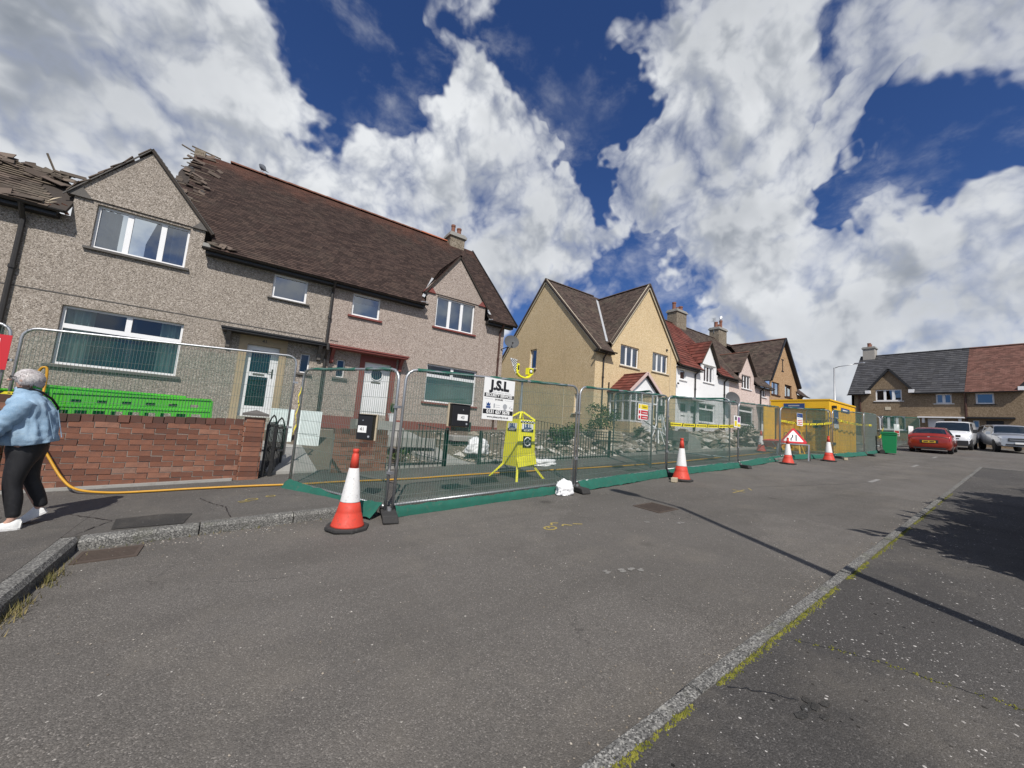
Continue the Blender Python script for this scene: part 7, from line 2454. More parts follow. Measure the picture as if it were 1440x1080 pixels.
# white van facing the viewer
st = [(-2.4, .3, .8, .7, .92, 1.1, .92, 1.86, .80), (-2.3, .25, .85, .7, .95, 1.1, .94, 1.92, .82), (.2, .25, .85, .7, .95, 1.1, .94, 1.93, .82), (.85, .25, .85, .7, .95, 1.1, .94, 1.89, .79), (1.62, .25, .85, .7, .95, 1.12, .93, 1.24, .84), (2.10, .28, .84, .68, .94, 1.0, .90, 1.08, .78), (2.36, .30, .80, .62, .90, .84, .84, .94, .68), (2.44, .36, .74, .55, .84, .72, .78, .80, .62)]
vehicle('white_van', 'white van with black lower bumper parked facing the viewer behind the red car', 'van', (42.3, 4.78, g(42.3, 4.78)), math.pi + .03, M_VAN, st,
        [(-1.45, .82, .33, .22), (-1.45, -.82, .33, .22), (1.50, .82, .33, .22), (1.50, -.82, .33, .22)],
        [('windscreen', M_CGLASS, .92, 1.58, 5.08, 8.92, .006)] + [('side_window', M_CGLASS, .15, 1.35, *r, .005) for r in ((4.12, 4.9), (9.1, 9.88))] +
        [('headlight', M_LAMP, 2.06, 2.40, *r, .010) for r in ((3.5, 4.35), (9.65, 10.5))] + [('bumper', M_TRIM, 2.02, 2.435, *r, .012) for r in ((1.0, 3.3), (10.7, 13.0))] + [('bonnet_gap', M_TRIM, 1.66, 1.69, 5.2, 8.8, .003), ('door_gap', M_TRIM, .08, .10, 2.1, 4.1, .002), ('door_gap', M_TRIM, .08, .10, 9.9, 11.9, .002)],
        [('bumper', M_TRIM, [(2.36, -.80, .30, 2.47, .80, .64)]), ('grille', M_TRIM, [(2.40, -.40, .74, 2.452, .40, .79)]), ('door_mirror', M_TRIM, mirrors(1.25, .94, 1.15, .2, .24)), ('number_plate', M_PLATEW, [(2.472, -.26, .44, 2.48, .26, .55)])])

# silver pickup with hard canopy, three-quarter front
st = [(-2.62, .5, .8, .8, .90, 1.12, .90, 1.18, .8), (-2.55, .42, .84, .8, .93, 1.14, .91, 1.70, .74), (-1.2, .40, .84, .8, .93, 1.14, .91, 1.80, .74), (-.9, .40, .84, .8, .93, 1.14, .91, 1.82, .72), (.25, .40, .84, .8, .93, 1.12, .91, 1.82, .70), (.60, .40, .84, .8, .93, 1.12, .91, 1.76, .68), (1.28, .40, .84, .8, .93, 1.12, .90, 1.24, .82), (2.05, .40, .84, .8, .93, 1.06, .88, 1.17, .76), (2.48, .44, .82, .74, .90, .99, .84, 1.09, .68), (2.66, .46, .74, .68, .82, .90, .78, .98, .62)]
PKL = (43.2, 2.52)
vehicle('silver_pickup', 'silver pickup truck with hard rear canopy parked at the right edge', 'pickup truck', (*PKL, g(*PKL)), math.pi + .27, M_SILVER, st,
        [(-1.6, .80, .385, .25), (-1.6, -.80, .385, .25), (1.62, .80, .385, .25), (1.62, -.80, .385, .25)],
        [('windscreen', M_CGLASS, .66, 1.22, 5.1, 8.9, .006)] + [('side_window', M_CGLASS, a, b, *r, .005) for a, b in ((-.08, 1.0), (-.98, -.16), (-2.35, -1.2)) for r in ((4.14, 4.9), (9.1, 9.86))] +
        [('headlight', M_LAMP, 2.28, 2.62, *r, .010) for r in ((3.35, 4.3), (9.7, 10.65))] + [('door_gap', M_TRIM, a, a + .018, *r, .002) for a in (-1.05, -.12, 1.12) for r in ((2.1, 4.1), (9.9, 11.9))] + [('bonnet_gap', M_TRIM, 1.30, 1.33, 5.2, 8.8, .003)],
        [('grille', M_TRIM, [(2.58, -.52, .76, 2.695, .52, .96)]), ('grille_bar', M_RIM, [(2.69, -.48, .83, 2.705, .48, .88)]), ('number_plate', M_PLATEW, [(2.70, -.26, .60, 2.72, .26, .71)]), ('lower_intake', M_TRIM, [(2.55, -.62, .50, 2.69, .62, .60)]), ('door_mirror', M_SILVER, mirrors(.95, .92, 1.14, .22, .2))])

# ------------------------------------------------------------------ street lamps: the far one and the one whose shadow crosses the road


def lamp(label, x, y, H, arm, r0=.075):
    z = g(x, y)
    t = thing('street_lamp', label, 'street lamp', (x, y, z), group='street lamps')
    m = MB(); m.lathe([(r0 * 1.3, 0), (r0 * 1.3, 1.1), (r0, 1.15), (r0 * .7, H)], 12, (x, y, z)); m.build('pole', M_GALV, t, smooth=True)
    a = Vector((x, y, z + H - .05)); d = Vector(arm)
    m = MB(); m.tube([a, a + d * .25 + Vector((0, 0, .12)), a + d + Vector((0, 0, .22))], .03, 8); m.build('arm', M_GALV, t, smooth=True)
    e = a + d + Vector((0, 0, .22)); dn = d.normalized(); sdv = Vector((dn.y, -dn.x, 0))
    m = MB(); m.prism([e - sdv * .06, e + dn * .15 - sdv * .13, e + dn * .6 - sdv * .12, e + dn * .68, e + dn * .6 + sdv * .12, e + dn * .15 + sdv * .13, e + sdv * .06], (0, 0, .09)); m.build('lantern', M_GALV, t, bevel=.02)
    return t


lamp('far grey street lamp rising behind the yellow cabin', 40.0, 11.0, 6.1, (0, -1.3, 0))
lamp('near street lamp beside the right pavement whose shadow crosses the road', 3.90, -.97, 6.1, (0, .7, 0), .07)

# ------------------------------------------------------------------ plants


def bush(name, label, cat, c, r, n, leaf=.06, stems=8, shade=(0, 1), kind=None, flat=1.0, group=None):
    rs = random.Random(int(c[0] * 31 + c[1] * 17))
    t = thing(name, label, cat, c, group=group)
    m = MB()
    c = Vector(c)
    for i in range(stems):
        a = rs.uniform(0, 6.28); q = rs.uniform(.2, .75)
        m.tube([c, c + Vector((math.cos(a) * r[0] * q * .5, math.sin(a) * r[1] * q * .5, r[2] * .9)), c + Vector((math.cos(a) * r[0] * q, math.sin(a) * r[1] * q, r[2] * rs.uniform(1.2, 1.8)))], [.018, .012, .004], 5)
    m.build('stem', M_TWIG, t)
    m = MB()
    blobs = [(Vector((rs.uniform(-.65, .65) * r[0], rs.uniform(-.65, .65) * r[1], r[2] * rs.uniform(.5, 1.65))), rs.uniform(.22, .45)) for _ in range(9)]
    for i in range(n):
        b, br = rs.choice(blobs)
        v = Vector((rs.gauss(0, 1), rs.gauss(0, 1), rs.gauss(0, 1))).normalized() * rs.random() ** .4
        p = c + b + Vector((v.x * r[0] * br * 1.3, v.y * r[1] * br * 1.3, v.z * r[2] * br * 1.3))
        if p.z < c.z: continue
        u = Vector((rs.gauss(0, 1), rs.gauss(0, 1), rs.gauss(0, .7))).normalized(); w_ = u.cross(Vector((rs.gauss(0, 1), rs.gauss(0, 1), rs.gauss(0, 1)))).normalized()
        L = leaf * rs.uniform(.6, 1.4)
        m.cur = shade[0] + (shade[1] - shade[0]) * rs.random()
        m.face([p, p + u * L * .5 + w_ * L * .28, p + u * L, p + u * L * .5 - w_ * L * .28])
    m.build('foliage', M_LEAF, t, kind='stuff')
    return t


bush('garden_shrub', 'green shrub beside the porch of the cream house', 'shrub', (11.9, 10.8, gz(11.9, 10.8)), (.75, .6, .75), 1500, .09)
bush('garden_shrub', 'small dark clump behind the long iron railing', 'shrub', (9.3, 10.2, gz(9.3, 10.2)), (.6, .5, .35), 600, .12, shade=(0, .7))
bush('garden_shrub', 'low green clump at the foot of the cream house wall', 'shrub', (10.7, 11.2, gz(10.7, 11.2)), (.5, .4, .3), 420, .08)
bush('garden_shrub', 'thin green plant right of the porch door', 'shrub', (16.7, 11.0, gz(16.7, 11)), (.4, .35, .5), 420, .08, shade=(.3, 1))
bush('garden_shrub', 'dark green bush before the pink house door', 'shrub', (21.6, 9.7, gz(21.6, 9.7)), (.6, .5, .6), 700, .10, shade=(0, .6))
bush('garden_shrub', 'clipped round shrub in front of the porch wall', 'shrub', (14.5, 10.9, gz(14.5, 10.9) - .05), (.35, .3, .36), 700, .06, shade=(.1, .7))
bush('garden_shrub', 'weedy clump on the gravel beside the garden path', 'shrub', (3.2, 9.2, gz(3.2, 9.2)), (.3, .3, .18), 200, .06, shade=(.1, .7))
t = thing('potted_plant', 'small leafy plant in a white pot on the step by the round light door', 'plant pot', (4.05, 12.75, 1.44))
m = MB(); m.lathe([(.09, 1.44), (.13, 1.66), (.14, 1.66), (.14, 1.70), (.11, 1.70)], 14, (4.02, 12.72, 0)); m.build('pot', M_PLASTIC, t)
m = MB(); rs = random.Random(4)
for i in range(160):
    a = rs.uniform(0, 6.28); p = Vector((4.02, 12.72, 1.68)); q = Vector((math.cos(a) * rs.uniform(.02, .17), math.sin(a) * rs.uniform(.02, .17), rs.uniform(.1, .42)))
    w_ = Vector((-math.sin(a), math.cos(a), 0)) * .02; m.cur = rs.random(); m.face([p + q * .5 - w_, p + q * .5 + w_, p + q])
m.build('foliage', M_LEAF, t, kind='stuff')
# hedge off to the right that throws the big bushy shadow on the pavement
t = thing('garden_hedge', 'dense dark green hedge beside the right pavement throwing a bushy shadow', 'hedge', (9, -1.3, .5))
m = MB(); rs = random.Random(8)
for i in range(14):
    x = 6.4 + i * .42; y = -1.3 + rs.uniform(-.2, .2); z = g(x, y); m.tube([(x, y, z), (x + rs.uniform(-.2, .2), y + rs.uniform(-.2, .2), z + 1.9)], [.03, .012], 5)
m.build('stem', M_TWIG, t)
m = MB()
for i in range(21000):
    x = 6.0 + 6.9 * rs.random()
    k = .18 * math.sin(x * 3.1) + .12 * math.sin(x * 7.7 + 1)
    y = -1.15 + rs.gauss(0, .45)
    y = max(-2.4, min(-.30 + k * .5, y))
    z = g(x, y) + .1 + (2.05 + k) * rs.random() ** .8
    u = Vector((rs.gauss(0, 1), rs.gauss(0, 1), rs.gauss(.3, .8))).normalized(); w_ = u.cross(Vector((rs.gauss(0, 1), rs.gauss(0, 1), rs.gauss(0, 1)))).normalized()
    L = rs.uniform(.16, .34); p = Vector((x, y, z)); m.cur = .7 * rs.random()
    m.face([p, p + u * L * .5 + w_ * L * .24, p + u * L, p + u * L * .5 - w_ * L * .24])
m.build('foliage', M_LEAF, t, kind='stuff')
bush('garden_shrub', 'loose shrub beyond the hedge right of the pavement', 'shrub', (14.6, -.75, g(14.6, -.75)), (1.5, .8, 1.1), 900, .2, shade=(0, .6))
bush('garden_shrub', 'farther shrub by the end of the right pavement', 'shrub', (19.5, -1.6, g(19.5, -1.6)), (1.8, .8, 1.3), 900, .22, shade=(0, .6))

# ------------------------------------------------------------------ bits in the gardens
t = thing('survey_tripod', 'survey tripod with a dark instrument standing on the rubble by the porch', 'tripod', (15.3, 10.4, 1.45))
tz = gz(15.3, 10.4)
for a in (0.3, 2.4, 4.5):
    m = MB(); m.bar((15.3 + .45 * math.cos(a), 10.4 + .45 * math.sin(a), tz), (15.3 + .05 * math.cos(a), 10.4 + .05 * math.sin(a), tz + 1.25), .035, .05); m.build('leg', M_UPVC, t)
m = MB(); m.box(15.2, 10.3, tz + 1.25, 15.4, 10.5, tz + 1.30); m.box(15.18, 10.3, tz + 1.30, 15.42, 10.5, tz + 1.62); m.build('instrument', M_GUT, t)
m = MB(); m.bar((13.95, 10.6, 2.45), (16.2, 10.3, 1.45), .09, .05); o = tag(m.build('white_plank', M_UPVC), 'long white plank leaning down from the porch onto the rubble', 'plank')
t = thing('saw_horse', 'small white trestle standing on the rubble before the porch', 'trestle', (14.8, 10.2, 1.5)); tz = gz(14.8, 10.2)
for dx in (-.22, .22):
    m = MB(); m.bar((14.8 + dx, 10.0, tz), (14.8 + dx * .2, 10.15, tz + .65), .05, .04); m.build('leg', M_UPVC, t)
    m = MB(); m.bar((14.8 + dx, 10.45, tz), (14.8 + dx * .2, 10.3, tz + .65), .05, .04); m.build('leg', M_UPVC, t)
m = MB(); m.bar((14.7, 10.22, tz + .66), (14.9, 10.22, tz + .66), .3, .05); m.build('top', M_UPVC, t)
t = thing('timber_stack', 'low stack of pale timber boards behind the end of the long railing', 'timber', (11.2, 9.9, 1.2))
for i in range(4):
    m = MB(); z = gz(11.2, 9.9) + .30 + i * .10; m.box(10.75 + .04 * i, 9.8, z, 12.1 - .05 * i, 10.1, z + .07); m.build('board', M_PALETIM, t, bevel=.008)
m = MB(); m.box(10.85, 9.85, gz(11, 9.9) - .1, 11.95, 10.05, gz(11, 9.9) + .295); m.build('bearer', M_TIMBER, t)
t = thing('planter', 'dark planter box on the wall base of the nearest house', 'planter', (6.4, 12.6, 1.1))
m = MB(); m.box(6.15, 12.3, gz(6.4, 12.5), 6.75, 12.7, gz(6.4, 12.5) + .35); m.build('box', M_IRON, t)


def crumple(name, label, c, r, mt=M_PLASTIC, seed=1, flat=.5):
    m = MB()

    def fn(u, v):
        a, b = u * 6.2832, v * math.pi
        d = Vector((math.cos(a) * math.sin(b), math.sin(a) * math.sin(b), -math.cos(b)))
        k = .85 + .55 * noise.noise(d * 1.3 + Vector((seed * 9, 0, 0))) + .22 * (1 - 2 * abs(noise.noise(d * 3.1 + Vector((0, seed * 5, 0))))) + .10 * (1 - 2 * abs(noise.noise(d * 7.3)))
        return (c[0] + r[0] * k * d.x, c[1] + r[1] * k * d.y, max(c[2] + .003, c[2] + r[2] * (.45 + k * d.z)))
    m.grid(64, 34, fn)
    return tag(m.build(name, mt, smooth=True), label, 'plastic sheet')


crumple('plastic_bag', 'crumpled white plastic bag on the road at the foot of the fence', (5.02, 5.36, g(5, 5.36)), (.17, .11, .17), seed=3)
crumple('plastic_sheet', 'white plastic sheet lying on the footway behind the yellow tower', (6.45, 7.75, g(6.45, 7.75) + KH), (.42, .12, .12), seed=5)
crumple('plastic_sheet', 'bundle of white plastic caught behind the railing gatepost', (5.35, 9.3, gz(5.35, 9.3) + .15), (.3, .2, .3), seed=8)

# birds and aerial
def bird(label, x, y, z, mt, s=1.0, rz=0.0):
    t = thing('bird', label, 'bird', (x, y, z), rz)
    T = Matrix.Translation((x, y, z)) @ Matrix.Rotation(rz, 4, 'Z') @ Matrix.Scale(s, 4)
    m = MB(T); m.lathe([(.01, -.20), (.035, -.15), (.06, -.08), (.085, 0), (.08, .06), (.055, .11), (.042, .13), (.045, .16), (.036, .19), (.012, .21)], 12, (0, 0, .16), (.75, 0, .66)); m.build('body', mt, t, smooth=True)
    m = MB(T); m.lathe([(.014, 0), (.002, .045)], 6, (.16, 0, .29), (1, 0, -.15)); m.build('beak', M_POT, t)
    m = MB(T); m.prism([(-.12, -.03, .03), (-.12, .03, .03), (-.24, .035, -.03), (-.24, -.035, -.03)], (0, 0, .012)); m.build('tail', M_GUT, t)
    for q in (-.03, .03):
        m = MB(T); m.tube([(.02, q, .10), (.02, q, 0)], .006, 5); m.build('leg', M_POT, t)


bird('grey pigeon perched on the ridge of the nearest house', -.60, RY, RZ + .10, worn('pigeon_grey', (.10, .11, .13), .8, .4, 20), 1.25, 2.2)
bird('white gull standing on the tallest chimney pot of the terrace', 34.46, RYT, 12.60, M_PLASTIC, 1.6, .3)
t = thing('tv_aerial', 'thin television aerial on the terrace chimney', 'aerial', (33.2, RYT, 11.5))
m = MB(); m.tube([(33.3, RYT, 11.2), (33.3, RYT, 12.5)], .02, 5); m.tube([(32.7, RYT - .3, 12.4), (33.8, RYT + .3, 12.4)], .012, 4)
for k in range(6):
    x = 32.75 + k * .19; m.tube([(x, RYT - .27 + k * .1 - .2, 12.4), (x, RYT - .27 + k * .1 + .2, 12.4)], .008, 4)
m.build('aerial', M_GALV, t)

# ------------------------------------------------------------------ the walking person


def skin(name, verts, edges, mt, parent, T, sub=2):
    """verts: (x, y, z, rx, ry)"""
    me = bpy.data.meshes.new(name)
    me.from_pydata([v[:3] for v in verts], edges, [])
    o = bpy.data.objects.new(name, me); COL.objects.link(o)
    md = o.modifiers.new('skin', 'SKIN'); md.use_smooth_shade = True
    for i, v in enumerate(verts):
        sv = me.skin_vertices[0].data[i]; sv.radius = (v[3], v[4]); sv.use_root = (i == 0)
    s_ = o.modifiers.new('sub', 'SUBSURF'); s_.levels = sub; s_.render_levels = sub
    dg = bpy.context.evaluated_depsgraph_get()
    me2 = bpy.data.meshes.new_from_object(o.evaluated_get(dg))
    bpy.data.objects.remove(o)
    me2.transform(T); me2.materials.clear(); me2.materials.append(mt); me2.name = name
    me2.polygons.foreach_set('use_smooth', [True] * len(me2.polygons))
    return link(name, me2, parent)


PX, PY = -1.845, 6.22
pz = g(PX, PY) + KH
pt = thing('person', 'grey haired person in a pale denim jacket and black leggings walking past the brick wall', 'person', (PX, PY, pz))
T = Matrix.Translation((PX, PY, pz)) @ Matrix.Rotation(.12, 4, 'Z')
M_SKIN = worn('skin', (.55, .33, .25), .55, .12, 12, dirt_amt=0)
def _hair(t_, b):
    a = var_attr(t_)
    c = t_.ramp(a, [(0, (.36, .34, .33)), (.35, (.52, .49, .48)), (.7, (.70, .67, .65)), (1, (.82, .79, .77))])
    t_.put(b.inputs['Base Color'], t_.mix(t_.mapr(t_.noise(t_.pos, 14, 4, .6), .46, .68, 0, .4), c, (.42, .33, .33)))


M_HAIR = mat('grey_hair', (.5, .48, .46), .6, 0, .3, _hair)


def _denim(t_, b):
    n = t_.noise(t_.pos, 5, 5, .6); n2 = t_.noise(t_.pos, 160, 2, .5)
    c = t_.ramp(n, [(.3, (.17, .28, .40)), (.55, (.27, .40, .53)), (.75, (.38, .51, .62))])
    c = t_.mix(t_.mapr(n2, .4, .6, 0, .25), c, (.42, .5, .56))
    t_.put(b.inputs['Base Color'], c)
    bump(t_, b, t_.math('ADD', t_.noise(t_.pos, 9, 4, .5), t_.math('MULTIPLY', n2, .1)), .45, .03)


M_DENIM = mat('denim', (.3, .42, .55), .85, 0, .2, _denim)
M_LEG = worn('black_leggings', (.012, .012, .014), .6, .2, 10, dirt=(.04, .04, .045), dirt_amt=.4)
# body: pelvis, spine, neck, head, arms with hands, legs
bv = [(.03, 0, .84, .13, .15), (.02, 0, 1.0, .13, .15), (.02, 0, 1.18, .11, .13), (-.01, 0, 1.30, .075, .10), (-.05, 0, 1.39, .05, .052), (-.075, 0, 1.455, .055, .055), (-.085, 0, 1.52, .085, .072), (-.08, 0, 1.575, .07, .062),
      (-.01, -.15, 1.27, .05, .05), (-.12, -.24, 1.05, .042, .042), (-.25, -.23, .865, .030, .030), (-.285, -.225, .805, .028, .034),
      (-.01, .15, 1.27, .05, .05), (-.08, .24, 1.05, .042, .042), (-.23, .22, .88, .030, .030), (-.27, .215, .82, .028, .034),
      (.03, -.09, .78, .095, .10), (.00, -.095, .46, .065, .065), (.055, -.10, .09, .038, .04), (-.02, -.10, .04, .015, .018), (-.09, -.10, .028, .008, .012),
      (.03, .09, .78, .095, .10), (.07, .10, .47, .065, .065), (.19, .11, .17, .038, .04), (.155, .11, .10, .015, .018), (.11, .11, .06, .008, .012)]
be = [(0, 1), (1, 2), (2, 3), (3, 4), (4, 5), (5, 6), (6, 7), (3, 8), (8, 9), (9, 10), (10, 11), (3, 12), (12, 13), (13, 14), (14, 15), (0, 16), (16, 17), (17, 18), (18, 19), (19, 20), (0, 21), (21, 22), (22, 23), (23, 24), (24, 25)]
body = skin('body', bv, be, M_SKIN, pt, T)
m = MB(T)
m.lathe([(.012, 0), (.014, .012), (.006, .03)], 8, (-.165, 0, 1.505), (-1, 0, -.3))
for s in (-1, 1): m.lathe([(.004, -.02), (.022, -.012), (.026, 0), (.02, .012), (.004, .018)], 8, (-.075, s * .077, 1.505), (0, s * .6, .2))
m.build('nose_and_ears', M_SKIN, body, smooth=True)
# hands: palm sits at the wrist, five bent fingers each
for (hx, hy, hz, s) in ((-.29, -.225, .80, -1), (-.275, .215, .815, 1)):
    for k in range(4):
        y_ = hy + (k - 1.5) * .019
        ln = (.060, .070, .066, .052)[k]
        skin('finger', [(hx, y_, hz, .0095, .0095), (hx - ln * .6, y_, hz - .02, .0085, .0085), (hx - ln * .7, y_, hz - .05, .008, .008), (hx - ln * .35, y_, hz - .065, .007, .007)], [(0, 1), (1, 2), (2, 3)], M_SKIN, body, T, 1)
    skin('thumb', [(hx + .02, hy - s * .028, hz, .011, .011), (hx - .02, hy - s * .045, hz - .03, .009, .009), (hx - .03, hy - s * .030, hz - .055, .008, .008)], [(0, 1), (1, 2)], M_SKIN, body, T, 1)
# glasses arm
m = MB(T); m.tube([(-.07, -.078, 1.525), (-.155, -.068, 1.535), (-.17, -.04, 1.535)], .004, 5); m.tube([(-.168 + .0, -.04 + .022 * math.cos(k * .7854), 1.525 + .02 * math.sin(k * .7854)) for k in range(8)], .003, 5, closed=True); m.build('glasses', M_BLACK, pt)
# trousers
lv = [(.03, 0, 1.0, .14, .16), (.035, 0, .90, .155, .175), (.04, 0, .82, .155, .18), (.03, -.085, .72, .110, .102), (.01, -.09, .58, .092, .086), (.00, -.093, .45, .072, .072), (.032, -.096, .30, .072, .068), (.05, -.10, .16, .055, .053), (.055, -.10, .11, .052, .05),
      (.05, .085, .72, .110, .102), (.06, .095, .58, .090, .085), (.085, .10, .46, .070, .070), (.15, .11, .31, .068, .064), (.19, .11, .21, .055, .052), (.20, .11, .17, .05, .05)]
skin('leggings', lv, [(0, 1), (1, 2), (2, 3), (3, 4), (4, 5), (5, 6), (6, 7), (7, 8), (2, 9), (9, 10), (10, 11), (11, 12), (12, 13), (13, 14)], M_LEG, pt, T)
# jacket: loft of rings plus two full sleeves
m = MB(T)
rings = [(.865, .03, .175, .20), (.84, .035, .195, .222), (.90, .03, .203, .232), (1.00, .02, .197, .228), (1.10, .015, .185, .222), (1.20, .005, .168, .218), (1.28, -.01, .145, .208), (1.335, -.02, .118, .172), (1.385, -.045, .085, .105), (1.42, -.055, .078, .082), (1.43, -.055, .070, .072)]
nR = 72
ids = []
NS = 46
for q in range(NS):
    f = q / (NS - 1) * (len(rings) - 1); k0 = min(len(rings) - 2, int(f)); ff = f - k0
    z, cx_, rx, ry = [a + (b - a) * ff for a, b in zip(rings[k0], rings[k0 + 1])]
    row = []
    amp = 1.0 if f < 6.5 else .25
    for k in range(nR):
        a = 6.2832 * k / nR
        dx_, dy_ = math.cos(a), math.sin(a)
        fold = noise.noise(Vector((dx_ * 2.2, dy_ * 2.2, z * 3.0 + 5))) * .030 + noise.noise(Vector((dx_ * 5 + z * 4, dy_ * 5, z * 7))) * .020 + noise.noise(Vector((dx_ * 11, dy_ * 11 + z * 6, z * 16))) * .008
        ridge_ = .012 * (1 - abs(noise.noise(Vector((dx_ * 3.1 + 7, dy_ * 3.1, z * 9)))) * 3)
        wr = (fold + max(-.01, ridge_) * .7) * amp
        hem = .06 * max(0, dx_) * max(0, 1 - f / 4)
        row.append(m.addv((cx_ + (rx + wr) * dx_, (ry + wr) * dy_, z + hem + .012 * noise.noise(Vector((dx_ * 3, dy_ * 3, 2))) * max(0, 1 - f / 3))))
    ids.append(row)
for a, b in zip(ids[:-1], ids[1:]):
    for k in range(nR): m.facei((a[k], a[(k + 1) % nR], b[(k + 1) % nR], b[k]))
jk = m.build('jacket', M_DENIM, pt, smooth=True)
for s, el, wr_ in ((-1, (-.12, -.25, 1.05), (-.25, -.235, .865)), (1, (-.08, .25, 1.05), (-.23, .225, .88))):
    sh = Vector((.0, s * .165, 1.285)); el = Vector(el); wr_ = Vector(wr_)
    rws = []
    m = MB(T)
    NK = 34
    for k in range(NK):
        f = k / (NK - 1)
        p = sh.lerp(el, f / .55) if f < .55 else el.lerp(wr_, (f - .55) / .45)
        if .40 < f < .70: p = p.lerp(sh.lerp(wr_, f), .25 * (1 - abs(f - .55) / .15))
        tv = (el - sh).lerp(wr_ - el, max(0, min(1, (f - .35) / .4))).normalized()
        u_ = tv.cross(Vector((0, 1, .2))).normalized(); v_ = tv.cross(u_)
        r_ = .084 + .016 * math.sin(min(1, f * 3) * 1.57) - .040 * f
        row = []
        for q in range(26):
            a = 6.2832 * q / 26
            dd = u_ * math.cos(a) + v_ * math.sin(a)
            cr = .010 * noise.noise(Vector((f * 9, math.cos(a) * 1.5 + s, math.sin(a) * 1.5))) + .008 * math.sin(f * 46 + 2.2 * math.cos(a + s)) * math.exp(-((f - .56) / .16) ** 2) + .006 * noise.noise(Vector((f * 24, a, s)))
            row.append(m.addv(p + dd * (r_ + cr)))
        rws.append(row)
    for a_, b_ in zip(rws[:-1], rws[1:]):
        for q in range(26): m.facei((a_[q], a_[(q + 1) % 26], b_[(q + 1) % 26], b_[q]))
    m.facei(rws[0][::-1])
    m.build('sleeve', M_DENIM, jk, smooth=True)
    m = MB(T); m.tube([wr_ + (wr_ - el).normalized() * -.03, wr_ + (wr_ - el).normalized() * .012], [.066, .064], 16); m.build('cuff', M_DENIM, jk, smooth=True)
m = MB(T)
m.grid(18, 3, lambda u, v: (-.05 + (.085 + .03 * v) * math.cos(-2.2 + 4.4 * u), (.088 + .03 * v) * math.sin(-2.2 + 4.4 * u), 1.425 - .055 * v + .01 * math.sin(v * 3.1)))
m.build('collar', M_DENIM, jk, smooth=True)
# bag strap over the back
m = MB(T); m.tube([(-.10, -.07, 1.42), (-.02, -.10, 1.425), (.06, -.02, 1.395), (.12, .10, 1.33), (.165, .17, 1.24), (.15, .24, 1.05)], .012, 6); m.build('strap', M_DARKP, jk)
# seam and pleat lines of the jacket back
m = MB(T); m.tube([(.20, -.06, 1.22), (.235, -.05, 1.05), (.262, -.045, .93)], .004, 5); m.tube([(.155, -.18, 1.20), (.19, -.15, 1.05), (.22, -.13, .92)], .004, 5); m.build('seam', M_DENIM, jk)
# hair: short layered locks
rs = random.Random(2)
m = MB(T)
hc = Vector((-.058, 0, 1.535))
m.grid(24, 14, lambda u, v: tuple(hc + Vector((.098 * math.cos(6.2832 * u) * math.sin(math.pi * (v * .70)), .092 * math.sin(6.2832 * u) * math.sin(math.pi * (v * .70)), .092 * math.cos(math.pi * (v * .70)))) * (1 + .05 * math.sin(u * 40 + v * 23) + .03 * math.sin(u * 83 - v * 31)) + Vector((.028 * v * (1 if math.cos(6.2832 * u) > -.3 else .0), 0, -.045 * v * max(0, math.cos(6.2832 * u))))))
m.var = [.3 + .25 * noise.noise(Vector((i * .37, 0, 0))) for i in range(len(m.f))]
hr = m.build('hair', M_HAIR, pt, smooth=True)
m = MB(T)
for i in range(2600):
    a = rs.uniform(0, 6.28); b = math.acos(rs.uniform(-.42, 1))
    n_ = Vector((math.cos(a) * math.sin(b), math.sin(a) * math.sin(b), math.cos(b)))
    if n_.x < -.55 and n_.z < .35: continue
    p = hc + Vector((n_.x * .100, n_.y * .094, n_.z * .095)) + Vector((.012, 0, -.012))
    tn = Vector((rs.gauss(.4, .5), rs.gauss(0, .5), rs.gauss(-.6, .4))); tn = (tn - n_ * tn.dot(n_)).normalized()
    sd_ = n_.cross(tn) * rs.uniform(.002, .004)
    L = rs.uniform(.03, .06)
    mid_ = p + tn * L * .5 + n_ * rs.uniform(.002, .007)
    m.cur = max(0, min(1, .55 + .5 * noise.noise(p * 30) + rs.uniform(-.12, .12)))
    m.face([p - sd_, p + sd_, mid_ + sd_ * .9, mid_ - sd_ * .9]); m.face([mid_ - sd_ * .9, mid_ + sd_ * .9, p + tn * L + n_ * rs.uniform(-.004, .004)])
m.build('hair_locks', M_HAIR, hr, kind='stuff')
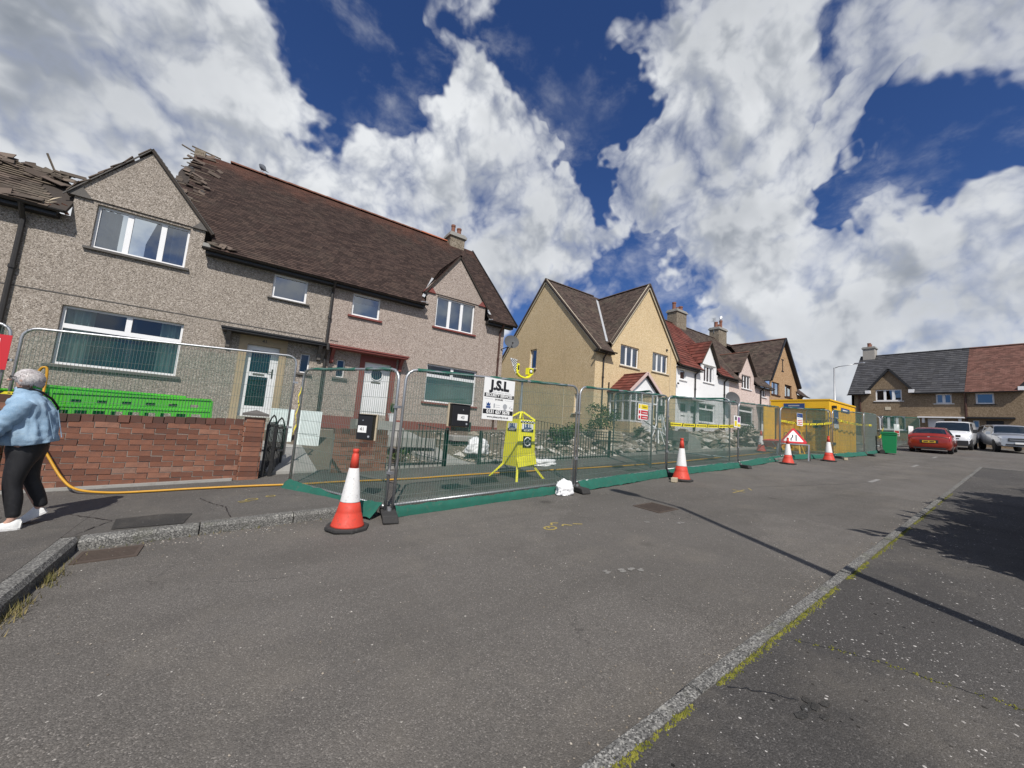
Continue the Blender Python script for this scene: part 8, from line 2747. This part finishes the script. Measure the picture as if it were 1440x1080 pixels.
# shoes
def shoe(px_, py_, pz_, pitch, mt):
    S = T @ Matrix.Translation((px_, py_, pz_)) @ Matrix.Rotation(pitch, 4, 'Y')
    m = MB(S)
    sec = [(.075, .030, .075), (.06, .040, .105), (.02, .043, .110), (-.03, .044, .085), (-.09, .048, .062), (-.15, .044, .05), (-.185, .028, .038), (-.195, .012, .028)]
    rows = []
    for (x, w_, h) in sec:
        rows.append([m.addv((x, w_ * math.cos(a_), .018 + (h - .018) * max(0, math.sin(a_)))) for a_ in [math.pi * k / 8 for k in range(9)]])
    for a_, b_ in zip(rows[:-1], rows[1:]):
        for k in range(8): m.facei((a_[k], a_[k + 1], b_[k + 1], b_[k]))
    m.facei(rows[0]); m.facei(rows[-1][::-1])
    sh_ = m.build('shoe', mt, pt, smooth=True)
    m = MB(S); out = [(x, w_ * 1.07) for x, w_, h in sec]
    m.prism([(x, w_, 0) for x, w_ in out] + [(x, -w_, 0) for x, w_ in out[::-1]], (0, 0, .022)); m.build('sole', M_SLEEVE, sh_)


M_SHOE = worn('white_trainer', (.72, .72, .70), .6, .2, 20, dirt=(.2, .2, .2), dirt_amt=.25)
shoe(.045, -.10, 0, 0, M_SHOE)
shoe(.185, .11, .075, -.55, M_SHOE)
m = MB(T); m.grid(8, 3, lambda u, v: (-.02 - .10 * u, -.10 + .04 * math.cos(math.pi * (.15 + .7 * v)) * (1 - .1 * u), .115 - .045 * u + .0 * v + .012 * math.sin(math.pi * v))); m.build('shoe_laces', M_GUT, pt)
# patterned shopping bag hanging from the near hand
def _bag(t_, b):
    v = t_.voro(t_.pos, 22)
    sp = t_.new('ShaderNodeSeparateColor'); t_.put(sp.inputs[0], v.outputs['Color'])
    t_.put(b.inputs['Base Color'], t_.ramp(sp.outputs[0], [(.1, (.10, .03, .07)), (.4, (.45, .22, .30)), (.7, (.60, .45, .48)), (.95, (.75, .70, .68))]))


M_BAG = mat('patterned_cloth', (.5, .3, .35), .8, 0, .3, _bag)
bt = thing('shopping_bag', 'pink and plum patterned shopping bag carried by the person at the left edge', 'bag', (PX - .30, PY - .25, pz + .3))
m = MB(T); m.grid(28, 8, lambda u, v: (-.28 + (.15 + .03 * math.sin(v * 3)) * math.cos(6.2832 * u) * (1 + .08 * math.sin(u * 25 + v * 4)), -.23 + .075 * math.sin(6.2832 * u) * (1 + .1 * math.sin(u * 19 + v * 3)), .20 + .40 * v - .02 * math.sin(u * 18) * v)); m.build('bag_body', M_BAG, bt, smooth=True)
m = MB(T); m.tube([(-.36, -.23, .58), (-.32, -.225, .73), (-.30, -.225, .765), (-.27, -.225, .73), (-.20, -.23, .58)], .009, 6); m.build('handle', M_BAG, bt)
m = MB(T); m.face([(-.28 + .14 * math.cos(6.2832 * k / 16), -.23 + .07 * math.sin(6.2832 * k / 16), .205) for k in range(16)]); m.build('base', M_BAG, bt)
